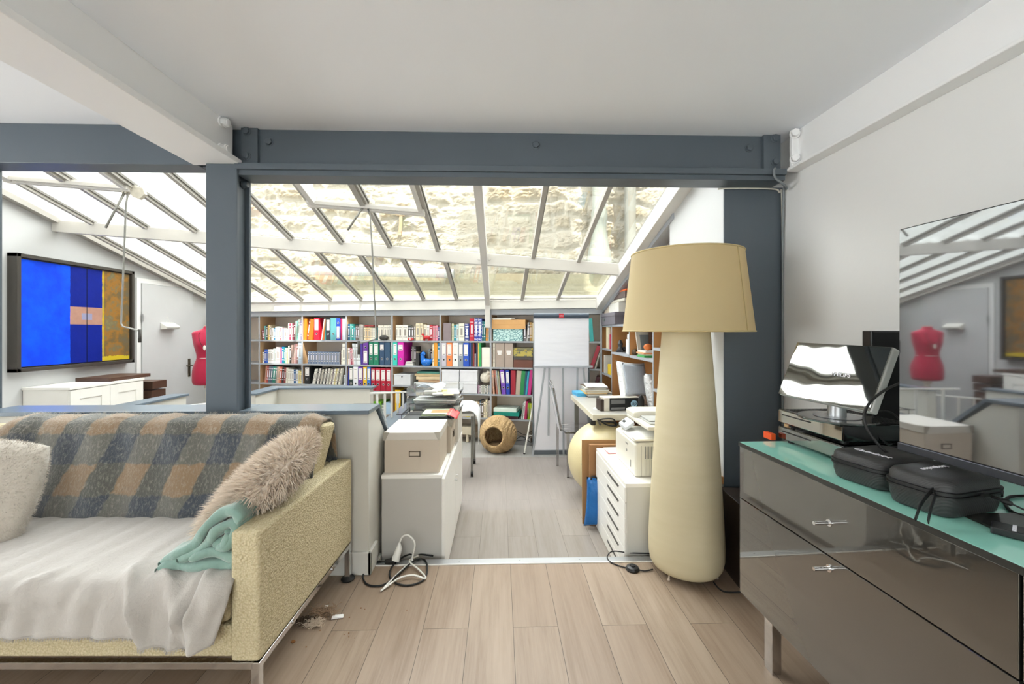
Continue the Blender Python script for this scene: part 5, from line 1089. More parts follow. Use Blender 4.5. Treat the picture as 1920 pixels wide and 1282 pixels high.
ye2 = a.math('MULTIPLY', step(gyw, .70), a.math('LESS_THAN', gz, a.math('MULTIPLY', nf, .09))); c_ = a.mix(a.math('MULTIPLY', ye2, .8), c_, 'd0b828')
ln = a.math('MULTIPLY', step(gy, .546), a.math('LESS_THAN', gy, .553)); c_ = a.mix(ln, c_, '02081c')
a.link(c_, a.b.inputs['Base Color']); a.b.inputs['Roughness'].default_value = .6; a.b.inputs['Specular IOR Level'].default_value = .15; a.link(a.bump(nf, .3, .006), a.b.inputs['Normal'])
MB().box((.05, fw*.62+.01, fw*.62+.01), (.062, L_-fw*.62-.01, Hh-fw*.62-.01)).build('canvas', a.m, pt)
# sideboard
xs0, ys0, ys1, zs = XL+.005, at_X(131, 725, XL+.41).y, at_X(268, 712, XL+.41).y, .763
sb = thing('sideboard', 'white panelled sideboard under the blue painting', 'sideboard', (xs0, ys0, FAR)); Ls = ys1-ys0
MB().box((0, .0, 0), (.39, Ls, zs-FAR-.025)).build('carcass', M['white'], sb, bevel=.002); MB().box((0, -.01, zs-FAR-.025), (.415, Ls+.01, zs-FAR)).build('top_panel', M['white'], sb, bevel=.003)
for k in range(2):
    y_ = k*Ls/2+.002; w_ = Ls/2-.004; h_ = zs-FAR-.03; b = MB(); b.box((.39, y_, .01), (.402, y_+w_, h_)); fr_ = .085
    for q in (((.402, y_, .01), (.410, y_+fr_, h_)), ((.402, y_+w_-fr_, .01), (.410, y_+w_, h_)), ((.402, y_+fr_, .01), (.410, y_+w_-fr_, .01+fr_)), ((.402, y_+fr_, h_-fr_), (.410, y_+w_-fr_, h_))): b.box(*q)
    b.build('door', M['white'], sb, bevel=.001)
M['walnut'] = mat('walnut_wood', '4c3427', .45, var=(10, .25))
va = at_z(240, 703, zs)
o = MB().box((0, 0, 0), (.34, .48, .035)).box((.02, -.004, .012), (.32, .0, .03)).build('wooden_case', M['walnut'], bevel=.003); o.location = (xs0+.05, ys1-.36, zs+.0008); tag(o, 'flat dark wooden case on the far end of the sideboard', 'case')
b = MB()
for k in range(9): b.box((0-.006*(k % 2), 0, k*.10), (.38+.012*(k % 3), .2, k*.10+.085))
o = b.build('wooden_chest', M['walnut'], bevel=.004); o.location = (xs0, ys1+.13, FAR); tag(o, 'tall dark wooden chest beyond the sideboard by the door', 'chest')
# door
yA, yB = at_X(262, 560, XL).y, at_X(357, 560, XL).y; zD = 1.82
d_ = B((0, 0, 0), (.03, yB-yA, zD-FAR)).build('door_1', mat('door_paint', 'c4c5c6', .45)); d_.location = (XL, yA, FAR); struct(d_)
b = MB(); b.box((0, -.06, 0), (.018, -.004, zD-FAR+.06)); b.box((0, -.004, zD-FAR+.004), (.018, yB-yA, zD-FAR+.06)); b.build('door_frame', M['wall'], d_)
hp = at_X(354, 685, XL+.03)
b = MB(); yk = yB-yA-.07; zk = hp.z-FAR; b.box((.03, yk-.02, zk-.15), (.038, yk+.02, zk+.09)); b.cyl((.03, yk, zk), (.075, yk, zk), .008, n=10); b.cyl((.072, yk+.012, zk), (.072, yk-.10, zk), .008, n=10); b.build('door_handle', mat('aged_brass', '6b6254', .35, .8), d_, bevel=.001)
b = MB()
for z in (1.55, .35): b.cyl((.035, -.002, z), (.035, -.002, z+.09), .009, n=10)
b.build('hinges', M['alu'], d_, smooth='auto')
vp = at_X(318, 612, XL+.06); t = thing('leaflet_holder', 'small white leaflet holder hanging on the white door', 'holder', (XL+.031, vp.y, vp.z)); b = MB(); b.box((0, -.11, -.035), (.07, .11, -.03)); b.prism([(0, -.03), (.07, -.03), (.08, .0), (.0, .05)], -.11, .11, 'y'); b.build('holder_body', M['whitep'], t, bevel=.003)
b = MB(); b.box((.071, -.10, -.028), (.084, .10, -.022)); b.box((.073, -.10, -.018), (.086, .10, -.012)); b.build('leaflets', mat('dull_leaflet', 'a8a8a4', .6), t); MB().tube([(.01, -.03, .045), (.005, .0, .13), (.01, .03, .045)], .0015, 6).build('hanging_string', M['paper'], t)
# dress form
vd = P(391, 700, 5.2); df = thing('dress_form', 'crimson dressmaker dummy on a cream turned stand', 'dress form', (vd.x, vd.y, FAR), .35)
zb_ = lambda py: H0+(HZ-py)/F*5.2-FAR
secs = [(722, .155, .115), (716, .165, .125), (700, .168, .128), (688, .158, .118), (678, .135, .10), (671, .118, .09), (664, .120, .092), (655, .135, .105), (646, .15, .118), (638, .158, .115), (630, .165, .10), (625, .172, .085), (622, .165, .075), (619.5, .11, .065), (617, .058, .055), (613, .050, .05), (611, .05, .05)]
vs = []; fs = []; n = 40
for i, (py, rx, ry) in enumerate(secs):
    for k in range(n):
        th = 2*math.pi*k/n; cx_, cy_ = math.cos(th), math.sin(th); ex = .85
        x = rx*math.copysign(abs(cx_)**ex, cx_); y = ry*math.copysign(abs(cy_)**ex, cy_)
        if 632 < py < 656 and cy_ < 0: y -= .028*math.exp(-((abs(x)-.07)/.045)**2)*(1-abs(py-645)/12)
        if 680 < py < 716 and cy_ > 0: y += .02
        vs.append((x, y, zb_(py)))
for i in range(len(secs)-1):
    for k in range(n): fs.append((i*n+k, i*n+(k+1) % n, (i+1)*n+(k+1) % n, (i+1)*n+k))
fs += [tuple(range(n))[::-1], tuple(range((len(secs)-1)*n, len(secs)*n))]
MB().add(vs, fs).build('torso', mat('crimson_jersey', 'b0103c', .8, bump=(90, .1, .003), sheen=.3), df, smooth='auto', sub=1)
MB().cyl((0, 0, zb_(611.5)), (0, 0, zb_(609.5)), .048, n=24).build('neck_cap', mat('pale_wood_cap', 'd8c0b8', .5), df)
MB().lathe([(.04, zb_(722)), (.045, zb_(727)), (.025, zb_(729)), (.03, zb_(733)), (.028, .15), (.04, .12), (.03, .08), (.0, .08)], 20).build('stand_post', mat('cream_turned_wood', 'dcd6c8', .5), df, smooth='auto')
for k in range(3):
    th = k*2.094+.4; MB().tube(catmull([(0, 0, .14), (.1*math.cos(th), .1*math.sin(th), .12), (.22*math.cos(th), .22*math.sin(th), .02)], 5), .016, 8).build('leg', mat('cream_turned_wood', 'dcd6c8', .5), df, smooth=True)
b = MB(); wr = [(.122*math.cos(a_), .094*math.sin(a_), zb_(670.5)) for a_ in [k*math.pi/16 for k in range(32)]]; b.tube(wr, .003, 6, closed=True); b.build('waist_cord', M['whitep'], df, smooth=True)
nk = [(-.05, -.045, zb_(618)), (-.075, -.095, zb_(628)), (-.04, -.135, zb_(645)), (-.005, -.125, zb_(652)), (.035, -.135, zb_(645)), (.06, -.095, zb_(628)), (.045, -.045, zb_(618))]
nkt = thing('necklace', 'long black necklace with a pale pendant on the crimson dummy', 'necklace', df.location, .35)
MB().tube(catmull(nk, 6), .0022, 6).build('cord', M['rubber'], nkt, smooth=True); MB().sphere((-.005, -.142, zb_(651)), .02, 14, 8, sx=.8, sy=.35, sz=1.5).build('pendant', mat('pale_stone', 'e0d4cc', .3, var=(60, .3)), nkt, smooth=True)
pr.scale = (1, 1, .77)

# ================================================================== SOFA
t1 = NT('boucle_cream'); v1_ = t1.n('TexVoronoi'); v1_.inputs['Scale'].default_value = 150; t1.link(t1.mapping(t1.tc.outputs['Object'], sca=(1, .75, 1)), v1_.inputs['Vector'])
n1_ = t1.noise(90, None, 3, .6); t1.link(t1.mix(v1_.outputs['Distance'], 'd2c6a6', 'ab9d78'), t1.b.inputs['Base Color']); t1.b.inputs['Roughness'].default_value = .85
t1.link(t1.bump(t1.math('SUBTRACT', n1_, v1_.outputs['Distance']), .55, .006), t1.b.inputs['Normal']); M['boucle'] = t1.m
SX, SD = -1.66, 1.79
sofa = thing('sofa', 'cream boucle sofa with chrome frame in front of the parapet', 'sofa', cw(SX, SD), -PSI)
def sb_(a, b, name, m, bevel=.01, par=sofa, seg=3): return MB().box((a[0]-SX, a[1]-SD, a[2]), (b[0]-SX, b[1]-SD, b[2])).build(name, m, par, bevel=bevel, seg=seg)
Dfr, Dbk = 1.385, 2.185
sb_((-.915, Dfr, .19), (-.82, Dbk, .615), 'arm', M['boucle'], .012); sb_((-2.53, Dfr, .19), (-2.435, 2.14, .615), 'arm', M['boucle'], .012)
sb_((-2.435, Dfr+.01, .20), (-.915, Dbk-.05, .305), 'seat_base', M['boucle'], .008)
for x0 in (-2.43, -1.675): sb_((x0, Dfr+.0, .308), (x0+.755, 1.95, .442), 'seat_cushion', M['boucle'], .03)
sb_((-2.435, 2.10, .20), (-.915, 2.15, .612), 'back_frame', M['boucle'], .012)
for x0 in (-2.43, -1.675):
    b = MB(); ex_ = .06 if x0 > -2 else 0; b.hexa([(x0-SX, 1.86-SD, .445), (x0+.752-SX, 1.86-SD, .445), (x0+.752-SX, 2.00-SD, .445), (x0-SX, 2.00-SD, .445), (x0-SX, 1.97-SD, .835), (x0+.752+ex_-SX, 1.97-SD, .835), (x0+.752+ex_-SX, 2.11-SD, .82), (x0-SX, 2.11-SD, .82)])
    b.build('back_cushion', M['boucle'], sofa, bevel=.025, seg=3)
b = MB()
def rel(x, y, z): return (x-SX, y-SD, z)
for (p, q) in (((-2.53, Dfr+.012, .178), (-.82, Dfr+.012, .178)), ((-2.53, 2.13, .178), (-.82, 2.13, .178))): b.bar(rel(*p), rel(*q), .022, .022)
for x in (-2.52, -.832): b.bar(rel(x, Dfr, .178), rel(x, Dbk if x > -1 else 2.14, .178), .022, .022)
b.build('chrome_frame', M['chrome'], sofa, bevel=.001)
for x, y in ((-.835, Dfr+.014), (-.835, Dbk-.014), (-2.515, Dfr+.014), (-2.515, 2.13)):
    l_ = MB().bar(rel(x, y, .02), rel(x, y, .188), .026, .026, up=(0, 1, 0)).build('leg', M['chrome'], sofa, bevel=.002)
    MB().lathe([(.0, 0), (.03, 0), (.034, .008), (.028, .016), (.012, .02), (.012, .03)], 20, rel(x, y, 0)).build('glide_foot', M['rubber'], l_, smooth='auto')
for y in (1.60, 1.95): MB().cyl(rel(-.822, y, .178), rel(-.816, y, .178), .008, n=12).build('screw', M['chrome'], sofa)

# plaid mohair throw over the back
tpd = NT('plaid_mohair'); uvn = tpd.n('UVMap'); su = tpd.n('SeparateXYZ'); nz1 = tpd.noise(40, None, 3, .6)
dist = tpd.n('VectorMath', operation='ADD'); tpd.link(uvn.outputs[0], dist.inputs[0]); sc1 = tpd.n('VectorMath', operation='SCALE'); nc = tpd.n('TexNoise'); nc.inputs['Scale'].default_value = 22; tpd.link(tpd.tc.outputs['Object'], nc.inputs['Vector']); sb1 = tpd.n('VectorMath', operation='SUBTRACT'); tpd.link(nc.outputs['Color'], sb1.inputs[0]); sb1.inputs[1].default_value = (.5, .5, .5); tpd.link(sb1.outputs[0], sc1.inputs[0]); sc1.inputs['Scale'].default_value = .035; tpd.link(sc1.outputs[0], dist.inputs[1])
tpd.link(dist.outputs[0], su.inputs[0]); U, Vv = su.outputs['X'], su.outputs['Y']
def sq(x, per, ph): 
    f = tpd.math('FRACT', tpd.math('ADD', tpd.math('DIVIDE', x, per), ph)); tri = tpd.math('ABSOLUTE', tpd.math('SUBTRACT', f, .5))
    return tpd.ramp(tri, [(.235, (0,0,0)), (.265, (1,1,1))])
cu, cv = sq(U, .235, .33), sq(Vv, .26, .40)
mixA = tpd.mix(cu, '3e454e', '64635c'); mixB = tpd.mix(cu, '54544e', '8a7359')
pc_ = tpd.mix(cv, mixA, mixB); fz_ = tpd.noise(120, tpd.mapping(tpd.tc.outputs['Object'], sca=(1, 1, .35), rot=(0, .5, 0)), 5, .75)
pc_ = tpd.mix(tpd.math('MULTIPLY', tpd.ramp(fz_, [(.5, (0,0,0)), (.75, (1,1,1))]), .45), pc_, 'c2bcae'); tpd.link(pc_, tpd.b.inputs['Base Color']); tpd.b.inputs['Roughness'].default_value = .95; tpd.b.inputs['Sheen Weight'].default_value = .35
tpd.link(tpd.bump(fz_, .6, .008), tpd.b.inputs['Normal'])
pathD = [(.462, 1.835), (.60, 1.880), (.74, 1.928), (.82, 1.952), (.85, 1.985), (.855, 2.04), (.842, 2.09), (.815, 2.115), (.70, 2.14), (.63, 2.152), (.50, 2.152)]
pc3 = catmull([(0, d, z) for z, d in pathD], 4); cum = [0]
for i in range(1, len(pc3)): cum.append(cum[-1]+(pc3[i]-pc3[i-1]).length)
nU = 90; b = MB(); uvs = []
xl, xr = -2.40, -.885
for j, p in enumerate(pc3):
    for i in range(nU+1):
        u = i/nU; s_x = xl+(xr-xl)*u
        sag = 0
        if u < .07 and p.z > .55: sag = -.10*(1-u/.07)**1.5*((p.z-.55)/.3)
        if u > .96: sag += -.02*((u-.96)/.04)
        x = s_x-.0*j; wv_ = .008*math.sin(u*23+j*.12)+.006*math.sin(u*51+j*.3)
        fold = .012*math.exp(-((u-.80-(cum[j]-.2)*.35)/.015)**2)
        b.v.append((x-SX, p.y-SD-(wv_+fold if j < 16 else -abs(wv_)*.3)*(1 if p.z > .48 else .3), p.z+sag+(abs(wv_)*.6 if 12 < j < 24 else 0)))
        uvs.append((x+cum[j]*-.26, cum[j]))
for j in range(len(pc3)-1):
    for i in range(nU): b.f.append((j*(nU+1)+i, j*(nU+1)+i+1, (j+1)*(nU+1)+i+1, (j+1)*(nU+1)+i)); b.mi.append(0)
throw = b.build('plaid_throw', tpd.m, smooth=True); throw.location = sofa.location; throw.rotation_euler = (0, 0, -PSI)
uvl = throw.data.uv_layers.new(name='UVMap')
for lp in throw.data.loops: uvl.data[lp.index].uv = uvs[lp.vertex_index]
m_ = throw.modifiers.new('s', 'SOLIDIFY'); m_.thickness = .010; m_.offset = 1
tag(throw, 'fuzzy blue, grey and tan plaid mohair throw over the sofa back', 'throw')
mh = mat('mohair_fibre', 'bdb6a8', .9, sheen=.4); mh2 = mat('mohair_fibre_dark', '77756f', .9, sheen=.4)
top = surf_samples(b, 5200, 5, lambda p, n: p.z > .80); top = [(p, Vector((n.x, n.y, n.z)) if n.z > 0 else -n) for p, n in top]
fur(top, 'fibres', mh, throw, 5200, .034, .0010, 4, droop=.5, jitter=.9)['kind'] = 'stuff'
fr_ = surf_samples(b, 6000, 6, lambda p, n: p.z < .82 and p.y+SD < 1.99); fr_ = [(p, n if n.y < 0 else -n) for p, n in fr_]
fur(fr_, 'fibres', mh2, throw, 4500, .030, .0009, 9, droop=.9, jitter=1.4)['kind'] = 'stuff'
# white fleece over the seat
tf = NT('white_fleece'); tf.b.inputs['Base Color'].default_value = (*srgb('dcd6d0'), 1); tf.b.inputs['Roughness'].default_value = .95; tf.b.inputs['Sheen Weight'].default_value = .4
fn1 = tf.noise(70, None, 5, .75); fn2 = tf.noise(9, tf.mapping(tf.tc.outputs['Object'], sca=(1, 2, 1)), 3); tf.link(tf.mix(tf.math('MULTIPLY', fn1, .5), 'b4afa8', 'a29b93'), tf.b.inputs['Base Color']); tf.link(tf.bump(fn1, .5, .006, tf.bump(fn2, .25, .03)), tf.b.inputs['Normal'])
fp = catmull([(0, 1.95, .462), (0, 1.84, .461), (0, 1.65, .462), (0, 1.46, .462), (0, 1.395, .455), (0, 1.366, .425), (0, 1.360, .37), (0, 1.358, .295)], 7)
def fleece(u, v):
    i = min(len(fp)-1.001, v*(len(fp)-1)); k = int(i); p = fp[k].lerp(fp[k+1], i-k)
    x = -2.43+(1.503)*u; hang = max(0, (.45-p.z)/.155); onseat = 1-min(1, hang*3)
    d = p.y; z = p.z
    e = .004*math.sin(x*19+v*7)+.003*math.sin(x*47)
    z += abs(e)*onseat; d -= abs(e)*2.0*(1-onseat)
    for c0, sl, a, wd in ((-1.24, .22, .030, .022), (-1.12, .35, .022, .03), (-1.02, -.1, .02, .02), (-1.55, -.4, .012, .03), (-1.9, .2, .010, .04)):
        g = a*math.exp(-((x-c0-sl*(v-.6))/wd)**2)*min(1, max(0, (v-.30)/.3)); z += g*onseat*.9; d -= g*(1-onseat)*1.3
    if hang > 0: z -= .035*math.exp(-((x+1.02)/.16)**2)*hang+.02*math.sin(x*3.0)*hang*.3; x -= .025*hang*max(0, (u-.85)/.15)
    return (x-SX, d-SD, z+.004)
b = MB().grid(fleece, 130, 46); fl2 = b.build('fleece_throw', tf.m, smooth=True); fl2.location = sofa.location; fl2.rotation_euler = (0, 0, -PSI); m_ = fl2.modifiers.new('s', 'SOLIDIFY'); m_.thickness = .012; m_.offset = -1
tag(fl2, 'white fleece blanket spread over the sofa seat and hanging in front', 'blanket')
hem = [(Vector(fleece(k/800, 1)), Vector((0, -.3, -1))) for k in range(801)]
fur(hem, 'hem_fibres', tf.m, fl2, 1600, .010, .0016, 4, droop=.2, jitter=.5)['kind'] = 'stuff'
# second, folded-back edge at the right end
def fold2(u, v):
    p = Vector(fleece(.93+.07*u, .45+.55*v)); return (p.x+.012+.02*math.sin(math.pi*v), p.y-.022*math.sin(math.pi*u)-.004, p.z+.004)
o = MB().grid(fold2, 10, 30).build('folded_edge', tf.m, fl2, smooth=True); m_ = o.modifiers.new('s', 'SOLIDIFY'); m_.thickness = .01
# cushions
M['shag'] = mat('cream_shag', 'd6c7b6', .9, sheen=.4, var=(10, .12)); M['plush'] = mat('pale_plush', 'c2baae', .95, sheen=.5, bump=(30, .6, .02), var=(8, .06))
def cushion(name, label, w_, h_, d_, m, mtx, fl_n, fl_l, fl_w, seed_, droop=.5, mf=None):
    b = pillow_mb(w_, h_, d_, n=26, pinch=.5, e=2.6, rd=.17); o = b.build(name, m, smooth=True, weld=True); o.matrix_world = mtx; tag(o, label, 'cushion')
    s = surf_samples(b, fl_n, seed_); s = [(p, n if n.dot(Vector((0, p.y, 0))) > 0 else -n) for p, n in s]
    s = [(p, (n+Vector((p.x/w_, 0, p.z/h_))*1.2).normalized()) for p, n in s]
    f = fur(s, 'pile', mf or m, o, fl_n, fl_l, fl_w, seed_, droop, .55); f['kind'] = 'stuff'; return o
c1 = cw(-2.03, 1.68, .60)
cushion('plush_cushion', 'large cream plush cushion at the left end of the sofa', .48, .46, .19, M['plush'], Matrix.Translation(cw(-2.10, 1.62, .64)) @ Matrix.Rotation(math.radians(30), 4, 'Z') @ Matrix.Rotation(math.radians(-20), 4, 'X') @ Matrix.Rotation(math.radians(10), 4, 'Y'), 16000, .012, .0012, 21, .3)
cushion('shaggy_cushion', 'long haired cream cushion leaning on the right sofa arm over the mint blanket', .46, .46, .13, M['shag'], Matrix.Translation(cw(-.985, 1.70, .665)) @ Matrix.Rotation(math.radians(-76), 4, 'Z') @ Matrix.Rotation(math.radians(-46), 4, 'X') @ Matrix.Rotation(math.radians(2), 4, 'Y'), 12000, .050, .0042, 22, .35)
# mint blanket, folded and rolled between seat and arm
tm_ = mat('mint_fleece', '7b988d', .9, bump=(22, .6, .015), var=(14, .10), sheen=.5)
def rib(name_parent, path, wid, thick, y0, y1, seed_):
    rr = random.Random(seed_); pts = catmull([(x, 0, z) for x, z in path], 6); n = len(pts); b = MB(); m_y = 14
    def off(side):
        out = []
        for i, p in enumerate(pts):
            d = (pts[min(i+1, n-1)]-pts[max(i-1, 0)]).normalized(); nn = Vector((-d.z, 0, d.x)); out.append(p+nn*side*thick/2)
        return out
    ring = off(1)+[pts[-1]+(pts[-1]-pts[-2]).normalized()*thick*.5]+off(-1)[::-1]+[pts[0]+(pts[0]-pts[1]).normalized()*thick*.5]
    N_ = len(ring); vs = []
    for k in range(m_y+1):
        f = k/m_y; y = y0+(y1-y0)*f; e = min(f, 1-f)*m_y
        sc_ = 1 if e >= 1 else .8+.2*e
        cen = sum(ring, Vector())/N_
        for q in ring: 
            w_ = Vector((.006*math.sin(k*1.3+q.z*60), 0, .006*math.sin(k*.9+q.x*50)))
            vs.append(Vector((q.x, y+.006*math.sin(q.x*40+q.z*30+seed_), q.z))+w_)
    fs = [(k*N_+i, k*N_+(i+1) % N_, (k+1)*N_+(i+1) % N_, (k+1)*N_+i) for k in range(m_y) for i in range(N_)]
    b.add(vs, fs)
    for k in (0, m_y):
        for i in range((N_-2)//2): a0, a1, b0_, b1 = i, i+1, N_-2-i, N_-3-i; b.add([vs[k*N_+a0], vs[k*N_+a1], vs[k*N_+b1], vs[k*N_+b0_]], [(0,1,2,3)])
    return b
path = [(-1.150, .480), (-1.04, .495), (-.945, .500), (-.93, .525), (-.96, .545), (-1.06, .540), (-1.09, .515), (-1.04, .522), (-.98, .528)]
bl_ = thing('mint_blanket', 'folded mint green fleece blanket tucked under the shaggy cushion', 'blanket', sofa.location, -PSI)
p1 = [(-1.165, .478), (-1.06, .482), (-.94, .488), (-.925, .51), (-.99, .522), (-1.06, .518)]
p2 = [(-1.10, .505), (-1.02, .555), (-.985, .60), (-.945, .625), (-.925, .605), (-.945, .56), (-.99, .535), (-.965, .55), (-.945, .585)]
p3 = [(-1.17, .492), (-1.09, .535), (-1.03, .60), (-.985, .648), (-.94, .662), (-.92, .63)]
p4 = [(-1.14, .486), (-1.06, .515), (-1.01, .57), (-.965, .60), (-.955, .57), (-1.0, .545)]
for k, (pth, th_) in enumerate(((p1, .034), (p2, .030), (p3, .034), (p4, .030))):
    rib(None, [(x-SX, z) for x, z in pth], 0, th_, 1.41-SD+.006*k, 1.80-SD, 3+k).build('fold', tm_, bl_, smooth=True, weld=True, sub=1)

# ================================================================== FLOOR LAMP
lc_ = cw(.918, 2.255)
lamp = thing('floor_lamp', 'tall cream floor lamp with a conical fabric base and drum shade', 'floor lamp', (lc_.x, lc_.y, 0))
tl = NT('lamp_fabric'); wv1 = tl.n('TexWave'); wv1.bands_direction = 'Z'; wv1.inputs['Scale'].default_value = 120; wv1.inputs['Distortion'].default_value = 2; tl.link(tl.tc.outputs['Object'], wv1.inputs['Vector'])
tl.link(tl.mix(tl.noise(3, tl.mapping(tl.tc.outputs['Object'], sca=(1, 1, 8)), 3), 'c2b694', 'cdc2a3'), tl.b.inputs['Base Color']); tl.b.inputs['Roughness'].default_value = .75; tl.link(tl.bump(wv1.outputs['Fac'], .12, .001), tl.b.inputs['Normal'])
b = MB(); b.lathe([(.10, .028), (.150, .030), (.168, .036), (.180, .055), (.187, .09), (.189, .16), (.183, .30), (.165, .60), (.146, .90), (.128, 1.15), (.118, 1.29)], 72)
b.build('base_cone', tl.m, lamp, smooth='auto')
MB().lathe([(.0, .03), (.11, .03)], 40).build('base_plate', M['steel'], lamp)
for a_ in (-2.55, -.55, 1.6): MB().cyl((.145*math.cos(a_), .145*math.sin(a_), .03), (.15*math.cos(a_), .15*math.sin(a_), .004), .004, n=10).cyl((.15*math.cos(a_), .15*math.sin(a_), .0), (.15*math.cos(a_), .15*math.sin(a_), .006), .007, n=10).build('foot', mat('cream_foot', 'cfc0b0', .5), lamp)
sh = MB(); sh.lathe([(.322, 1.262), (.318, 1.264), (.272, 1.672), (.276, 1.674), (.3235, 1.262), (.322, 1.262)], 96)
tsh = NT('shade_fabric'); wv2 = tsh.n('TexWave'); wv2.bands_direction = 'Z'; wv2.inputs['Scale'].default_value = 150; wv2.inputs['Distortion'].default_value = 1; tsh.link(tsh.tc.outputs['Object'], wv2.inputs['Vector'])
tsh.b.inputs['Base Color'].default_value = (*srgb('cdbd94'), 1); tsh.b.inputs['Roughness'].default_value = .75; tsh.link(tsh.bump(wv2.outputs['Fac'], .12, .001), tsh.b.inputs['Normal'])
tr_ = tsh.N.new('ShaderNodeBsdfTranslucent'); tr_.inputs[0].default_value = (*srgb('e0c070'), 1); mxs = tsh.N.new('ShaderNodeMixShader'); mxs.inputs[0].default_value = .28
tsh.link(tsh.b.outputs[0], mxs.inputs[1]); tsh.link(tr_.outputs[0], mxs.inputs[2]); tsh.link(mxs.outputs[0], tsh.N['Material Output'].inputs[0])
shade = sh.build('lamp_shade', tsh.m, lamp, smooth='auto')
for r_, z_ in ((.3235, 1.265), (.2765, 1.671)):
    MB().tube([(r_*math.cos(k*math.pi/36), r_*math.sin(k*math.pi/36), z_) for k in range(72)], .004, 8, closed=True).build('trim_ring', mat('shade_trim', 'c2ae7e', .7), shade, smooth=True)
aS = -1.02; MB().bar((.3245*math.cos(aS), .3245*math.sin(aS), 1.266), (.2775*math.cos(aS), .2775*math.sin(aS), 1.672), .004, .0025, up=(math.cos(aS), math.sin(aS), 0)).build('seam', mat('shade_seam', 'b49f6c', .7), shade)
b = MB(); b.cyl((0, 0, 1.29), (0, 0, 1.68), .009, n=12); b.cyl((-.272, 0, 1.66), (.272, 0, 1.66), .003, n=8); b.cyl((0, -.272, 1.66), (0, .272, 1.66), .003, n=8); b.cyl((0, 0, 1.30), (0, 0, 1.305), .112, n=40); b.build('stem', M['chrome'], lamp, smooth='auto')
MB().box((-.012, -.01, 1.675), (.012, .01, 1.70)).build('finial', M['chrome'], lamp, bevel=.002)
MB().lathe([(.0, 1.33), (.03, 1.34), (.04, 1.38), (.02, 1.44), (.015, 1.46)], 20).build('bulb', mat('opal_bulb', 'e8e6e0', .2), lamp, smooth=True)
# lamp lead with foot switch
gz_ = lambda px, py: at_z(px, py, .006)
pts = [gz_(1222, 1037), gz_(1180, 1036), gz_(1150, 1033), gz_(1139, 1042), gz_(1143, 1052), gz_(1160, 1060), gz_(1175, 1064)]
cdt = thing('lamp_cord', 'black lamp cord with a round foot switch on the floor', 'cord', (gz_(1186, 1066).x, gz_(1186, 1066).y, 0)); ol = cdt.location
MB().tube([p-ol+Vector((0, 0, -.0005)) for p in catmull(pts, 8)], .0035, 8).build('cord', M['rubber'], cdt, smooth=True)
MB().tube([p-ol for p in catmull([gz_(1197, 1068), gz_(1210, 1070), gz_(1224, 1067)], 6)], .0035, 8).build('cord', M['rubber'], cdt, smooth=True)
MB().lathe([(.0, .0), (.034, .0), (.036, .008), (.03, .018), (.014, .022), (.014, .027), (.0, .028)], 28).build('foot_switch', mat('switch_black', '1e1e1f', .35), cdt, smooth='auto')
o = MB().tube(catmull([gz_(1338, 1091), gz_(1345, 1100), gz_(1356, 1108), gz_(1372, 1110), gz_(1395, 1109)], 8), .0035, 8).build('power_lead', M['rubber'], smooth=True); tag(o, 'black lead running from behind the lamp under the glossy cabinet', 'cable')

# extension cords by the parapet
pw = [(694, 1085), (684, 1095), (682, 1078), (692, 1062), (712, 1054), (728, 1053)]
o0 = gz_(740, 1070); pc = thing('extension_cord', 'black cord loop plugged into a white socket by the parapet', 'cord', (o0.x, o0.y, 0)); o0 = pc.location
def wire(name, pp, r, m, par, z=.006, closed=False):
    pts = [at_z(x, y, zz)-o0 for (x, y, *q) in pp for zz in [q[0] if q else z]]
    return MB().tube(catmull(pts, 9), r, 8).build(name, m, par, smooth=True)
wire('black_lead', [(722, 1053, .014), (700, 1055), (684, 1070), (681, 1084), (690, 1096), (712, 1098), (730, 1090, .012), (752, 1072, .014), (775, 1052, .012), (792, 1048), (800, 1056, .01), (800, 1076), (790, 1090), (768, 1097), (748, 1095), (734, 1086), (731, 1072, .01), (740, 1056, .012), (756, 1044, .012), (776, 1038), (812, 1042)], .0045, M['rubber'], pc)
MB().cyl(at_z(722, 1053, .016)-o0, at_z(742, 1051, .02)-o0, .011, .019, n=14).build('plug', M['rubber'], pc, smooth='auto')
pc2 = thing('white_extension_cord', 'white cord and upright white socket tangled with the black loop', 'cord', o0)
MB().cyl(at_z(741, 1051, .02)-o0, at_z(744, 1049, .02)-o0+Vector((.01, .01, .055)), .022, .017, n=18).cyl(at_z(744, 1049, .02)-o0+Vector((.01, .01, .055)), at_z(744, 1049, .02)-o0+Vector((.012, .012, .085)), .017, .006, n=18).build('socket', M['whitep'], pc2, smooth='auto')
s0 = at_z(744, 1049, .02)+Vector((.012, .012, .085))-o0
pts = [s0, s0+Vector((.015, .01, .03)), s0+Vector((.05, .0, .04)), s0+Vector((.085, -.01, .0)), at_z(773, 1046, .03)-o0, at_z(772, 1052, .012)-o0, at_z(760, 1062, .01)-o0, at_z(736, 1085, .014)-o0, at_z(718, 1104, .008)-o0, at_z(716, 1106, .007)-o0, at_z(735, 1092, .016)-o0, at_z(752, 1082, .018)-o0, at_z(775, 1078, .016)-o0, at_z(798, 1084, .012)-o0, at_z(786, 1068, .012)-o0, at_z(768, 1053, .016)-o0, at_z(774, 1046, .008)-o0, at_z(784, 1042, .006)-o0]
MB().tube(catmull(pts, 8), .0045, 8).build('white_lead', M['whitep'], pc2, smooth=True)
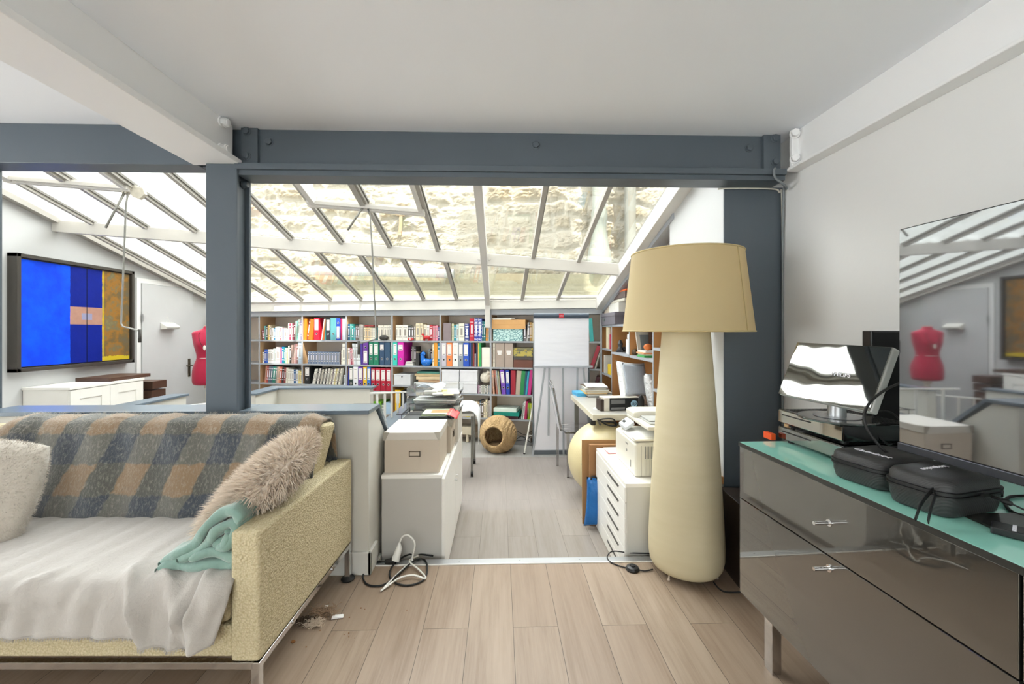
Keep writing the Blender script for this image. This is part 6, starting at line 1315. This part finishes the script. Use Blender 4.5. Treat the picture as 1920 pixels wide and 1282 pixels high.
# fluff, scraps and crumbs
rf = random.Random(8)
def tuft(px, py, r, col, lab, nf):
    p = at_z(px, py, .0); b = MB()
    for i in range(nf):
        a_ = rf.uniform(0, 6.28); q = Vector((rf.gauss(0, r), rf.gauss(0, r*.6), rf.uniform(.001, r*.9))); d = Vector((rf.uniform(-1,1), rf.uniform(-1,1), rf.uniform(-.4,.6)))*r*.8
        q2 = q+d; q2.z = max(.001, q2.z); q3 = q2+Vector((rf.uniform(-1,1), rf.uniform(-1,1), 0))*r*.5; b.tube([q, q2, q3], .0011, 4)
    o = b.build('fluff', mat('fluff_'+col, col, .95)); o.location = (p.x, p.y, .0015); tag(o, lab, 'fluff'); o['kind'] = 'stuff'
tuft(588, 1172, .018, 'c9b8a4', 'pale tuft of fluff nearest the sofa on the floor', 260); tuft(606, 1152, .026, '9a8068', 'brown wispy fluff in the middle of the floor debris', 260); tuft(572, 1168, .018, '4a3a2c', 'dark hairy fluff half under the sofa edge', 160)
for k, (px, py, w_, d_, r_, lab) in enumerate(((613, 1141, .018, .03, .5, 'small crumpled white paper scrap on the fluff'), (633, 1158, .05, .02, .15, 'larger folded white paper scrap beside the fluff'), (622, 1150, .016, .02, .9, 'tiny beige paper scrap between the two white ones'))):
    p = at_z(px, py, 0); o = MB().prism([(-w_/2, 0), (w_/2, .002), (w_/2-.004, .006), (-w_/2+.003, .008)], -d_/2, d_/2, 'y').build('paper_scrap', cmat(['e2dcd4', 'eceae8', 'd8c8b4'][k], .7)); o.location = (p.x, p.y, .001+k*.001); o.rotation_euler = (0, 0, r_); tag(o, lab, 'paper scrap')
b = MB()
for px, py, r_ in ((550, 1204, .006), (574, 1213, .002), (677, 1140, .0025), (655, 1158, .002), (654, 1187, .002), (654, 1194, .0015), (684, 1142, .0015), (763, 1144, .0015), (645, 1190, .0015), (665, 1196, .0015), (600, 1182, .002)):
    p = at_z(px, py, .0); b.sphere((p.x, p.y, r_*.6), r_, 8, 6, sx=1.5)
o = b.build('crumbs', cmat('8a5a2c', .7)); tag(o, 'scattered brown crumbs on the floor by the sofa', 'crumbs'); o['kind'] = 'stuff'

# ================================================================== GLOSSY CABINET AND WHAT STANDS ON IT
RC = .06-PSI; co = cw(.913, 1.711)
tg = NT('smoked_gloss_glass'); N_ = tg.N; tg.b.inputs['Base Color'].default_value = (*srgb('262522'), 1); tg.b.inputs['Roughness'].default_value = .35
gl = N_.new('ShaderNodeBsdfGlossy'); gl.inputs['Roughness'].default_value = .015; gl.inputs['Color'].default_value = (.74, .73, .70, 1)
lw = N_.new('ShaderNodeFresnel'); lw.inputs[0].default_value = 1.9; mxg = N_.new('ShaderNodeMixShader'); tg.link(tg.math('MINIMUM', tg.math('MULTIPLY', lw.outputs[0], 2.0), .88), mxg.inputs[0])
tg.link(tg.b.outputs[0], mxg.inputs[1]); tg.link(gl.outputs[0], mxg.inputs[2]); tg.link(mxg.outputs[0], N_['Material Output'].inputs[0])
M['gloss'] = tg.m
M['teal'] = mat('teal_back_painted_glass', 'a4ead8', .06, var=(2, .03), coat=.6); M['rim'] = mat('dark_rim', '2c2c2a', .3)
cab = thing('media_cabinet', 'low glossy smoked-glass cabinet with teal glass top by the right wall', 'media cabinet', (co.x, co.y, 0), RC)
dC, LC = .52, .90; z0, z1 = .223, .805
for sgn in (0, 1):
    ya = -sgn*(LC+.004); yb = ya-LC
    MB().box((.022, yb, z0), (dC, ya, z1)).build('carcass', mat('anthracite_panel', '2e2d2b', .35), cab, bevel=.001)
    zm = .60
    for (a_, c_) in ((z0, zm-.002), (zm+.002, z1)):
        dr = MB().box((0, yb+.001, a_), (.02, ya-.001, c_)).build('drawer', M['gloss'], cab, bevel=.0012)
        yc_ = (ya+yb)/2; zk = a_+(c_-a_)*(.93 if a_ == z0 else .5); zk = .565 if a_ == z0 else .70
        b = MB(); b.lathe([(.0, 0), (.010, 0), (.010, .004), (.006, .006)], 20); 
        hd_ = MB().cyl((0, yc_, zk), (-.004, yc_, zk), .0105, n=20).cyl((-.003, yc_, zk), (-.050, yc_, zk), .0055, n=14).build('handle', M['chrome'], dr, smooth='auto')
MB().box((-.004, -2*LC-.006, z1+.001), (dC, .003, z1+.005)).build('rim', M['rim'], cab); MB().box((-.004, -2*LC-.006, z1+.005), (-.001, .003, z1+.0165)).box((-.004, 0, z1+.005), (dC, .003, z1+.0165)).build('edge_profile', M['rim'], cab)
MB().box((-.001, -2*LC-.006, z1+.005), (dC, .0, z1+.017)).build('glass_top', M['teal'], cab, bevel=.0008)
for y in (-.10, -LC*2+.1):
    for x in (.035, dC-.07): MB().box((x, y-.045, 0), (x+.035, y, z0)).build('leg', M['chrome'], cab, bevel=.001)
ZC = z1+.0175
# television
tvl = cw(1.106, 1.222); tv = thing('television', 'large flat television standing on the glossy cabinet', 'television', (tvl.x, tvl.y, ZC), .049-PSI)
Lt, zt0_, zt1_ = 1.10, .930-ZC, 1.558-ZC
MB().box((.004, -Lt, zt0_), (.035, 0, zt1_)).build('casing', mat('tv_black', '0d0d0e', .3), tv, bevel=.003); MB().box((.03, -Lt+.15, zt0_+.05), (.07, -.15, zt1_-.25)).build('rear_housing', M['black'], tv, bevel=.01)
tsr = NT('tv_screen'); N2 = tsr.N; tsr.b.inputs['Base Color'].default_value = (.012, .013, .015, 1); tsr.b.inputs['Roughness'].default_value = .3; g2_ = N2.new('ShaderNodeBsdfGlossy'); g2_.inputs['Roughness'].default_value = .03; g2_.inputs['Color'].default_value = (.86, .88, .93, 1)
f2 = N2.new('ShaderNodeFresnel'); f2.inputs[0].default_value = 1.75; m2 = N2.new('ShaderNodeMixShader'); tsr.link(tsr.math('MINIMUM', tsr.math('ADD', tsr.math('MULTIPLY', f2.outputs[0], 1.5), .30), .9), m2.inputs[0]); tsr.link(tsr.b.outputs[0], m2.inputs[1]); tsr.link(g2_.outputs[0], m2.inputs[2]); tsr.link(m2.outputs[0], N2['Material Output'].inputs[0])
MB().box((.0, -Lt+.008, zt0_+.022), (.004, -.004, zt1_-.004)).build('screen', tsr.m, tv)
MB().box((-.003, -Lt, zt0_-.002), (.03, -.0, zt0_+.02)).build('bottom_bezel', mat('gunmetal_bezel', '4a4c52', .35, .7), tv, bevel=.002)
b = MB(); b.box((.036, -.72, .0), (.20, -.38, .012)); b.box((.036, -.60, .01), (.06, -.50, zt0_+.1)); b.build('stand', M['black'], tv, bevel=.002)
# set-top boxes
def local(o, x, y, z=0): return Matrix.Rotation(o.rotation_euler.z, 4, 'Z') @ Vector((x, y, z))+Vector(o.location)
bx = cw(1.104, 1.42); M['piano'] = mat('piano_black', '0f0f10', .08, coat=.5); 
def stb(name, label, z, h, dx, dy, mirror):
    t = thing(name, label, 'player', (bx.x, bx.y, z), RC); MB().box((dx, dy, 0), (dx+.27, dy+.315, h)).build('casing', M['piano'], t, bevel=.002)
    MB().box((dx-.004, dy+.003, .003), (dx+.001, dy+.312, h-.003)).build('front_panel', mirror, t, bevel=.001)
    MB().box((dx-.0055, dy+.14, h*.62), (dx-.0035, dy+.29, h*.70)).build('disc_slot', M['rubber'], t)
    b = MB()
    for i in range(16):
        for j in range(14): b.box((dx+.02+i*.0155, dy+.02+j*.0205, h+.0002), (dx+.031+i*.0155, dy+.034+j*.0205, h+.0008))
    b.build('top_vents', mat('matt_black_top', '2b2b2b', .7), t)
    for q in ((.02, .02), (.23, .02), (.02, .27), (.23, .27)): MB().cyl((dx+q[0], dy+q[1], -.010), (dx+q[0], dy+q[1], 0), .012, n=12).build('foot', M['rubber'], t)
    return t
M['mirror'] = mat('mirror_silver', 'c8cac8', .04, 1)
stb('disc_player', 'lower mirrored-front disc player on the teal glass', ZC+.0105, .050, 0, 0, mat('dark_mirror', '8c8e90', .06, 1)); stb('disc_player', 'upper mirror-front disc player under the silver panel', ZC+.075, .052, 0, 0, M['mirror'])
v = at_z(1478, 836, ZC); o = MB().box((0, 0, 0), (.02, .05, .026)).build('orange_gadget', cmat('e0501c', .4), bevel=.002); o.location = (bx.x-.045+.0, bx.y+.31, ZC+.0005); o.rotation_euler = (0, 0, RC); tag(o, 'small orange gadget at the corner of the lower player', 'gadget')
o = MB().box((0, 0, 0), (.012, .02, .012)).build('wood_block', cmat('b8956c', .6)); tag(o, 'tiny wooden block wedged between the two players', 'block'); o.location = local(cab, .165, .0, ZC+.0605) if False else (bx.x-.008+.003, bx.y+.27, ZC+.0612)
# tilted mirror-faced panel on round foot
cpos = cw(1.165, 1.53); zb3 = ZC+.1285
ph = thing('tilted_panel', 'mirror-faced tilting screen on a round silver foot atop the players', 'display', (cpos.x, cpos.y, zb3))
MB().lathe([(.0, 0), (.118, 0), (.122, .004), (.118, .008), (.0, .010)], 48).build('round_foot', mat('glossy_grey_disc', '6f7170', .08, .6), ph, smooth='auto'); MB().lathe([(.0, .009), (.07, .0095), (.0705, .011), (.0, .0115)], 40).build('foot_ring', M['alu'], ph, smooth='auto')
MB().cyl((0, 0, .01), (0, 0, .06), .028, n=28).build('neck', M['alu'], ph, smooth='auto')
# panel corners measured on the photo
TLp, TRp, BRp, BLp = P(1489, 643, 1.708), P(1667, 648, 1.357), P(1640, 776, 1.318), P(1465, 737, 1.665)
ctr = (TLp+TRp+BRp+BLp)/4; ex = ((TRp-TLp)+(BRp-BLp)).normalized(); up_ = ((TLp-BLp)+(TRp-BRp)); up_ = (up_-ex*up_.dot(ex)).normalized(); nz3 = ex.cross(up_).normalized()
wP = ((TRp-TLp).length+(BRp-BLp).length)/2; hP = ((TLp-BLp).length+(TRp-BRp).length)/2
mp = Matrix((( ex.x, up_.x, nz3.x, 0), (ex.y, up_.y, nz3.y, 0), (ex.z, up_.z, nz3.z, 0), (0, 0, 0, 1)))
loc_ = Matrix.Translation(ctr-ph.location) @ mp
o = MB().box((-wP/2, -hP/2, -.032), (wP/2, hP/2, -.001)).build('housing', mat('silver_plastic', 'b9bab6', .35), ph, bevel=.006, seg=3); o.matrix_local = loc_
o = MB().box((-wP/2+.002, -hP/2+.002, -.001), (wP/2-.002, hP/2-.002, .0025)).build('mirror_face', mat('warm_mirror', '94948f', .03, 1, bump=(1.3, .25, .05)), ph, bevel=.001); o.matrix_local = loc_
text_part('brand_print', 'PHILIPS', .022, M['inkw'], ph, loc_ @ Matrix.Translation((.045, -.002, .0032)))
b = MB()
for k in range(7): b.cyl((-wP/2+.02+k*.014, -hP/2+.028, .002), (-wP/2+.02+k*.014, -hP/2+.028, .0036), .002, n=8)
o = b.build('touch_marks', M['inkw'], ph); o.matrix_local = loc_
# black speaker behind
sp_ = cw(1.33, 1.60); t = thing('black_speaker', 'tall black panel speaker behind the tilted screen and the television', 'speaker', (sp_.x, sp_.y, ZC), RC)
sxl = P(1612, 620, 1.63); t.location = (sxl.x, sxl.y, ZC); MB().box((0, -.05, 0), (.20, -.01, sxl.z-ZC)).build('cabinet', mat('satin_black', '121213', .35), t, bevel=.003)
MB().box((.006, -.0515, .05), (.194, -.05, sxl.z-ZC-.006)).build('grille', mat('black_grille', '0b0b0c', .8, bump=(400, .3, .001)), t)
text_part('brand_print', 'PHILIPS', .014, cmat('8c8c8c', .4), t, Matrix.Translation((.05, -.052, .10)) @ Matrix.Rotation(R90, 4, 'X'))
# thick cable loop
pts = [P(1700, 714, 1.36), P(1665, 728, 1.33), P(1635, 750, 1.30), P(1621, 775, 1.28), P(1624, 800, 1.27), P(1640, 825, 1.26), P(1660, 846, 1.25), P(1672, 850, 1.27)]
o = MB().tube(catmull(pts, 8), .004, 8).build('thick_cable', M['rubber'], smooth=True); tag(o, 'black cable looping down in front of the players', 'cable')
o = MB().tube(catmull([P(1690, 790, 1.40), P(1668, 772, 1.42), P(1640, 775, 1.44), P(1635, 800, 1.44), P(1660, 830, 1.42), P(1672, 832, 1.42)], 8), .003, 8).build('thin_cable', M['rubber'], smooth=True); tag(o, 'thinner black cable behind the looping one', 'cable')
# zipped hard cases
tcse = NT('eva_case'); wq = tcse.n('TexWave'); wq.bands_direction = 'DIAGONAL'; wq.inputs['Scale'].default_value = 90; tcse.link(tcse.tc.outputs['Object'], wq.inputs['Vector']); tcse.b.inputs['Base Color'].default_value = (.022, .022, .022, 1); tcse.b.inputs['Roughness'].default_value = .5; tcse.link(tcse.bump(wq.outputs['Fac'], .3, .0015), tcse.b.inputs['Normal'])
def rrect(w_, d_, r, n=6):
    out = []
    for cx_, cy_, a0_ in ((w_/2-r, d_/2-r, 0), (-w_/2+r, d_/2-r, R90), (-w_/2+r, -d_/2+r, 2*R90), (w_/2-r, -d_/2+r, 3*R90)):
        for k in range(n+1): a_ = a0_+R90*k/n; out.append((cx_+r*math.cos(a_), cy_+r*math.sin(a_)))
    return out
def case_(label, loc, rot, w_, d_, h_, txt, size, flip, tx=(0, 0)):
    t = thing('zip_case', label, 'case', loc, rot)
    def shell(levels):
        b = MB(); vs = []; n = None
        for ins, z in levels:
            rr = rrect(w_-2*ins, d_-2*ins, max(.008, .04-ins*.6)); n = len(rr); vs += [(x, y, z) for x, y in rr]
        m = len(levels); fs = [(i*n+k, i*n+(k+1) % n, (i+1)*n+(k+1) % n, (i+1)*n+k) for i in range(m-1) for k in range(n)]+[tuple(range(n))[::-1], tuple(range((m-1)*n, m*n))]
        return b.add(vs, fs)
    zz = h_*.60
    shell([(.014, 0), (.008, .004), (.003, zz*.5), (.002, zz-.008)]).build('bottom_shell', tcse.m, t, smooth='auto')
    shell([(.004, zz-.008), (-.002, zz-.007), (-.002, zz-.003), (.002, zz-.002), (.002, zz+.002), (-.002, zz+.003), (-.002, zz+.007), (.004, zz+.008)]).build('zip_band', mat('zip_tape', '101010', .55, bump=(200, .4, .001)), t, smooth='auto')
    shell([(.003, zz+.008), (.004, h_*.86), (.009, h_*.95), (.022, h_), (.05, h_+.003)]).build('lid_shell', tcse.m, t, smooth='auto')
    text_part('lid_print', txt, size, M['inkw'], t, Matrix.Translation((tx[0], tx[1], h_+.0036)) @ Matrix.Rotation(flip, 4, 'Z'), depth=.0004, shear=.2)
    MB().box((-.005, -d_/2-.008, zz-.004), (.012, -d_/2+.0, zz+.004)).build('zip_pull', M['rubber'], t)
    return t
k2 = cw(1.100, 1.090); case_('nearer black zipped hard case with a wrist strap on the teal glass', (k2.x, k2.y, ZC+.0005), .27-PSI, .215, .15, .092, 'isoquotion', .021, math.pi, (-.02, .005))
k1 = cw(1.100, 1.268); c1_ = case_('farther black zipped hard case with white lettering', (k1.x, k1.y, ZC+.0005), .25-PSI, .22, .17, .085, 'Calminot', .027, math.radians(-90), (-.055, -.01))
sk = thing('wrist_strap', 'black wrist strap hanging over the cabinet edge from the nearer case', 'strap', k2)
pts = [P(1757, 918, .985), P(1742, 925, .975), P(1725, 945, .965), P(1718, 968, .955), P(1722, 974, .95)]
bpy.data.objects.remove(sk)
def ribbon(pts, wid, th_=.002):
    pts = catmull(pts, 6); b = MB(); prev = None
    for i in range(len(pts)-1): b.bar(pts[i], pts[i+1]+(pts[i+1]-pts[i])*.05, wid, th_, up=(.6, -.8, .1))
    return b
o = ribbon([P(1757, 916, 1.03), P(1744, 922, 1.018), P(1727, 944, 1.0), P(1719, 966, .985), P(1716, 975, .98)], .012).build('wrist_strap', M['rubber']); tag(o, 'left half of the black strap looped on the nearer case', 'strap')
o = ribbon([P(1754, 916, 1.032), P(1753, 930, 1.012), P(1745, 955, .99), P(1740, 978, .965)], .012).build('wrist_strap', M['rubber']); tag(o, 'right half of the black strap looped on the nearer case', 'strap')
# things at the near end of the cabinet
v = at_z(1858, 935, ZC); o = MB().box((0, 0, 0), (.07, .05, .03)).build('power_adapter', M['black'], bevel=.004); o.location = (v.x-.03, v.y-.0, ZC+.0005); o.rotation_euler = (0, 0, RC); tag(o, 'black power adapter behind the nearer case', 'adapter')
pts = [P(1858, 930, 1.02), P(1880, 938, 1.0), P(1900, 946, .985), P(1935, 962, .96)]; o = MB().tube(catmull(pts, 6), [.0035]*6+[.006]*6+[.002]*7, 8).build('plug_cable', M['rubber'], smooth=True); tag(o, 'black cable with a thick plug by the power adapter', 'cable')
pts = [at_z(1960, 930, ZC+.004), at_z(1900, 930, ZC+.004), at_z(1885, 940, ZC+.004), at_z(1892, 955, ZC+.004), at_z(1915, 966, ZC+.004), at_z(1960, 974, ZC+.004)]; o = MB().tube(catmull(pts, 8), .0038, 8).build('curved_cable', M['rubber'], smooth=True); tag(o, 'black cable curving on the teal glass below the television', 'cable')
a_, b_, c_, d_ = at_z(1802, 966, ZC), at_z(1960, 966, ZC), at_z(1960, 1010, ZC), at_z(1868, 996, ZC)
o = MB().hexa([Vector((p.x, p.y, ZC+.0006)) for p in (a_, d_, c_, b_)]+[Vector((p.x, p.y, ZC+.006)) for p in (a_, d_, c_, b_)]).build('flat_tablet', mat('dark_olive_gloss', '24221e', .2)); tag(o, 'flat dark glossy slab lying above the remote control', 'tablet')
rm = at_z(1905, 1003, ZC); t = thing('remote_control', 'black remote control with coloured buttons at the edge of the frame', 'remote control', (rm.x, rm.y, ZC+.0065), RC-.95)
w_ = .048; MB().prism([(-.03, -w_/2), (.0, -w_/2-.002), (.17, -w_/2), (.17, w_/2), (.0, w_/2+.002), (-.03, w_/2)], .0, .016, 'z').build('body', mat('remote_black', '17181a', .35), t, bevel=.003)
for k, cc in enumerate(('c83030', '30a050', 'd8b020', '3060c0')): B((.030, -.018+k*.010, .0165), (.036, -.011+k*.010, .019)).build('button', cmat(cc, .4), t, bevel=.0005)
b = MB()
for i in range(4):
    for j in range(5): b.box((.045+i*.016, -.018+j*.008, .0165), (.053+i*.016, -.0135+j*.008, .018))
o = b.build('keypad', cmat('5a5c60', .4), t); text_part('brand_print', 'THOMSON', .009, M['inkw'], t, Matrix.Translation((.004, .0, .0168)) @ Matrix.Rotation(-R90, 4, 'Z'))
t.location.z = ZC+.0005; t.location.x -= .01
# dark subwoofer and wooden hanger beyond the cabinet
q0 = at_z(1386, 1103, 0); q1 = at_z(1352, 1058, 0)
dv = Vector((q1.x-q0.x, q1.y-q0.y, 0)); Ls_ = .46; dv.normalize()
sw = thing('dark_cabinet', 'low dark brown box standing between the lamp and the glossy cabinet', 'box', (q0.x, q0.y, 0), math.atan2(dv.y, dv.x))
MB().box((0, -.24, 0), (.23, 0, .415)).build('body', mat('wenge_wood', '2a211b', .35, var=(8, .15)), sw, bevel=.002)
v = at_z(1362, 905, .42); o = MB().prism([(-.09, 0), (.035, 0), (.035, .018), (.0, .034), (-.035, .045), (-.04, .052), (-.05, .052), (-.055, .045), (-.09, .046)], -.012, .012, 'y').build('wooden_rest', mat('orange_beech', 'd09a66', .5, var=(8, .12)), bevel=.003); o.location = (v.x+.0, v.y-.0, .415+.001); o.rotation_euler = (0, 0, -.05); tag(o, 'light wooden shaped piece resting on the dark box behind the lamp', 'wooden piece')
